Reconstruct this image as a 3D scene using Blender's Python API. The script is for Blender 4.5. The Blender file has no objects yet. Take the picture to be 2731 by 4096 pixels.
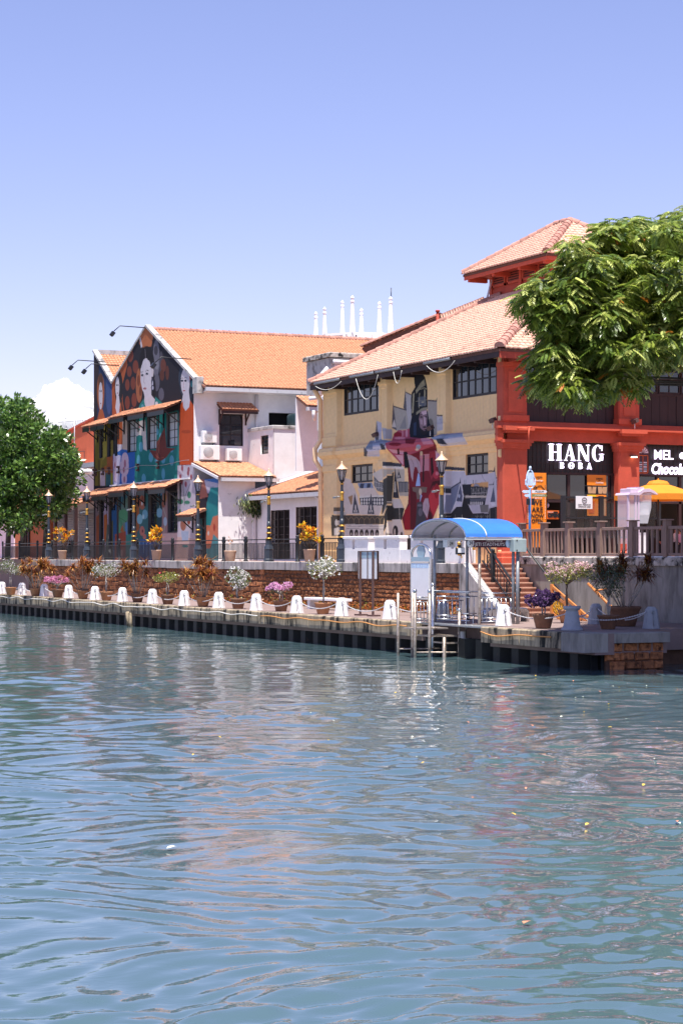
import bpy, math, random
import numpy as np
from mathutils import Vector, Matrix

random.seed(7)
rng = np.random.default_rng(7)
R = math.radians
scene = bpy.context.scene
col = scene.collection

# ------------------------------------------------------------------ camera
# world: x runs along the quay (towards the camera = +x), y runs inland, z up, water at z = 0
FPX, CX, HY, EYE = 8000.0, 1365.5, 2215.0, 3.36       # focal length and horizon of the photograph in its own pixels
_n = math.hypot(3765, 8000)
CA, SA = 8000 / _n, 3765 / _n                          # the quay's vanishing point lies 3765 px left of the centre
cam = bpy.data.cameras.new('camera')
cam.sensor_fit = 'HORIZONTAL'
cam.sensor_width = 36
cam.lens = 36 * FPX / 2731
cam.shift_y = (HY - 2048) / 2731
cam.clip_start = 0.5
cam.clip_end = 20000
camo = bpy.data.objects.new('camera', cam)
col.objects.link(camo)
camo.location = (0, 0, EYE)
camo.rotation_euler = (R(90), 0, math.asin(CA))
scene.camera = camo

# ------------------------------------------------------------------ light
SUN = Vector((.28, -.13, 1.0)).normalized()
world = bpy.data.worlds.new('World')
scene.world = world
world.use_nodes = True
wn = world.node_tree
sky = wn.nodes.new('ShaderNodeTexSky')
sky.sky_type = 'NISHITA'
sky.sun_disc = False
sky.sun_elevation = math.asin(SUN.z)
sky.sun_rotation = math.atan2(SUN.x, SUN.y)
sky.altitude = 0
sky.air_density = 1.0
sky.dust_density = 0.25
sky.ozone_density = 1.6
tint = wn.nodes.new('ShaderNodeMix')
tint.data_type = 'RGBA'
tint.blend_type = 'MULTIPLY'
tint.inputs[0].default_value = 1.0
tint.inputs[7].default_value = (1.22, 1.0, 1.24, 1)   # the photograph's slightly lilac white balance
wn.links.new(sky.outputs[0], tint.inputs[6])
wn.links.new(tint.outputs[2], wn.nodes['Background'].inputs[0])
wn.nodes['Background'].inputs[1].default_value = 0.075
sl = bpy.data.lights.new('sun', 'SUN')
sl.energy = 4.6
sl.angle = R(0.5)
sl.color = (1.0, .95, .87)
so = bpy.data.objects.new('sun', sl)
col.objects.link(so)
so.rotation_euler = SUN.to_track_quat('Z', 'Y').to_euler()
so.location = (-40, 0, 60)
vs = scene.view_settings
vs.view_transform = 'Standard'
vs.look = 'None'
vs.gamma = 1
vs.use_curve_mapping = False
vs.exposure = 1.0
scene.render.resolution_x = 682
scene.render.resolution_y = 1024
scene.cycles.max_bounces = 7
scene.cycles.transparent_max_bounces = 12

# ------------------------------------------------------------------ pixels of the photograph to places
def ray(px):
    X = (px - CX) / FPX
    return SA * X - CA, SA + CA * X
def on_y(px, py, b):
    da, db = ray(px); t = b / db
    return Vector((da * t, b, EYE + (HY - py) / FPX * t))
def on_x(px, py, a):
    da, db = ray(px); t = a / da
    return Vector((a, db * t, EYE + (HY - py) / FPX * t))
def on_z(px, py, z):
    da, db = ray(px); t = (z - EYE) * FPX / (HY - py)
    return Vector((da * t, db * t, z))
def at_d(px, py, t):
    da, db = ray(px)
    return Vector((da * t, db * t, EYE + (HY - py) / FPX * t))
def pix(x, y, z):
    t = -CA * x + SA * y
    X = (SA * x + CA * y) / t
    return CX + FPX * X, HY - FPX * (z - EYE) / t

# ------------------------------------------------------------------ materials
def hexc(h, k=1.0):
    c = [int(h[i:i + 2], 16) / 255 for i in (0, 2, 4)]
    c = [(v / 12.92 if v < .04045 else ((v + .055) / 1.055) ** 2.4) * k for v in c]
    return tuple(min(v, .9) for v in c)
MATS = {}
def mat(name, c, rough=.75, var=.18, scale=2.0, bump=0.0, bscale=30.0, metal=0.0, spec=.4, stretch=None,
        dark=None, dscale=1.5, dlo=.5, dhi=.62, dstretch=None, attr=None, rnd=0.0, trans=0.0, trans_col=None):
    """procedural surface: colour with noise variation, optional stain layer, optional relief"""
    if isinstance(c, str): c = hexc(c)
    m = bpy.data.materials.new(name); m.use_nodes = True
    nt = m.node_tree; N = nt.nodes; L = nt.links
    b = N['Principled BSDF']
    b.inputs['Roughness'].default_value = rough
    b.inputs['Metallic'].default_value = metal
    b.inputs['Specular IOR Level'].default_value = spec
    geo = N.new('ShaderNodeNewGeometry')
    def noise(sc, st, det=5):
        n = N.new('ShaderNodeTexNoise'); n.inputs['Scale'].default_value = sc; n.inputs['Detail'].default_value = det
        n.inputs['Roughness'].default_value = .65
        if st:
            mp = N.new('ShaderNodeMapping'); mp.inputs['Scale'].default_value = st
            L.new(geo.outputs['Position'], mp.inputs['Vector']); L.new(mp.outputs[0], n.inputs['Vector'])
        else:
            L.new(geo.outputs['Position'], n.inputs['Vector'])
        return n
    if attr:
        a = N.new('ShaderNodeAttribute'); a.attribute_name = attr; base = a.outputs['Color']
    else:
        rgb = N.new('ShaderNodeRGB'); rgb.outputs[0].default_value = (*c, 1); base = rgb.outputs[0]
    if rnd:
        oi = N.new('ShaderNodeObjectInfo'); mr = N.new('ShaderNodeMapRange')
        mr.inputs['To Min'].default_value = 1 - rnd; mr.inputs['To Max'].default_value = 1 + rnd
        L.new(oi.outputs['Random'], mr.inputs[0])
        mx = N.new('ShaderNodeMix'); mx.data_type = 'RGBA'; mx.blend_type = 'MULTIPLY'; mx.inputs[0].default_value = 1
        L.new(base, mx.inputs[6]); L.new(mr.outputs[0], mx.inputs[7]); base = mx.outputs[2]
    if var:
        n = noise(scale, stretch)
        mr = N.new('ShaderNodeMapRange'); mr.inputs['From Min'].default_value = .3; mr.inputs['From Max'].default_value = .7
        mr.inputs['To Min'].default_value = 1 - var; mr.inputs['To Max'].default_value = 1 + var
        L.new(n.outputs[0], mr.inputs[0])
        mx = N.new('ShaderNodeMix'); mx.data_type = 'RGBA'; mx.blend_type = 'MULTIPLY'; mx.inputs[0].default_value = 1
        L.new(base, mx.inputs[6]); L.new(mr.outputs[0], mx.inputs[7]); base = mx.outputs[2]
    if dark:
        n = noise(dscale, dstretch, 8)
        mr = N.new('ShaderNodeMapRange'); mr.inputs['From Min'].default_value = dlo; mr.inputs['From Max'].default_value = dhi
        L.new(n.outputs[0], mr.inputs[0])
        mx = N.new('ShaderNodeMix'); mx.data_type = 'RGBA'
        L.new(mr.outputs[0], mx.inputs[0]); L.new(base, mx.inputs[6]); mx.inputs[7].default_value = (*hexc(dark), 1)
        base = mx.outputs[2]
    L.new(base, b.inputs['Base Color'])
    if bump:
        n = noise(bscale, None, 6); bp = N.new('ShaderNodeBump'); bp.inputs['Strength'].default_value = bump
        bp.inputs['Distance'].default_value = .02
        L.new(n.outputs[0], bp.inputs['Height']); L.new(bp.outputs[0], b.inputs['Normal'])
    if trans:
        tr = N.new('ShaderNodeBsdfTranslucent')
        if trans_col: tr.inputs[0].default_value = (*trans_col, 1)
        else: L.new(base, tr.inputs[0])
        ms = N.new('ShaderNodeMixShader'); ms.inputs[0].default_value = trans
        L.new(b.outputs[0], ms.inputs[1]); L.new(tr.outputs[0], ms.inputs[2])
        L.new(ms.outputs[0], N['Material Output'].inputs[0])
    MATS[name] = m
    return m
def emit_mat(name, c, s):
    m = mat(name, c, var=0)
    b = m.node_tree.nodes['Principled BSDF']
    b.inputs['Emission Color'].default_value = (*hexc(c), 1); b.inputs['Emission Strength'].default_value = s
    return m
def glass_mat(name, c, alpha=.35, rough=.03):
    m = mat(name, c, rough=rough, var=0, spec=.6)
    m.node_tree.nodes['Principled BSDF'].inputs['Alpha'].default_value = alpha
    return m
M = MATS
mat('paint', 'ffffff', .8, .06, 3, .06, 14, attr='Col', spec=.25)
mat('mural', 'ffffff', .8, .05, 3, .0, 10, attr='Col', spec=.25)
mat('leaf', 'ffffff', .30, 0, attr='Col', spec=.7, trans=.28)
mat('petal', 'ffffff', .6, 0, attr='Col', trans=.3)
mat('tile', (.57, .255, .138), .7, .34, 7, .15, 40, rnd=.22, dark='6b4a44', dscale=5, dlo=.62, dhi=.85, spec=.3)
mat('tile_pale', (.66, .375, .275), .7, .28, 7, .15, 40, rnd=.16, dark='7c524a', dscale=6, dlo=.62, dhi=.85, spec=.35)
mat('tile_cap', (.40, .20, .155), .75, .25, 4, .15, 30, rnd=.2)
mat('deck', (.16, .07, .05), .9, .2)
mat('white_wall', (.72, .71, .73), .85, .07, 2, .08, 10, dark='8d8a90', dscale=1.6, dlo=.66, dhi=.82)
mat('white_stain', (.74, .73, .74), .85, .08, 2, .08, 10, dark='4a4a50', dscale=1.7, dlo=.62, dhi=.74)
mat('white_trim', (.74, .73, .74), .8, .08, 3, .05, 20, dark='7f7b80', dscale=3, dlo=.6, dhi=.8)
mat('coping', (.44, .42, .41), .9, .15, 3, .12, 18, dark='35302f', dscale=2.0, dlo=.5, dhi=.72)
mat('beam', (.36, .34, .33), .92, .25, 3, .2, 25, stretch=(1, 1, .35), dark='2a2828', dscale=1.7, dlo=.48, dhi=.68, dstretch=(1.6, 1.6, .35))
mat('quay_beam', (.33, .265, .18), .92, .35, 3.5, .25, 25, stretch=(1, 1, .25), dark='1d1b18', dscale=2.6, dlo=.47, dhi=.6, dstretch=(1.4, 1.4, .28))
mat('quay_floor', (.235, .170, .155), .85, .14, .8, .08, 20, dark='6d5a52', dscale=.7, dlo=.55, dhi=.75)
mat('terrace_floor', (.34, .22, .18), .85, .14, 1.2, .08, 20)
mat('pile', (.007, .010, .011), .6, .4, 2.5, .2, 14, stretch=(1, 1, .3), dark='5a3a22', dscale=2.2, dlo=.64, dhi=.8)
mat('laterite', (.34, .135, .055), .95, .55, 7, .6, 30, rnd=.35, dark='35190f', dscale=5, dlo=.5, dhi=.68)
mat('mortar', (.10, .055, .035), .95, .3, 6)
mat('grey_wall', (.26, .245, .225), .92, .22, 1.6, .15, 20, stretch=(1, 1, .4), dark='4b4640', dscale=1.3, dlo=.48, dhi=.72, dstretch=(1.5, 1.5, .35))
mat('cap_stone', (.42, .38, .34), .92, .35, 5, .3, 22, dark='171513', dscale=2.8, dlo=.48, dhi=.6)
mat('step', (.36, .19, .135), .85, .2, 3, .12, 25, dark='5c3a2c', dscale=2.5, dlo=.6, dhi=.78)
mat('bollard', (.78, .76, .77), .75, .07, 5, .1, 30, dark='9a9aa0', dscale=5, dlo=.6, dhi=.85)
mat('shade_and_pedestal_grey', (.30, .32, .36), .75, .12, 5, .1, 30, dark='6a6a70', dscale=5, dlo=.6, dhi=.85)  # bollards: shade put into the colour; pedestal: its own grey
mat('chain', (.66, .66, .68), .45, .1, 20, metal=.3)
mat('iron', (.012, .014, .018), .45, .1, 5, spec=.5)
mat('lamp_iron', (.025, .034, .05), .42, .15, 5, spec=.5)
mat('gold', (.62, .36, .08), .38, .15, 8, metal=.75)
mat('copper', (.74, .50, .34), .45, .12, 6, metal=.35)
mat('steel', (.55, .56, .58), .22, .08, 8, metal=.95)
mat('steel_rust', (.40, .34, .29), .45, .3, 8, metal=.6, dark='5a2f16', dscale=6, dlo=.52, dhi=.7)
mat('galv', (.30, .32, .34), .45, .2, 8, metal=.6)
mat('brown_steel', (.10, .055, .05), .6, .2, 8)
mat('terracotta', (.36, .17, .085), .8, .22, 6, .1, 30, rnd=.15)
mat('clay_dark', (.17, .085, .05), .8, .25, 6, .1, 30, rnd=.2)
mat('clay_pale', (.46, .30, .21), .8, .12, 6, .05, 30)
mat('soil', (.05, .032, .02), .95, .3, 20)
mat('bark', (.13, .10, .08), .9, .35, 12, .3, 40)
mat('bark_pale', (.36, .32, .29), .9, .3, 14, .2, 40)
mat('bark_dark', (.045, .04, .038), .9, .35, 9, .3, 40)
mat('red_wall', (.50, .080, .044), .8, .14, 2, .1, 14, dark='6a2a24', dscale=3.5, dlo=.68, dhi=.8)
mat('red_trim', (.54, .09, .046), .75, .12, 3, .06, 14, dark='6a2a24', dscale=4, dlo=.66, dhi=.8)
mat('red_beam', (.40, .062, .035), .75, .15, 4)
mat('red_slat', (.30, .055, .035), .75, .15, 4)
mat('dark_wood', (.035, .014, .014), .6, .3, 3, .1, 14, stretch=(6, 6, .6), rnd=.15)
mat('fascia', (.045, .022, .022), .7, .3, 4)
mat('frame', (.020, .014, .014), .55, .2, 4)
mat('fence_wood', (.25, .165, .135), .7, .18, 4, .08, 20, stretch=(4, 4, .8), rnd=.06)
mat('tan', (.88, .60, .36), .8, .06, 2.5, .06, 14)
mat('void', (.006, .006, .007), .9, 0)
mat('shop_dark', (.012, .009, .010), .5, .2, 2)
mat('pane', (.014, .02, .028), .04, 0, spec=.9)
mat('pane_white', (.42, .43, .46), .3, .1, 3)
mat('plastic_white', (.74, .74, .74), .5, .05, 4)
mat('grille', (.30, .31, .33), .6, .1, 6)
mat('pvc', (.68, .66, .68), .55, .06, 4)
mat('gutter', (.50, .50, .53), .6, .1, 3, dark='6f6c70', dscale=3, dlo=.55, dhi=.8)
mat('tank', (.012, .03, .035), .35, .2, 3)
mat('blue_roof', (.05, .25, .88), .32, .06, 3, spec=.5, trans=.40, trans_col=(.75, .75, .78))
mat('roof_under', (.82, .80, .78), .6, .06, 3, trans=.75)
mat('maroon', (.075, .016, .028), .45, .08, 3)
mat('box_grey', (.34, .42, .43), .5, .08, 4)
mat('board_white', (.78, .78, .80), .4, .04, 3)
mat('board_blue', (.30, .42, .50), .35, .08, 3)
mat('ink', (.02, .018, .02), .6, 0)
mat('cream_ink', (.75, .70, .68), .6, 0)
mat('orange_print', (.85, .24, .012), .5, .05, 3)
mat('orange_dark', (.70, .13, .015), .5, .05, 3)
mat('cup', (.50, .30, .16), .5, .1, 9)
mat('yellow_print', (.80, .52, .02), .5, .05, 3)
mat('orange_cloth', (.82, .30, .025), .75, .05, 3, trans=.25)
mat('orange_rail', (.55, .20, .055), .5, .12, 6)
mat('yellow_iron', (.70, .36, .015), .5, .12, 6)
mat('clear', (.75, .78, .85), .08, 0)
M['clear'].node_tree.nodes['Principled BSDF'].inputs['Alpha'].default_value = .35
mat('smoke_glass', (.03, .03, .035), .05, 0, spec=.6)
M['smoke_glass'].node_tree.nodes['Principled BSDF'].inputs['Alpha'].default_value = .30
mat('lamp_glass', (.45, .46, .50), .12, 0)
M['lamp_glass'].node_tree.nodes['Principled BSDF'].inputs['Alpha'].default_value = .55
mat('lilac_plastic', (.62, .50, .62), .4, .05, 4)
mat('sign_blue', (.05, .16, .42), .4, .08, 4)
mat('sign_pale', (.50, .66, .85), .35, .25, 9)
mat('sign_green', (.22, .26, .10), .5, .08, 4)
mat('paper', (.74, .74, .76), .6, .03, 4)
mat('shutter', (.30, .30, .32), .6, .12, 4)
mat('orange_wall', (.58, .115, .045), .85, .08, 2)
mat('dull_orange', (.42, .12, .05), .85, .1, 2)
mat('pink_wall', (.74, .62, .68), .85, .06, 2)
mat('rope_white', (.62, .60, .56), .8, .15, 20)
mat('rope_orange', (.55, .25, .08), .8, .15, 20)
mat('ground', (.20, .17, .14), .95, .2, .05)
mat('cloud', (.95, .95, .95), 1.0, 0, spec=0, trans=.65)
emit_mat('neon', 'e6dcff', 1.5)
emit_mat('bulb', 'fff0c8', 2.5)

# ------------------------------------------------------------------ mesh helpers
class MB:
    """collects boxes, tubes, lathes and polygons; build() links them as ONE mesh object"""
    def __init__(s): s.v = []; s.f = []; s.sm = []
    def add(s, v, f, smooth=False):
        o = len(s.v); s.v += [tuple(p) for p in v]; s.f += [tuple(i + o for i in q) for q in f]; s.sm += [smooth] * len(f)
        return s
    def box(s, x0, x1, y0, y1, z0, z1):
        v = [(x, y, z) for z in (z0, z1) for x, y in ((x0, y0), (x1, y0), (x1, y1), (x0, y1))]
        return s.add(v, [(3, 2, 1, 0), (4, 5, 6, 7), (0, 1, 5, 4), (1, 2, 6, 5), (2, 3, 7, 6), (3, 0, 4, 7)])
    def bevbox(s, x0, x1, y0, y1, z0, z1, d=.015):
        """box with chamfered vertical and top edges"""
        v = []; 
        rings = [(z0, 0), (z1 - d, 0), (z1, d)]
        for z, i in rings:
            c = d
            a0, a1, b0, b1 = x0 + i, x1 - i, y0 + i, y1 - i
            v += [(a0 + c, b0, z), (a1 - c, b0, z), (a1, b0 + c, z), (a1, b1 - c, z), (a1 - c, b1, z), (a0 + c, b1, z), (a0, b1 - c, z), (a0, b0 + c, z)]
        f = [tuple(range(7, -1, -1)), tuple(range(16, 24))]
        for r in range(2):
            for k in range(8): f.append((r * 8 + k, r * 8 + (k + 1) % 8, r * 8 + 8 + (k + 1) % 8, r * 8 + 8 + k))
        return s.add(v, f)
    def obox(s, p, q, w, h, up=(0, 0, 1)):
        """bar of section w x h from p to q"""
        p, q = Vector(p), Vector(q); d = (q - p).normalized(); u = Vector(up)
        if abs(d.dot(u)) > .98: u = Vector((1, 0, 0))
        sd = d.cross(u).normalized(); u = sd.cross(d).normalized()
        v = [e + sd * (w / 2 * i) + u * (h / 2 * j) for e in (p, q) for i, j in ((-1, -1), (1, -1), (1, 1), (-1, 1))]
        return s.add(v, [(3, 2, 1, 0), (4, 5, 6, 7), (0, 1, 5, 4), (1, 2, 6, 5), (2, 3, 7, 6), (3, 0, 4, 7)])
    def tube(s, pts, r, n=6, cap=True):
        pts = [Vector(p) for p in pts]
        rr = r if isinstance(r, (list, tuple)) else [r] * len(pts)
        v = []; f = []
        u = None
        for i, p in enumerate(pts):
            d = (pts[min(i + 1, len(pts) - 1)] - pts[max(i - 1, 0)])
            d = d.normalized() if d.length > 1e-9 else Vector((0, 0, 1))
            if u is None:
                u = d.cross(Vector((0, 0, 1)))
                if u.length < .05: u = d.cross(Vector((1, 0, 0)))
            u = (u - d * u.dot(d)).normalized(); w = d.cross(u)
            for k in range(n):
                t = 2 * math.pi * k / n
                v.append(p + (u * math.cos(t) + w * math.sin(t)) * rr[i])
        for i in range(len(pts) - 1):
            for k in range(n): f.append((i * n + k, i * n + (k + 1) % n, (i + 1) * n + (k + 1) % n, (i + 1) * n + k))
        if cap: f += [tuple(range(n - 1, -1, -1)), tuple(range((len(pts) - 1) * n, len(pts) * n))]
        return s.add(v, f, True)
    def lathe(s, prof, c=(0, 0, 0), n=12, smooth=True, rot=0.0):
        v = []; f = []
        for r, z in prof:
            for k in range(n):
                t = 2 * math.pi * k / n + rot; v.append((c[0] + r * math.cos(t), c[1] + r * math.sin(t), c[2] + z))
        m = len(prof)
        for i in range(m - 1):
            for k in range(n): f.append((i * n + k, i * n + (k + 1) % n, (i + 1) * n + (k + 1) % n, (i + 1) * n + k))
        f += [tuple(range(n - 1, -1, -1)), tuple(range((m - 1) * n, m * n))]
        return s.add(v, f, smooth)
    def ball(s, c, r, n=8, sz=1.0):
        pr = [(max(1e-3, r * math.sin(math.pi * i / 6)), -r * sz * math.cos(math.pi * i / 6)) for i in range(7)]
        return s.lathe(pr, c, n)
    def prism(s, pts, axis, c0, c1):
        """extrude a polygon; axis 'x': pts are (y,z), 'y': pts are (x,z), 'z': pts are (x,y)"""
        def P(p, c): return {'x': (c, p[0], p[1]), 'y': (p[0], c, p[1]), 'z': (p[0], p[1], c)}[axis]
        n = len(pts); v = [P(p, c0) for p in pts] + [P(p, c1) for p in pts]
        f = [tuple(range(n)), tuple(range(2 * n - 1, n - 1, -1))] + [(i, i + n, (i + 1) % n + n, (i + 1) % n) for i in range(n)]
        return s.add(v, f)
    def mesh(s, name, m):
        me = bpy.data.meshes.new(name); me.from_pydata(s.v, [], s.f)
        if any(s.sm): me.polygons.foreach_set('use_smooth', s.sm)
        if m: me.materials.append(M[m] if isinstance(m, str) else m)
        me.update()
        return me
    def build(s, name, m, parent=None, local=False):
        if parent is not None and not local:
            o = wloc(parent); s.v = [(p[0] - o[0], p[1] - o[1], p[2] - o[2]) for p in s.v]
        return put(name, s.mesh(name, m), parent)
def wloc(o):
    p = Vector((0, 0, 0))
    while o is not None: p = p + o.location; o = o.parent
    return p
def put(name, me, parent=None, loc=None):
    o = bpy.data.objects.new(name, me); col.objects.link(o)
    if parent is not None: o.parent = parent
    if loc is not None: o.location = Vector(loc) - (wloc(parent) if parent is not None else Vector((0, 0, 0)))
    return o
def tag(o, label=None, cat=None, group=None, kind=None):
    if label: o['label'] = label
    if cat: o['category'] = cat
    if group: o['group'] = group
    if kind: o['kind'] = kind
    return o
def thing(name, loc, label, cat, group=None):
    o = bpy.data.objects.new(name, None); o.empty_display_size = .2; col.objects.link(o); o.location = loc
    return tag(o, label, cat, group)
def copy_tree(o, parent=None):
    c = o.copy(); col.objects.link(c); c.parent = parent
    for ch in o.children: copy_tree(ch, c)
    return c
def np_mesh(name, v, f, m, colr=None, smooth=False):
    """v: (n,3); f: (k,4) or (k,3); colr: (k,3) per face"""
    v = np.asarray(v, np.float32); f = np.asarray(f, np.int32); k, w = f.shape
    me = bpy.data.meshes.new(name)
    me.vertices.add(len(v)); me.vertices.foreach_set('co', v.ravel())
    me.loops.add(k * w); me.loops.foreach_set('vertex_index', f.ravel())
    me.polygons.add(k); me.polygons.foreach_set('loop_start', np.arange(0, k * w, w, dtype=np.int32))
    if smooth: me.polygons.foreach_set('use_smooth', np.ones(k, bool))
    me.update(calc_edges=True)
    if colr is not None:
        ca = me.color_attributes.new('Col', 'FLOAT_COLOR', 'CORNER')
        c4 = np.ones((k * w, 4), np.float32)
        c4[:, :3] = np.repeat(np.asarray(colr, np.float32), w, axis=0) if len(colr) == k else colr
        ca.data.foreach_set('color', c4.ravel())
    if m: me.materials.append(M[m])
    return me
ORD = ['first', 'second', 'third', 'fourth', 'fifth', 'sixth', 'seventh', 'eighth', 'ninth', 'tenth', 'eleventh', 'twelfth', 'thirteenth', 'fourteenth', 'fifteenth', 'sixteenth', 'seventeenth', 'eighteenth']
def text(s, size, loc, axis, m, parent, name='lettering', ext=.01, align='CENTER', sx=1.0, bold=0.0, shear=0.0):
    """flat lettering; axis 'x': reads on a face looking to +x, 'y': on a face looking to -y"""
    cu = bpy.data.curves.new(name, 'FONT'); cu.body = s; cu.size = size; cu.extrude = ext; cu.align_x = align; cu.align_y = 'CENTER'
    cu.offset = bold; cu.shear = shear; cu.resolution_u = 3
    o = bpy.data.objects.new(name, cu); col.objects.link(o)
    dg = bpy.context.evaluated_depsgraph_get(); dg.update()
    me = bpy.data.meshes.new_from_object(o.evaluated_get(dg)); bpy.data.objects.remove(o); bpy.data.curves.remove(cu)
    me.materials.clear(); me.materials.append(M[m])
    mm = Matrix.Rotation(R(90), 4, 'Z') @ Matrix.Rotation(R(90), 4, 'X') if axis == 'x' else Matrix.Rotation(R(90), 4, 'X')
    me.transform(mm @ Matrix.Diagonal((sx, 1, 1, 1)))
    return put(name, me, parent, loc)

# ------------------------------------------------------------------ painted and pierced walls
def in_poly(x, y, pts):
    r = np.zeros(x.shape, bool); n = len(pts)
    for i in range(n):
        x0, y0 = pts[i]; x1, y1 = pts[(i + 1) % n]
        if y0 == y1: continue
        c = ((y0 > y) != (y1 > y)) & (x < (x1 - x0) * (y - y0) / (y1 - y0) + x0)
        r ^= c
    return r
class Paint:
    """flat paint on a wall: layered shapes given where the photograph shows them"""
    def __init__(s, base, k=1.0): s.base = base; s.k = k; s.sh = []; s.t = (0, 0, 1)
    def frame(s, x, y, sc): s.t = (x, y, sc); return s
    def P(s, c, *pts): s.sh.append(('p', [(s.t[0] + x * s.t[2], s.t[1] + y * s.t[2]) for x, y in pts], c)); return s
    def E(s, c, x, y, rx, ry): s.sh.append(('e', (s.t[0] + x * s.t[2], s.t[1] + y * s.t[2], rx * s.t[2], ry * s.t[2]), c)); return s
    def L(s, c, w, *pts):
        for (x0, y0), (x1, y1) in zip(pts[:-1], pts[1:]):
            dx, dy = x1 - x0, y1 - y0; l = math.hypot(dx, dy) or 1; nx, ny = -dy / l * w / 2, dx / l * w / 2
            s.P(c, (x0 + nx, y0 + ny), (x1 + nx, y1 + ny), (x1 - nx, y1 - ny), (x0 - nx, y0 - ny))
        return s
    def __call__(s, px, py):
        c = np.empty(px.shape + (3,)); c[:] = hexc(s.base, s.k)
        for t, g, h in s.sh:
            if t == 'p': mk = in_poly(px, py, g)
            else: mk = ((px - g[0]) / g[2]) ** 2 + ((py - g[1]) / g[3]) ** 2 < 1
            c[mk] = hexc(h, s.k)
        w = .025 * np.sin(px * .31 + py * .11) * np.sin(py * .23 - px * .07)
        return np.clip(c * (1 + w[..., None]), 0, .92)
def lines(lo, hi, d, extra):
    n = max(1, int(round((hi - lo) / d)))
    a = np.concatenate([np.linspace(lo, hi, n + 1), [e for e in extra if lo < e < hi]])
    a = np.sort(a); keep = [a[0]]
    ex = set(round(e, 5) for e in extra)
    for v in a[1:]:
        if v - keep[-1] > 1e-4:
            keep.append(v)
    return np.array(keep)
def grid_wall(name, axis, c, u0, u1, z0, z1, parent, m, openings=(), du=.5, dz=.5, depth=None, du_extra=(), dz_extra=(), painter=None,
              color=None, top=None, z2n=0, reveal=.22):
    us = lines(u0, u1, du, [e for o in openings for e in o[:2]] + list(du_extra))
    zs = lines(z0, z1, dz, [e for o in openings for e in o[2:]] + list(dz_extra))
    nz = len(zs)
    U, Z = np.meshgrid(us, zs)
    if top is not None:
        t = np.linspace(0, 1, z2n + 1)[1:]
        tz = np.array([top(u) for u in us])
        Z = np.vstack([Z, z1 + t[:, None] * (tz[None] - z1)]); U = np.vstack([U, np.repeat(us[None], z2n, 0)])
    D = depth(U, Z) if depth else np.zeros_like(U)
    X, Y = (U, c - D) if axis == 'y' else (c + D, U)
    V = np.stack([X, Y, Z], -1).reshape(-1, 3)
    r, k = U.shape
    idx = np.arange(r * k).reshape(r, k)
    F = np.stack([idx[:-1, :-1], idx[:-1, 1:], idx[1:, 1:], idx[1:, :-1]], -1)
    uc = (U[:-1, :-1] + U[1:, 1:]) / 2; zc = (Z[:-1, :-1] + Z[1:, 1:]) / 2
    keep = np.ones(uc.shape, bool)
    for o in openings: keep &= ~((uc > o[0]) & (uc < o[1]) & (zc > o[2]) & (zc < o[3]))
    F = F[keep]
    colr = None
    if painter is not None:
        dc = (D[:-1, :-1] + D[1:, 1:] + D[1:, :-1] + D[:-1, 1:]) / 4
        xc, yc = (uc, c - dc) if axis == 'y' else (c + dc, uc)
        acc = 0
        hu = (U[1:, 1:] - U[:-1, :-1]) / 4; hz = (Z[1:, 1:] - Z[:-1, :-1]) / 4
        for su, sv in ((-1, -1), (1, -1), (-1, 1), (1, 1)):          # four samples per cell
            xs_, ys_ = (xc + su * hu, yc) if axis == 'y' else (xc, yc + su * hu)
            px, py = pix(xs_, ys_, zc + sv * hz); acc = acc + painter(px, py)
        colr = (acc / 4)[keep]
    elif color is not None:
        colr = np.tile(color, (len(F), 1))
    # reveals of the openings
    ev = []; ef = []
    for a0, a1, b0, b1 in openings:
        def W(u, z, d): return (u, c + d, z) if axis == 'y' else (c - d, u, z)
        dd = float(depth(np.array([[(a0 + a1) / 2]]), np.array([[b0 - .02]]))[0, 0]) if depth else 0
        o = len(V) + len(ev)
        ev += [W(a0, b0, -dd), W(a1, b0, -dd), W(a1, b1, -dd), W(a0, b1, -dd), W(a0, b0, reveal), W(a1, b0, reveal), W(a1, b1, reveal), W(a0, b1, reveal)]
        ef += [(o + i, o + i + 4, o + (i + 1) % 4 + 4, o + (i + 1) % 4) for i in range(4)]
    if ev:
        V = np.vstack([V, ev]); F = np.vstack([F, ef])
        if colr is not None: colr = np.vstack([colr, np.tile(np.median(colr, 0), (len(ef), 1))])
    if parent is not None: V = V - np.array(wloc(parent))
    return put(name, np_mesh(name, V, F, m, colr), parent)
def wbox(mb, axis, c, u0, u1, z0, z1, d0, d1):
    """box on a wall face: d = how far it stands out"""
    if axis == 'y': mb.box(u0, u1, c - d1, c - d0, z0, z1)
    else: mb.box(c + d0, c + d1, u0, u1, z0, z1)
    return mb
PANE = {}
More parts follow.
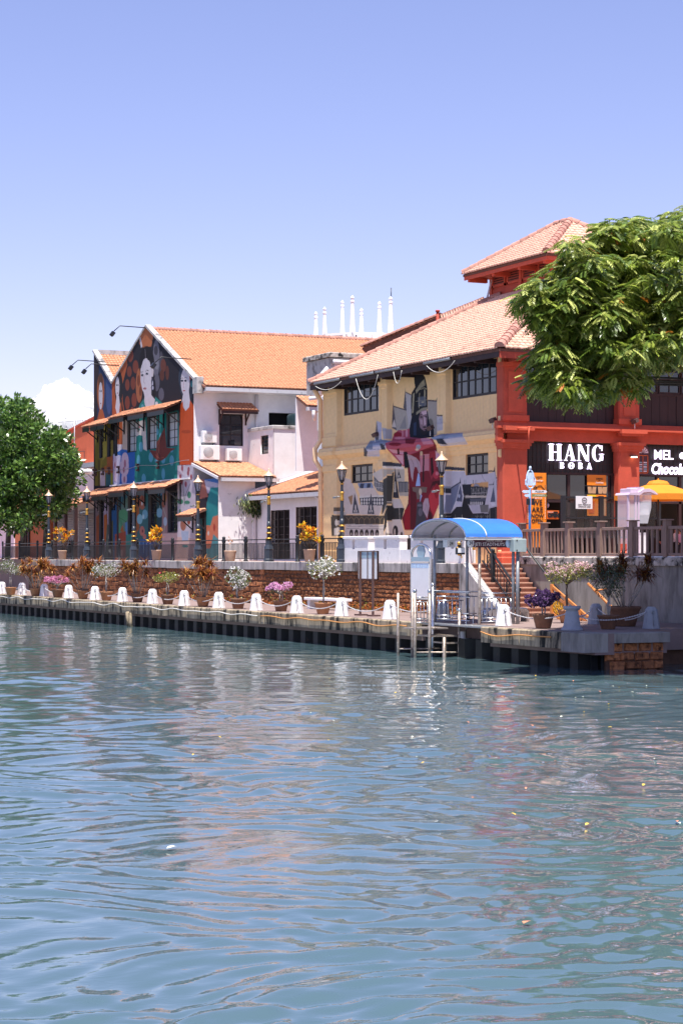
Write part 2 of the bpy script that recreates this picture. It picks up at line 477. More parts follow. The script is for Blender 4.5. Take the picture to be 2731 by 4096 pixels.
def window(parent, axis, c, u0, u1, z0, z1, cols, rows, d=-.14, fw=.07, bw=.035, fm='frame', pm='pane', name='window', thick=None):
    mb = MB()
    for a, b, e, f in ((u0, u1, z0, z0 + fw), (u0, u1, z1 - fw, z1), (u0, u0 + fw, z0 + fw, z1 - fw), (u1 - fw, u1, z0 + fw, z1 - fw)):
        wbox(mb, axis, c, a, b, e, f, d - .05, d + .05)
    w = (u1 - u0 - 2 * fw) / cols; h = (z1 - z0 - 2 * fw) / rows
    for i in range(1, cols):
        t = (thick or {}).get(i, bw); u = u0 + fw + i * w; wbox(mb, axis, c, u - t / 2, u + t / 2, z0 + fw, z1 - fw, d - .03, d + .03)
    for j in range(1, rows):
        z = z0 + fw + j * h; wbox(mb, axis, c, u0 + fw, u1 - fw, z - bw / 2, z + bw / 2, d - .028, d + .028)
    o = mb.build(name, fm, parent)
    key = (axis, pm)
    if key not in PANE:
        p = MB(); wbox(p, axis, 0, -.5, .5, -.5, .5, -.005, .005); PANE[key] = p.mesh('pane', pm)
    for i in range(cols):
        for j in range(rows):
            uc = u0 + fw + (i + .5) * w; zc = z0 + fw + (j + .5) * h
            q = put('pane', PANE[key], o, (uc, c - d, zc) if axis == 'y' else (c + d, uc, zc))
            q.scale = (w, 1, h) if axis == 'y' else (1, w, h)
    return o

# ------------------------------------------------------------------ tiled roofs
def tile_shape(w, l):
    ang = np.linspace(math.pi, 0, 5); r = w * .5
    x = r * np.cos(ang) * .98; z = r * .55 * np.sin(ang)
    v = [(a, 0, b + .035) for a, b in zip(x, z)] + [(a, l * 1.12, b * .85 + .004) for a, b in zip(x, z)] + [(a, 0, b * .35 - .005) for a, b in zip(x, z)]
    f = [(i, i + 1, i + 6, i + 5) for i in range(4)] + [(10 + i, 11 + i, i + 1, i) for i in range(4)]
    return np.array(v), np.array(f)
class Tiles:
    """the clay tiles of one thing: the nearest 300 are parts, the rest of each slope one part"""
    def __init__(s, m, limit=300): s.m = m; s.items = []; s.limit = limit; s.cache = {}
    def slope(s, deck, org, e, up, poly, w=.22, l=.27, lift=.03, jit=.006):
        e = Vector(e).normalized(); up = Vector(up).normalized(); n = e.cross(up).normalized()
        if n.z < 0: n = -n
        xs = [p[0] for p in poly]; ys = [p[1] for p in poly]
        nx = int((max(xs) - min(xs)) / w) + 1; ny = int((max(ys) - min(ys)) / l) + 1
        gx, gy = np.meshgrid(min(xs) + w * (np.arange(nx) + .5), min(ys) + l * np.arange(ny))
        ok = in_poly(gx, gy + l * .5, poly)
        for x, y in zip(gx[ok], gy[ok]):
            p = Vector(org) + e * (x + random.uniform(-jit, jit)) + up * (y + random.uniform(-jit, jit)) + n * (lift + random.uniform(0, jit))
            s.items.append((p, e, up, n, deck, w, l))
    def finish(s):
        c = Vector((0, 0, EYE))
        s.items.sort(key=lambda t: (t[0] - c).length)
        for p, e, up, n, deck, w, l in s.items[:s.limit]:
            k = (tuple(e), tuple(up), w, l)
            if k not in s.cache:
                v, f = tile_shape(w, l); B = np.array([e, up, n]); s.cache[k] = np_mesh('tile', v @ B, f, s.m, smooth=False)
            put('tile', s.cache[k], deck, p)
        rest = {}
        for it in s.items[s.limit:]: rest.setdefault((it[4].name, it[5], it[6]), []).append(it)
        for (dn, w, l), its in rest.items():
            deck = its[0][4]; v, f = tile_shape(w, l); o = np.array(wloc(deck))
            E = np.array([t[1] for t in its]); U = np.array([t[2] for t in its]); Nn = np.array([t[3] for t in its]); P = np.array([t[0] for t in its]) - o
            V = P[:, None] + v[None, :, :1] * E[:, None] + v[None, :, 1:2] * U[:, None] + v[None, :, 2:] * Nn[:, None]
            F = f[None] + (np.arange(len(its)) * len(v))[:, None, None]
            tag(put('tile_field', np_mesh('tile_field', V.reshape(-1, 3), F.reshape(-1, 4), s.m), deck), kind='stuff')
CAPM = {}
def ridge_caps(parent, p, q, r=.13, l=.36, m='tile_cap'):
    p, q = Vector(p), Vector(q); d = q - p; n = max(1, int(d.length / l)); d.normalize()
    sd = d.cross(Vector((0, 0, 1))).normalized(); up = sd.cross(d)
    k = (tuple(round(v, 3) for v in d), r, l)
    if k not in CAPM:
        mb = MB(); v = []; N = 7
        for y, s_ in ((0, 1.1), (l * 1.08, .92)):
            for i in range(N):
                t = math.pi * i / (N - 1); v.append(d * y + sd * (r * s_ * math.cos(t)) + up * (r * s_ * math.sin(t)))
        mb.add(v, [(i, i + 1, i + 1 + N, i + N) for i in range(N - 1)] + [tuple(range(N))], False)
        CAPM[k] = mb.mesh('ridge_tile', m)
    for i in range(n): put('ridge_tile', CAPM[k], parent, p + d * (i * (q - p).length / n))
def deck_poly(name, pts, parent, th=.10, m='deck'):
    """roof slab under the tiles"""
    pts = [Vector(p) for p in pts]; n = len(pts); mb = MB()
    v = pts + [p - Vector((0, 0, th)) for p in pts]
    mb.add(v, [tuple(range(n)), tuple(range(2 * n - 1, n - 1, -1))] + [(i, i + n, (i + 1) % n + n, (i + 1) % n) for i in range(n)])
    return mb.build(name, m, parent)

# ================================================================== the setting
QB, TB, TANB, MURB = 30.6, 35.7, 38.0, 39.0       # y of quay edge, terrace edge, tan wall, mural wall
QZ, TZ, RZ = 1.07, 3.0, 3.22                       # heights of quay, terrace, shop terrace
g = MB(); g.box(-3000, 3000, -3000, 3000, -3.0, -2.0)
tag(g.build('riverbed_ground', 'ground'), kind='structure')

def water_mesh():
    nr, nc = 760, 640
    r = np.concatenate([np.geomspace(9, 150, nr - 30), np.geomspace(155, 2500, 30)])
    th = np.concatenate([np.linspace(-1.2, -.24, 80)[:-1], np.linspace(-.24, .24, nc - 160), np.linspace(.24, 1.2, 81)[1:]])
    Rr, T = np.meshgrid(r, th, indexing='ij')
    fx, fy, rx, ry = -CA, SA, SA, CA
    X = Rr * (np.cos(T) * fx + np.sin(T) * rx); Y = Rr * (np.cos(T) * fy + np.sin(T) * ry)
    sp = np.gradient(r)[:, None]
    Z = np.zeros_like(X)
    wr = np.random.default_rng(3)
    wx = X + .5 * np.sin(X * .7 + Y * .5) + .35 * np.sin(Y * 1.3 - X * .4); wy = Y + .5 * np.cos(X * .6 - Y * .8) + .3 * np.sin(X * 1.2)
    patch = .72 + .38 * np.sin(X * .23 + Y * .31 + 1.2 * np.sin(X * .11 - Y * .17)) * np.sin(Y * .19 - X * .27 + .6)
    for i in range(44):
        lam = .17 * (2.4 / .17) ** (i / 43); k = 2 * math.pi / lam
        a = math.atan2(fy, fx) + wr.normal(0, .75)
        slope = .030 if lam < .28 else (.045 if lam < .75 else (.026 if lam < 1.4 else .014))
        amp = slope / k
        fade = np.clip((lam / sp - 2.2) / 2.5, 0, 1)
        Z += amp * fade * np.sin(k * (wx * math.cos(a) + wy * math.sin(a)) + wr.uniform(0, 6.3))
    Z *= patch
    # crests a little sharper than troughs
    V = np.stack([X, Y, Z], -1).reshape(-1, 3)
    idx = np.arange(X.size).reshape(X.shape)
    F = np.stack([idx[:-1, :-1], idx[1:, :-1], idx[1:, 1:], idx[:-1, 1:]], -1).reshape(-1, 4)[:, ::-1]
    return V, F
wm = bpy.data.materials.new('water'); wm.use_nodes = True
nt = wm.node_tree; b = nt.nodes['Principled BSDF']
b.inputs['Base Color'].default_value = (.062, .110, .124, 1); b.inputs['Roughness'].default_value = .045; b.inputs['IOR'].default_value = 1.95
ge = nt.nodes.new('ShaderNodeNewGeometry'); n1 = nt.nodes.new('ShaderNodeTexNoise'); n1.inputs['Scale'].default_value = 3.2; n1.inputs['Detail'].default_value = 4
n1.inputs['Roughness'].default_value = .55; n1.inputs['Distortion'].default_value = .6
mpn = nt.nodes.new('ShaderNodeMapping'); mpn.inputs['Rotation'].default_value = (0, 0, R(25)); mpn.inputs['Scale'].default_value = (1.0, .55, 1)
nt.links.new(ge.outputs['Position'], mpn.inputs[0]); nt.links.new(mpn.outputs[0], n1.inputs['Vector'])
bp = nt.nodes.new('ShaderNodeBump'); bp.inputs['Strength'].default_value = .22; bp.inputs['Distance'].default_value = .035
nt.links.new(n1.outputs[0], bp.inputs['Height']); nt.links.new(bp.outputs[0], b.inputs['Normal'])
MATS['water'] = wm
V, F = water_mesh()
tag(put('river', np_mesh('river', V, F, 'water', smooth=True)), kind='structure')

# ---- quay
NOT0, NOT1, QEND = -59.4, -54.8, -48.7
q = MB()
q.box(-260, QEND - 1.8, QB + 1.0, TB - .05, .45, QZ)
q.box(-64.9, QEND - 1.8, TB - .05, 37.96, .45, QZ)
q.box(-260, NOT0, QB + .35, QB + 1.0, .45, QZ - .004)
q.box(NOT1, QEND - .02, QB + .35, QB + 1.0, .45, QZ - .004)
q.box(QEND - 1.8, QEND - .3, QB + 1.0, 33.6, .45, QZ - .002)
quay = tag(q.build('quay', 'quay_floor'), kind='structure')
def seg_boxes(name, u0, u1, step, fn, parent, m):
    n = max(1, int(round((u1 - u0) / step)))
    for i in range(n):
        a0 = u0 + (u1 - u0) * i / n; a1 = u0 + (u1 - u0) * (i + 1) / n
        mb = MB(); fn(mb, a0 + .004, a1 - .004, random.uniform(-.012, .012)); mb.build(name, m, parent)
def qb(mb, a0, a1, j): mb.bevbox(a0, a1, QB + j, QB + .38, .60 + j, QZ + .006 + j * .3, .03)
seg_boxes('kerb_block', -200, NOT0, 4.2, qb, quay, 'quay_beam')
seg_boxes('kerb_block', NOT1, QEND - 1.3, 2.4, qb, quay, 'quay_beam')
mb = MB(); mb.bevbox(QEND - 1.29, QEND, QB - .03, QB + .8, .52, QZ + .012, .03); mb.build('kerb_block', 'grey_wall', quay)
mb = MB(); mb.bevbox(QEND - .42, QEND - .03, QB + .81, 33.55, .78, QZ + .004, .03); mb.build('kerb_block', 'grey_wall', quay)
pile = MB(); pp = [(0, 0), (.42, 0), (.56, .32), (1.0, .32), (1.14, 0)]
for (x0, y0), (x1, y1) in zip(pp[:-1], pp[1:]): pile.add([(x0, y0, -2), (x1, y1, -2), (x1, y1, .62), (x0, y0, .62)], [(0, 1, 2, 3)])
pme = pile.mesh('sheet_pile', 'pile')
for i in range(64):
    x = -122 + 1.14 * i
    if x + 1.14 < QEND: put('sheet_pile', pme, quay, (x, QB + .42, 0))
mb = MB(); mb.box(-262, QEND - .4, QB + .80, QB + .99, -2, .44); mb.build('pile_backing', 'pile', quay)
mb = MB(); mb.box(QEND - 2.2, QEND - .32, QB + .9, 33.5, -2, .46); mb.box(-60, QEND - 2.0, 33.4, 37.9, -2, .44); mb.build('stone_backing', 'mortar', quay)
# stones of the quay's end
def stone_mesh(w, h, d, sd):
    rr = random.Random(sd); v = []
    for zz in (0, 1):
        for xx in (0, 1):
            v.append((xx * w + rr.uniform(-.02, .02), 0, zz * h + rr.uniform(-.015, .015)))
    i = .035
    f4 = [(p[0] + (i if k % 2 == 0 else -i), -d + rr.uniform(-.015, .015), p[2] + (i if k < 2 else -i)) for k, p in enumerate(v)]
    m_ = MB(); m_.add(v + f4, [(0, 1, 5, 4), (1, 3, 7, 5), (3, 2, 6, 7), (2, 0, 4, 6), (4, 5, 7, 6)])
    return m_
def turn_x(mb):                                   # from a face looking to -y to a face looking to +x
    mb.v = [(-p[1], p[0], p[2]) for p in mb.v]; return mb
for r_ in range(4):
    y = QB + .85 + (0.2 if r_ % 2 else 0)
    while y < 33.4:
        w = random.uniform(.38, .6)
        o = put('stone', turn_x(stone_mesh(min(w, 33.5 - y) - .03, .25, .07, random.random())).mesh('stone', 'laterite'), quay, (QEND - .32, y, -.28 + .265 * r_)); y += w

# ---- retaining wall of laterite under the terrace, and the terrace
tr = MB(); tr.box(-600, -65.2, TB + .05, 900, .5, TZ - .01); tr.box(-65.2, 600, 38.12, 900, .5, RZ)
terrace = tag(tr.build('terrace', 'terrace_floor'), kind='structure')
rw = MB(); rw.box(-122, -65.0, TB + .02, TB + .30, .9, 2.64)
rwall = tag(rw.build('retaining_wall', 'mortar'), 'brown laterite stone retaining wall between quay and terrace', 'wall')
blocks = []
z = QZ
for r_ in range(6):
    h = (2.63 - QZ) / 6; x = -121.2 + random.uniform(0, .3)
    while x < -84.5:
        w = random.uniform(.34, .68); blocks.append((x, z + random.uniform(-.035, .035), w, h * random.uniform(.85, 1.12))); x += w
    z += h
z = QZ
for r_ in range(9):
    h = (2.63 - QZ) / 9; x = -84.5 + random.uniform(-.2, .1)
    while x < -65.4:
        w = random.uniform(.12, .34); blocks.append((x, z + random.uniform(-.02, .02), w, h)); x += w
    z += h
blocks.sort(key=lambda t: t[0] ** 2 if t[0] > -84.5 else t[0] ** 2 - 2200)
BS = {}
rest = MB()
for i, (x, z, w, h) in enumerate(blocks):
    k = (round(w, 1), round(h, 2), random.randrange(3))
    if i < 300:
        if k not in BS: BS[k] = stone_mesh(k[0] if k[0] > .1 else .14, h - .03, .06, hash(k)).mesh('stone', 'laterite')
        put('stone', BS[k], rwall, (x, TB + .03, z + .015))
    else:
        s_ = stone_mesh(w - .02, h - .02, random.uniform(.03, .08), i); rest.add([(p[0] + x, p[1] + TB + .03, p[2] + z + .01) for p in s_.v], s_.f)
tag(rest.build('rubble', 'laterite', rwall), kind='stuff')
def tb_(mb, a0, a1, j): mb.bevbox(a0, a1, TB - .10 + j, TB + .35, 2.63 + j, TZ + j * .3, .025)
seg_boxes('coping_beam', -120.7, -65.15, 4.0, tb_, rwall, 'beam')

# dry plants and fallen leaves along the foot of the retaining wall
def leaf_batch(P, D, U, ln, wd, C, fold=.25):
    """diamond leaves: base points, directions, up vectors, lengths, widths, colours"""
    P = np.asarray(P, float); n = len(P)
    D = D / (np.linalg.norm(D, axis=1, keepdims=True) + 1e-9)
    S = np.cross(D, U); S /= (np.linalg.norm(S, axis=1, keepdims=True) + 1e-9); Nn = np.cross(S, D)
    ln = np.broadcast_to(ln, n)[:, None]; wd = np.broadcast_to(wd, n)[:, None]
    V = np.stack([P, P + D * ln * .5 + S * wd * .5 + Nn * wd * fold, P + D * ln, P + D * ln * .5 - S * wd * .5 + Nn * wd * fold], 1)
    return V.reshape(-1, 3), np.arange(4 * n).reshape(n, 4), np.asarray(C)
def rand_dirs(n, r=rng):
    d = r.normal(size=(n, 3)); return d / np.linalg.norm(d, axis=1, keepdims=True)
def pal(n, cols, k=1.0, var=.2, r=rng):
    c = np.array([hexc(h, k) for h in cols])[r.integers(0, len(cols), n)]
    return c * (1 + r.uniform(-var, var, (n, 1)))
n = 3200
P = np.stack([rng.uniform(-97, -65, n), TB - .05 - np.abs(rng.normal(0, .18, n)), QZ + np.abs(rng.normal(0, .13, n)) + .01], 1)
m_ = (P[:, 0] > -74) | (rng.uniform(size=n) < .45); P = P[m_]
d = rand_dirs(len(P)); d[:, 2] = np.abs(d[:, 2]) * .7
V, F, C = leaf_batch(P, d, rand_dirs(len(P)), rng.uniform(.08, .16, len(P)), .05, pal(len(P), ['a8551f', 'c06a2a', '7a3a1c', 'd08a45', '8a8a30'], .8))
tag(put('dry_ground_cover', np_mesh('dry_ground_cover', V, F, 'leaf', C)), 'low dry orange ground cover along the foot of the stone wall', 'ground cover', kind='stuff')

# ---- stairs from quay to terrace
ST = thing('staircase', (-65, 36.8, QZ), 'pinkish stone staircase from the quay up to the terrace', 'staircase')
NS = 11; rise = (TZ - QZ) / NS; run = .25
for i in range(NS):
    zt = TZ - rise * (i + 1) + rise if i == 0 else TZ - rise * i
    mb = MB(); x1 = -65.0 + run * i
    mb.bevbox(x1 - .30, x1 + .03, TB + .22, 37.94, zt - .06, zt, .015)
    mb.box(x1 - .28, x1, TB + .24, 37.93, QZ - .1, zt - .061)
    mb.build('step', 'step', ST)
st = MB()
st.prism([(-65.3, .9), (-65.3, TZ), (-65.05, TZ), (-62.2, QZ + .08), (-62.2, .9)], 'y', TB - .14, TB + .21)
st.build('stringer', 'beam', ST)
st = MB(); st.obox((-65.05, TB + .02, TZ + .03), (-62.2, TB + .02, QZ + .11), .13, .05); st.build('stringer_coping', 'white_trim', ST)  # white colour stands in for sun glare along the sloping edge
mb = MB(); mb.bevbox(-67.2, -65.31, TB + .36, 37.96, TZ - .3, TZ, .02); mb.build('landing', 'step', ST)
# iron balustrade on the stairs
IB = thing('stair_balustrade', (-64, 36.35, 2), 'black iron balustrade with square panels on the stone staircase', 'railing')
by = 36.35
def sz(x): return TZ - (x + 65.0) * (TZ - QZ) / (run * NS)
for k, x in enumerate((-66.1, -64.15, -62.35)):
    zb = min(sz(x), TZ); mb = MB(); mb.box(x - .06, x + .06, by - .06, by + .06, zb - .1, zb + 1.0); mb.box(x - .085, x + .085, by - .085, by + .085, zb + .86, zb + .98)
    mb.ball((x, by, zb + 1.08), .07); mb.lathe([(.04, 1.0), (.08, 1.02), (.02, 1.15)], (x, by, zb), 8); mb.build('post', 'iron', IB)
mb = MB()
mb.obox((-66.1, by, TZ + .92), (-64.9, by, TZ + .92), .06, .07); mb.obox((-64.95, by, TZ + .95), (-62.35, by, sz(-62.35) + .92), .06, .07)
mb.obox((-64.95, by, TZ + .75), (-62.35, by, sz(-62.35) + .72), .035, .04); mb.obox((-64.95, by, TZ + .1), (-62.35, by, sz(-62.35) + .12), .05, .06)
mb.build('handrail', 'iron', IB)
for x in np.arange(-64.8, -62.4, .24):
    mb = MB(); mb.box(x - .012, x + .012, by - .012, by + .012, sz(x) + .1, sz(x) + .74); mb.build('baluster', 'iron', IB)
for x in (-64.5, -63.1):
    z0 = sz(x) + .25; mb = MB()
    for dx in (-.1, .1): mb.box(x + dx - .012, x + dx + .012, by - .014, by + .014, z0 - .1, z0 + .42)
    for dz in (0, .32): mb.box(x - .1, x + .1, by - .013, by + .013, z0 + dz - .01, z0 + dz + .01)
    mb.obox((x - .1, by, z0), (x + .1, by, z0 + .32), .015, .015); mb.obox((x + .1, by, z0), (x - .1, by, z0 + .32), .015, .015); mb.build('panel', 'iron', IB)
WR = thing('wreath_roundel', (-66.3, 36.2, TZ + .5), 'gold and black roundel on the balustrade at the stair head', 'ornament')
mb = MB()
for k in range(10):
    t = 2 * math.pi * k / 10; mb.ball((-66.2, 36.3 + .33 * math.cos(t), TZ + .55 + .33 * math.sin(t)), .075)
mb.build('ring', 'gold', WR)
mb = MB(); mb.tube([(-66.25, 36.3, TZ + .55), (-66.21, 36.3, TZ + .55)], .33, 16); mb.build('disc', 'iron', WR)

# ---- grey wall below the shop terrace, with its handrail
gw = MB(); gw.box(-65.0, 40, 38.0, 38.3, .4, 2.96)
gwall = tag(gw.build('terrace_wall', 'grey_wall'), 'stained grey plaster wall under the wooden fence, right of the stairs', 'wall')
def cb(mb, a0, a1, j): mb.bevbox(a0, a1, 37.92 + j, 38.34, 2.965 + j * .4, 3.25 + j * .4, .035)
seg_boxes('cap_stone', -65.1, -30, 3.1, cb, gwall, 'cap_stone')
HR = MB(); HR.tube([(-64.9, 37.86, 3.9), (-64.6, 37.86, 3.75), (-62.0, 37.86, 2.0)], .035, 8)
for x in (-64.2, -62.6): HR.tube([(x, 37.86, 3.44 - (x + 64.2) * .66), (x, 37.98, 3.35 - (x + 64.2) * .66)], .018, 5)
tag(HR.build('handrail', 'iron'), 'black sloping handrail fixed to the grey wall beside the stairs', 'handrail')

# ---- far-left steps down from the terrace
LS = thing('staircase', (-123, 36.8, QZ), 'shaded stone steps at the far left end of the quay', 'staircase')
for i in range(9):
    zt = TZ - .19 * i; mb = MB(); mb.bevbox(-124.2 + .28 * i, -123.85 + .28 * i, TB + .2, 38.6, QZ - .1, zt, .02)
    mb.build('step', 'step', LS)

# ================================================================== mural house
MH = thing('mural_house', (-108, 44, TZ), 'white gabled house whose river wall carries a mural of women', 'house')
ux = lambda px, b=MURB: on_y(px, 2000, b).x
mp_ = Paint('2c2832', .62)
T2 = (350, 1280, .3189); T3 = (350, 1780, .3189)
p = mp_.frame(*T2)
# left gable: blue streaks, pale woman in an orange hood
p.P('34466e', (80, 380), (300, 600), (310, 1300), (80, 1300)); p.P('3c3038', (80, 380), (150, 450), (120, 1300), (80, 1300))
p.E('4a5f94', 270, 900, 40, 280); p.E('b8663c', 165, 900, 46, 235); p.E('6b4434', 165, 760, 30, 95); p.E('eee4ea', 165, 950, 24, 172)
p.P('c26a40', (150, 1120), (190, 1120), (235, 1290), (110, 1290))
for x in (157, 175): p.E('4a3a48', x, 890, 6, 12)
p.E('b07078', 166, 1045, 8, 8)
# orange swirl and woman with long dark hair
p.P('c4643a', (490, 380), (420, 520), (340, 660), (305, 800), (310, 1200), (470, 1200), (440, 1000), (440, 800), (500, 560))
p.E('2c282e', 392, 850, 50, 215); p.P('2c282e', (420, 900), (450, 1150), (480, 1190), (430, 1190)); p.E('efe5ec', 375, 840, 25, 130); p.P('efe5ec', (365, 950), (395, 950), (420, 1190), (340, 1190))
for x in (366, 384): p.E('333848', x, 815, 7, 10)
p.E('b86a70', 376, 915, 8, 7); p.P('c8603a', (345, 1080), (370, 1190), (330, 1190)); p.P('c8603a', (405, 1060), (430, 1190), (395, 1190))
for x, y, rx, ry in ((535, 440, 40, 85), (603, 585, 36, 82), (525, 645, 30, 66), (572, 792, 30, 82), (500, 812, 27, 72), (585, 1002, 33, 88), (500, 1035, 30, 84), (560, 1130, 20, 40)): p.E('8c4636', x, y, rx, ry)
# centre: head-dress, hair, face, flower, earring
p.P('d27a4e', (735, 95), (660, 190), (645, 290), (690, 340), (800, 330), (825, 190), (770, 130)); p.P('e6dce2', (648, 190), (662, 200), (690, 330), (670, 350))
p.E('7c7886', 862, 480, 42, 240); p.E('484450', 858, 380, 24, 60); p.E('98949e', 868, 560, 26, 60); p.E('6e6a78', 870, 780, 34, 110); p.E('58545f', 925, 560, 24, 170); p.E('6e6a78', 925, 930, 34, 80)
p.E('7c4438', 950, 570, 34, 84); p.E('6e3c30', 935, 690, 28, 70); p.E('6e3c30', 1000, 660, 22, 90)
p.E('bc704c', 648, 820, 42, 215); p.E('8c4a34', 640, 760, 18, 70); p.E('8c4a34', 665, 890, 18, 60)
p.E('201a20', 742, 540, 95, 215); p.E('201a20', 820, 860, 36, 150)
p.P('efe5ec', (665, 620), (700, 500), (735, 475), (780, 520), (805, 640), (800, 830), (770, 900), (725, 930), (690, 880), (665, 760))
p.P('efe5ec', (700, 880), (800, 850), (800, 940), (850, 1000), (830, 1110), (700, 1130), (715, 960)); p.E('ecdfe4', 813, 650, 16, 62)
p.L('8a8088', 5, (722, 360), (728, 470))
for x, y in ((686, 690), (745, 673)): p.E('5a5a6c', x, y, 17, 15); p.E('20242e', x, y, 8, 12)
p.L('3a3038', 6, (668, 655), (690, 645), (702, 655)); p.L('3a3038', 6, (725, 640), (748, 625), (768, 640))
p.L('c8a8b0', 6, (712, 690), (706, 780), (722, 795)); p.E('c07a80', 720, 858, 21, 15); p.L('7a4048', 4, (702, 858), (738, 856))
p.E('3a3850', 815, 780, 17, 62); p.E('d8d4e4', 815, 800, 8, 40); p.E('3a3850', 818, 850, 20, 36); p.E('c8c4d8', 818, 850, 11, 24)
p.P('2d8e88', (705, 985), (660, 1050), (620, 1145), (760, 1150), (720, 1060)); p.P('2d8e88', (850, 960), (930, 1030), (970, 1095), (960, 1150), (800, 1150), (840, 1040))
p.E('e8f0f4', 865, 1050, 20, 28); p.E('e8f0f4', 885, 1085, 14, 18); p.E('70b0c0', 690, 1080, 16, 26); p.E('e8f0f4', 770, 1128, 40, 12)
# right: woman in the orange dress
p.E('3e4a5c', 1235, 720, 92, 195); p.P('3e4a5c', (1150, 700), (1165, 900), (1195, 960), (1190, 700)); p.E('2c3444', 1300, 820, 24, 160); p.E('b8604c', 1284, 690, 18, 62); p.E('4aa0a8', 1305, 800, 8, 40)
p.E('eee4ec', 1226, 775, 55, 172); p.P('eee4ec', (1205, 900), (1270, 880), (1285, 1010), (1330, 1080), (1240, 1150), (1170, 1080))
for x in (1187, 1228): p.E('505468', x, 760, 15, 14); p.E('20242c', x, 760, 7, 11)
p.L('38343e', 5, (1172, 735), (1190, 722), (1202, 735)); p.L('38343e', 5, (1213, 730), (1232, 715), (1248, 730)); p.L('caaab4', 5, (1207, 770), (1203, 845), (1214, 855)); p.E('bc7078', 1211, 885, 15, 9)
p.P('e25c2c', (1195, 1010), (1150, 1090), (1135, 1200), (1126, 1400), (1140, 1600), (1160, 1815), (1350, 1815), (1342, 1090), (1285, 1005), (1275, 1090), (1230, 1140), (1200, 1090))
p.E('c04c24', 1240, 1400, 60, 22); p.L('b84820', 5, (1165, 1100), (1160, 1400), (1150, 1640)); p.L('c8552a', 10, (1310, 1250), (1325, 1800))
# storey between the canopies
p.P('8c7a34', (95, 1290), (320, 1260), (325, 2080), (95, 2080)); p.P('b0a048', (190, 1350), (240, 1350), (240, 1700), (190, 1760)); p.P('b4643a', (240, 1720), (320, 1700), (320, 1960), (250, 1960)); p.P('6a5a2c', (130, 1750), (160, 1750), (160, 2080), (130, 2080))
p.P('e0c8d0', (160, 1900), (220, 1880), (220, 2080), (160, 2080)); p.P('c0703c', (190, 1850), (240, 1820), (240, 1950)); p.P('3a6a70', (230, 1920), (290, 1900), (290, 2080), (230, 2080)); p.P('a09a38', (290, 1920), (320, 1920), (320, 2080), (290, 2080))
p.P('c4643a', (375, 1250), (470, 1250), (440, 1600), (375, 1600)); p.P('e0c8b8', (440, 1250), (500, 1250), (500, 1650), (440, 1650)); p.P('e8dce6', (375, 1560), (440, 1560), (420, 1750), (380, 1760))
p.P('3070c4', (320, 1690), (430, 1620), (620, 1650), (600, 2080), (320, 2080)); p.P('d8d0ea', (325, 1680), (420, 1700), (400, 2080), (325, 2080))
for x, y, rx, ry in ((470, 1760, 45, 100), (450, 1850, 50, 90), (480, 1840, 38, 110), (345, 1800, 22, 90), (460, 1990, 34, 90), (345, 1960, 18, 70)): p.E('e6cadc', x, y, rx, ry)
for x, y, rx, ry in ((470, 1800, 14, 50), (455, 1880, 12, 40), (345, 1820, 8, 40), (462, 2000, 12, 40)): p.E('b8788c', x, y, rx, ry)
p.P('1e8680', (600, 1240), (1150, 1130), (1150, 2020), (590, 2080)); p.P('ece0dc', (610, 1280), (725, 1250), (745, 1640), (700, 1620), (690, 1450), (650, 1440), (610, 1460)); p.E('b8607c', 655, 1340, 8, 14); p.E('3a8a90', 652, 1372, 8, 14)
for x, y, rx, ry in ((670, 1590, 25, 62), (640, 1760, 22, 70), (795, 1720, 28, 62), (1056, 1762, 28, 64), (950, 1745, 26, 55), (897, 1320, 18, 40), (875, 1400, 18, 44), (915, 1450, 14, 36), (865, 1760, 22, 30), (1055, 1630, 20, 30), (705, 1990, 26, 62), (950, 1930, 22, 70)): p.E('62b0c8', x, y, rx, ry)
p.P('803c34', (970, 1340), (930, 1420), (890, 1500), (860, 1530), (860, 1640), (775, 1630), (830, 1720), (880, 1765), (930, 1765), (990, 1720), (1040, 1650), (1105, 1610), (990, 1600)); p.L('4c2824', 12, (890, 1560), (880, 1650), (920, 1740)); p.L('a85a48', 9, (850, 1690), (900, 1735), (960, 1720)); p.L('4c2824', 8, (950, 1420), (900, 1560))
# ground storey
p = mp_.frame(*T3)
p.P('8a7678', (100, 560), (210, 560), (210, 1440), (100, 1440)); p.P('9c5434', (110, 900), (160, 860), (190, 1440), (110, 1440)); p.E('b8a6a8', 145, 780, 30, 60)
p.P('b4a4ba', (200, 560), (300, 560), (300, 1440), (200, 1440)); p.P('b0602e', (205, 880), (245, 860), (250, 1200), (205, 1250)); p.P('5f7468', (245, 1000), (295, 1000), (300, 1440), (215, 1440)); p.L('d8d4cc', 6, (265, 780), (275, 1000), (262, 1160), (285, 1300)); p.L('30424a', 5, (240, 820), (255, 1050), (235, 1300)); p.L('c87a3c', 6, (225, 930), (215, 1130)); p.L('d0c89c', 7, (285, 860), (280, 1100))
p.P('c8b0b8', (290, 600), (330, 590), (330, 810), (290, 820)); p.P('1f5a90', (290, 820), (385, 680), (385, 1440), (290, 1440)); p.P('5a5a3a', (290, 980), (320, 940), (320, 1440), (290, 1440))
p.P('4a8090', (385, 600), (510, 570), (510, 820), (385, 820)); p.L('26404e', 7, (420, 610), (400, 800)); p.L('26404e', 7, (450, 610), (430, 800)); p.P('6a8a80', (450, 700), (510, 650), (510, 1440), (385, 1440), (385, 860))
p.E('58a074', 448, 890, 62, 82); p.L('204c40', 5, (390, 905), (480, 960), (500, 970)); p.P('4c9470', (390, 900), (430, 960), (470, 1100), (480, 1230), (450, 1150), (415, 1000)); p.P('5aa880', (390, 960), (415, 1000), (415, 1200), (392, 1240)); p.P('5a94c8', (470, 980), (500, 960), (500, 1150), (480, 1240))
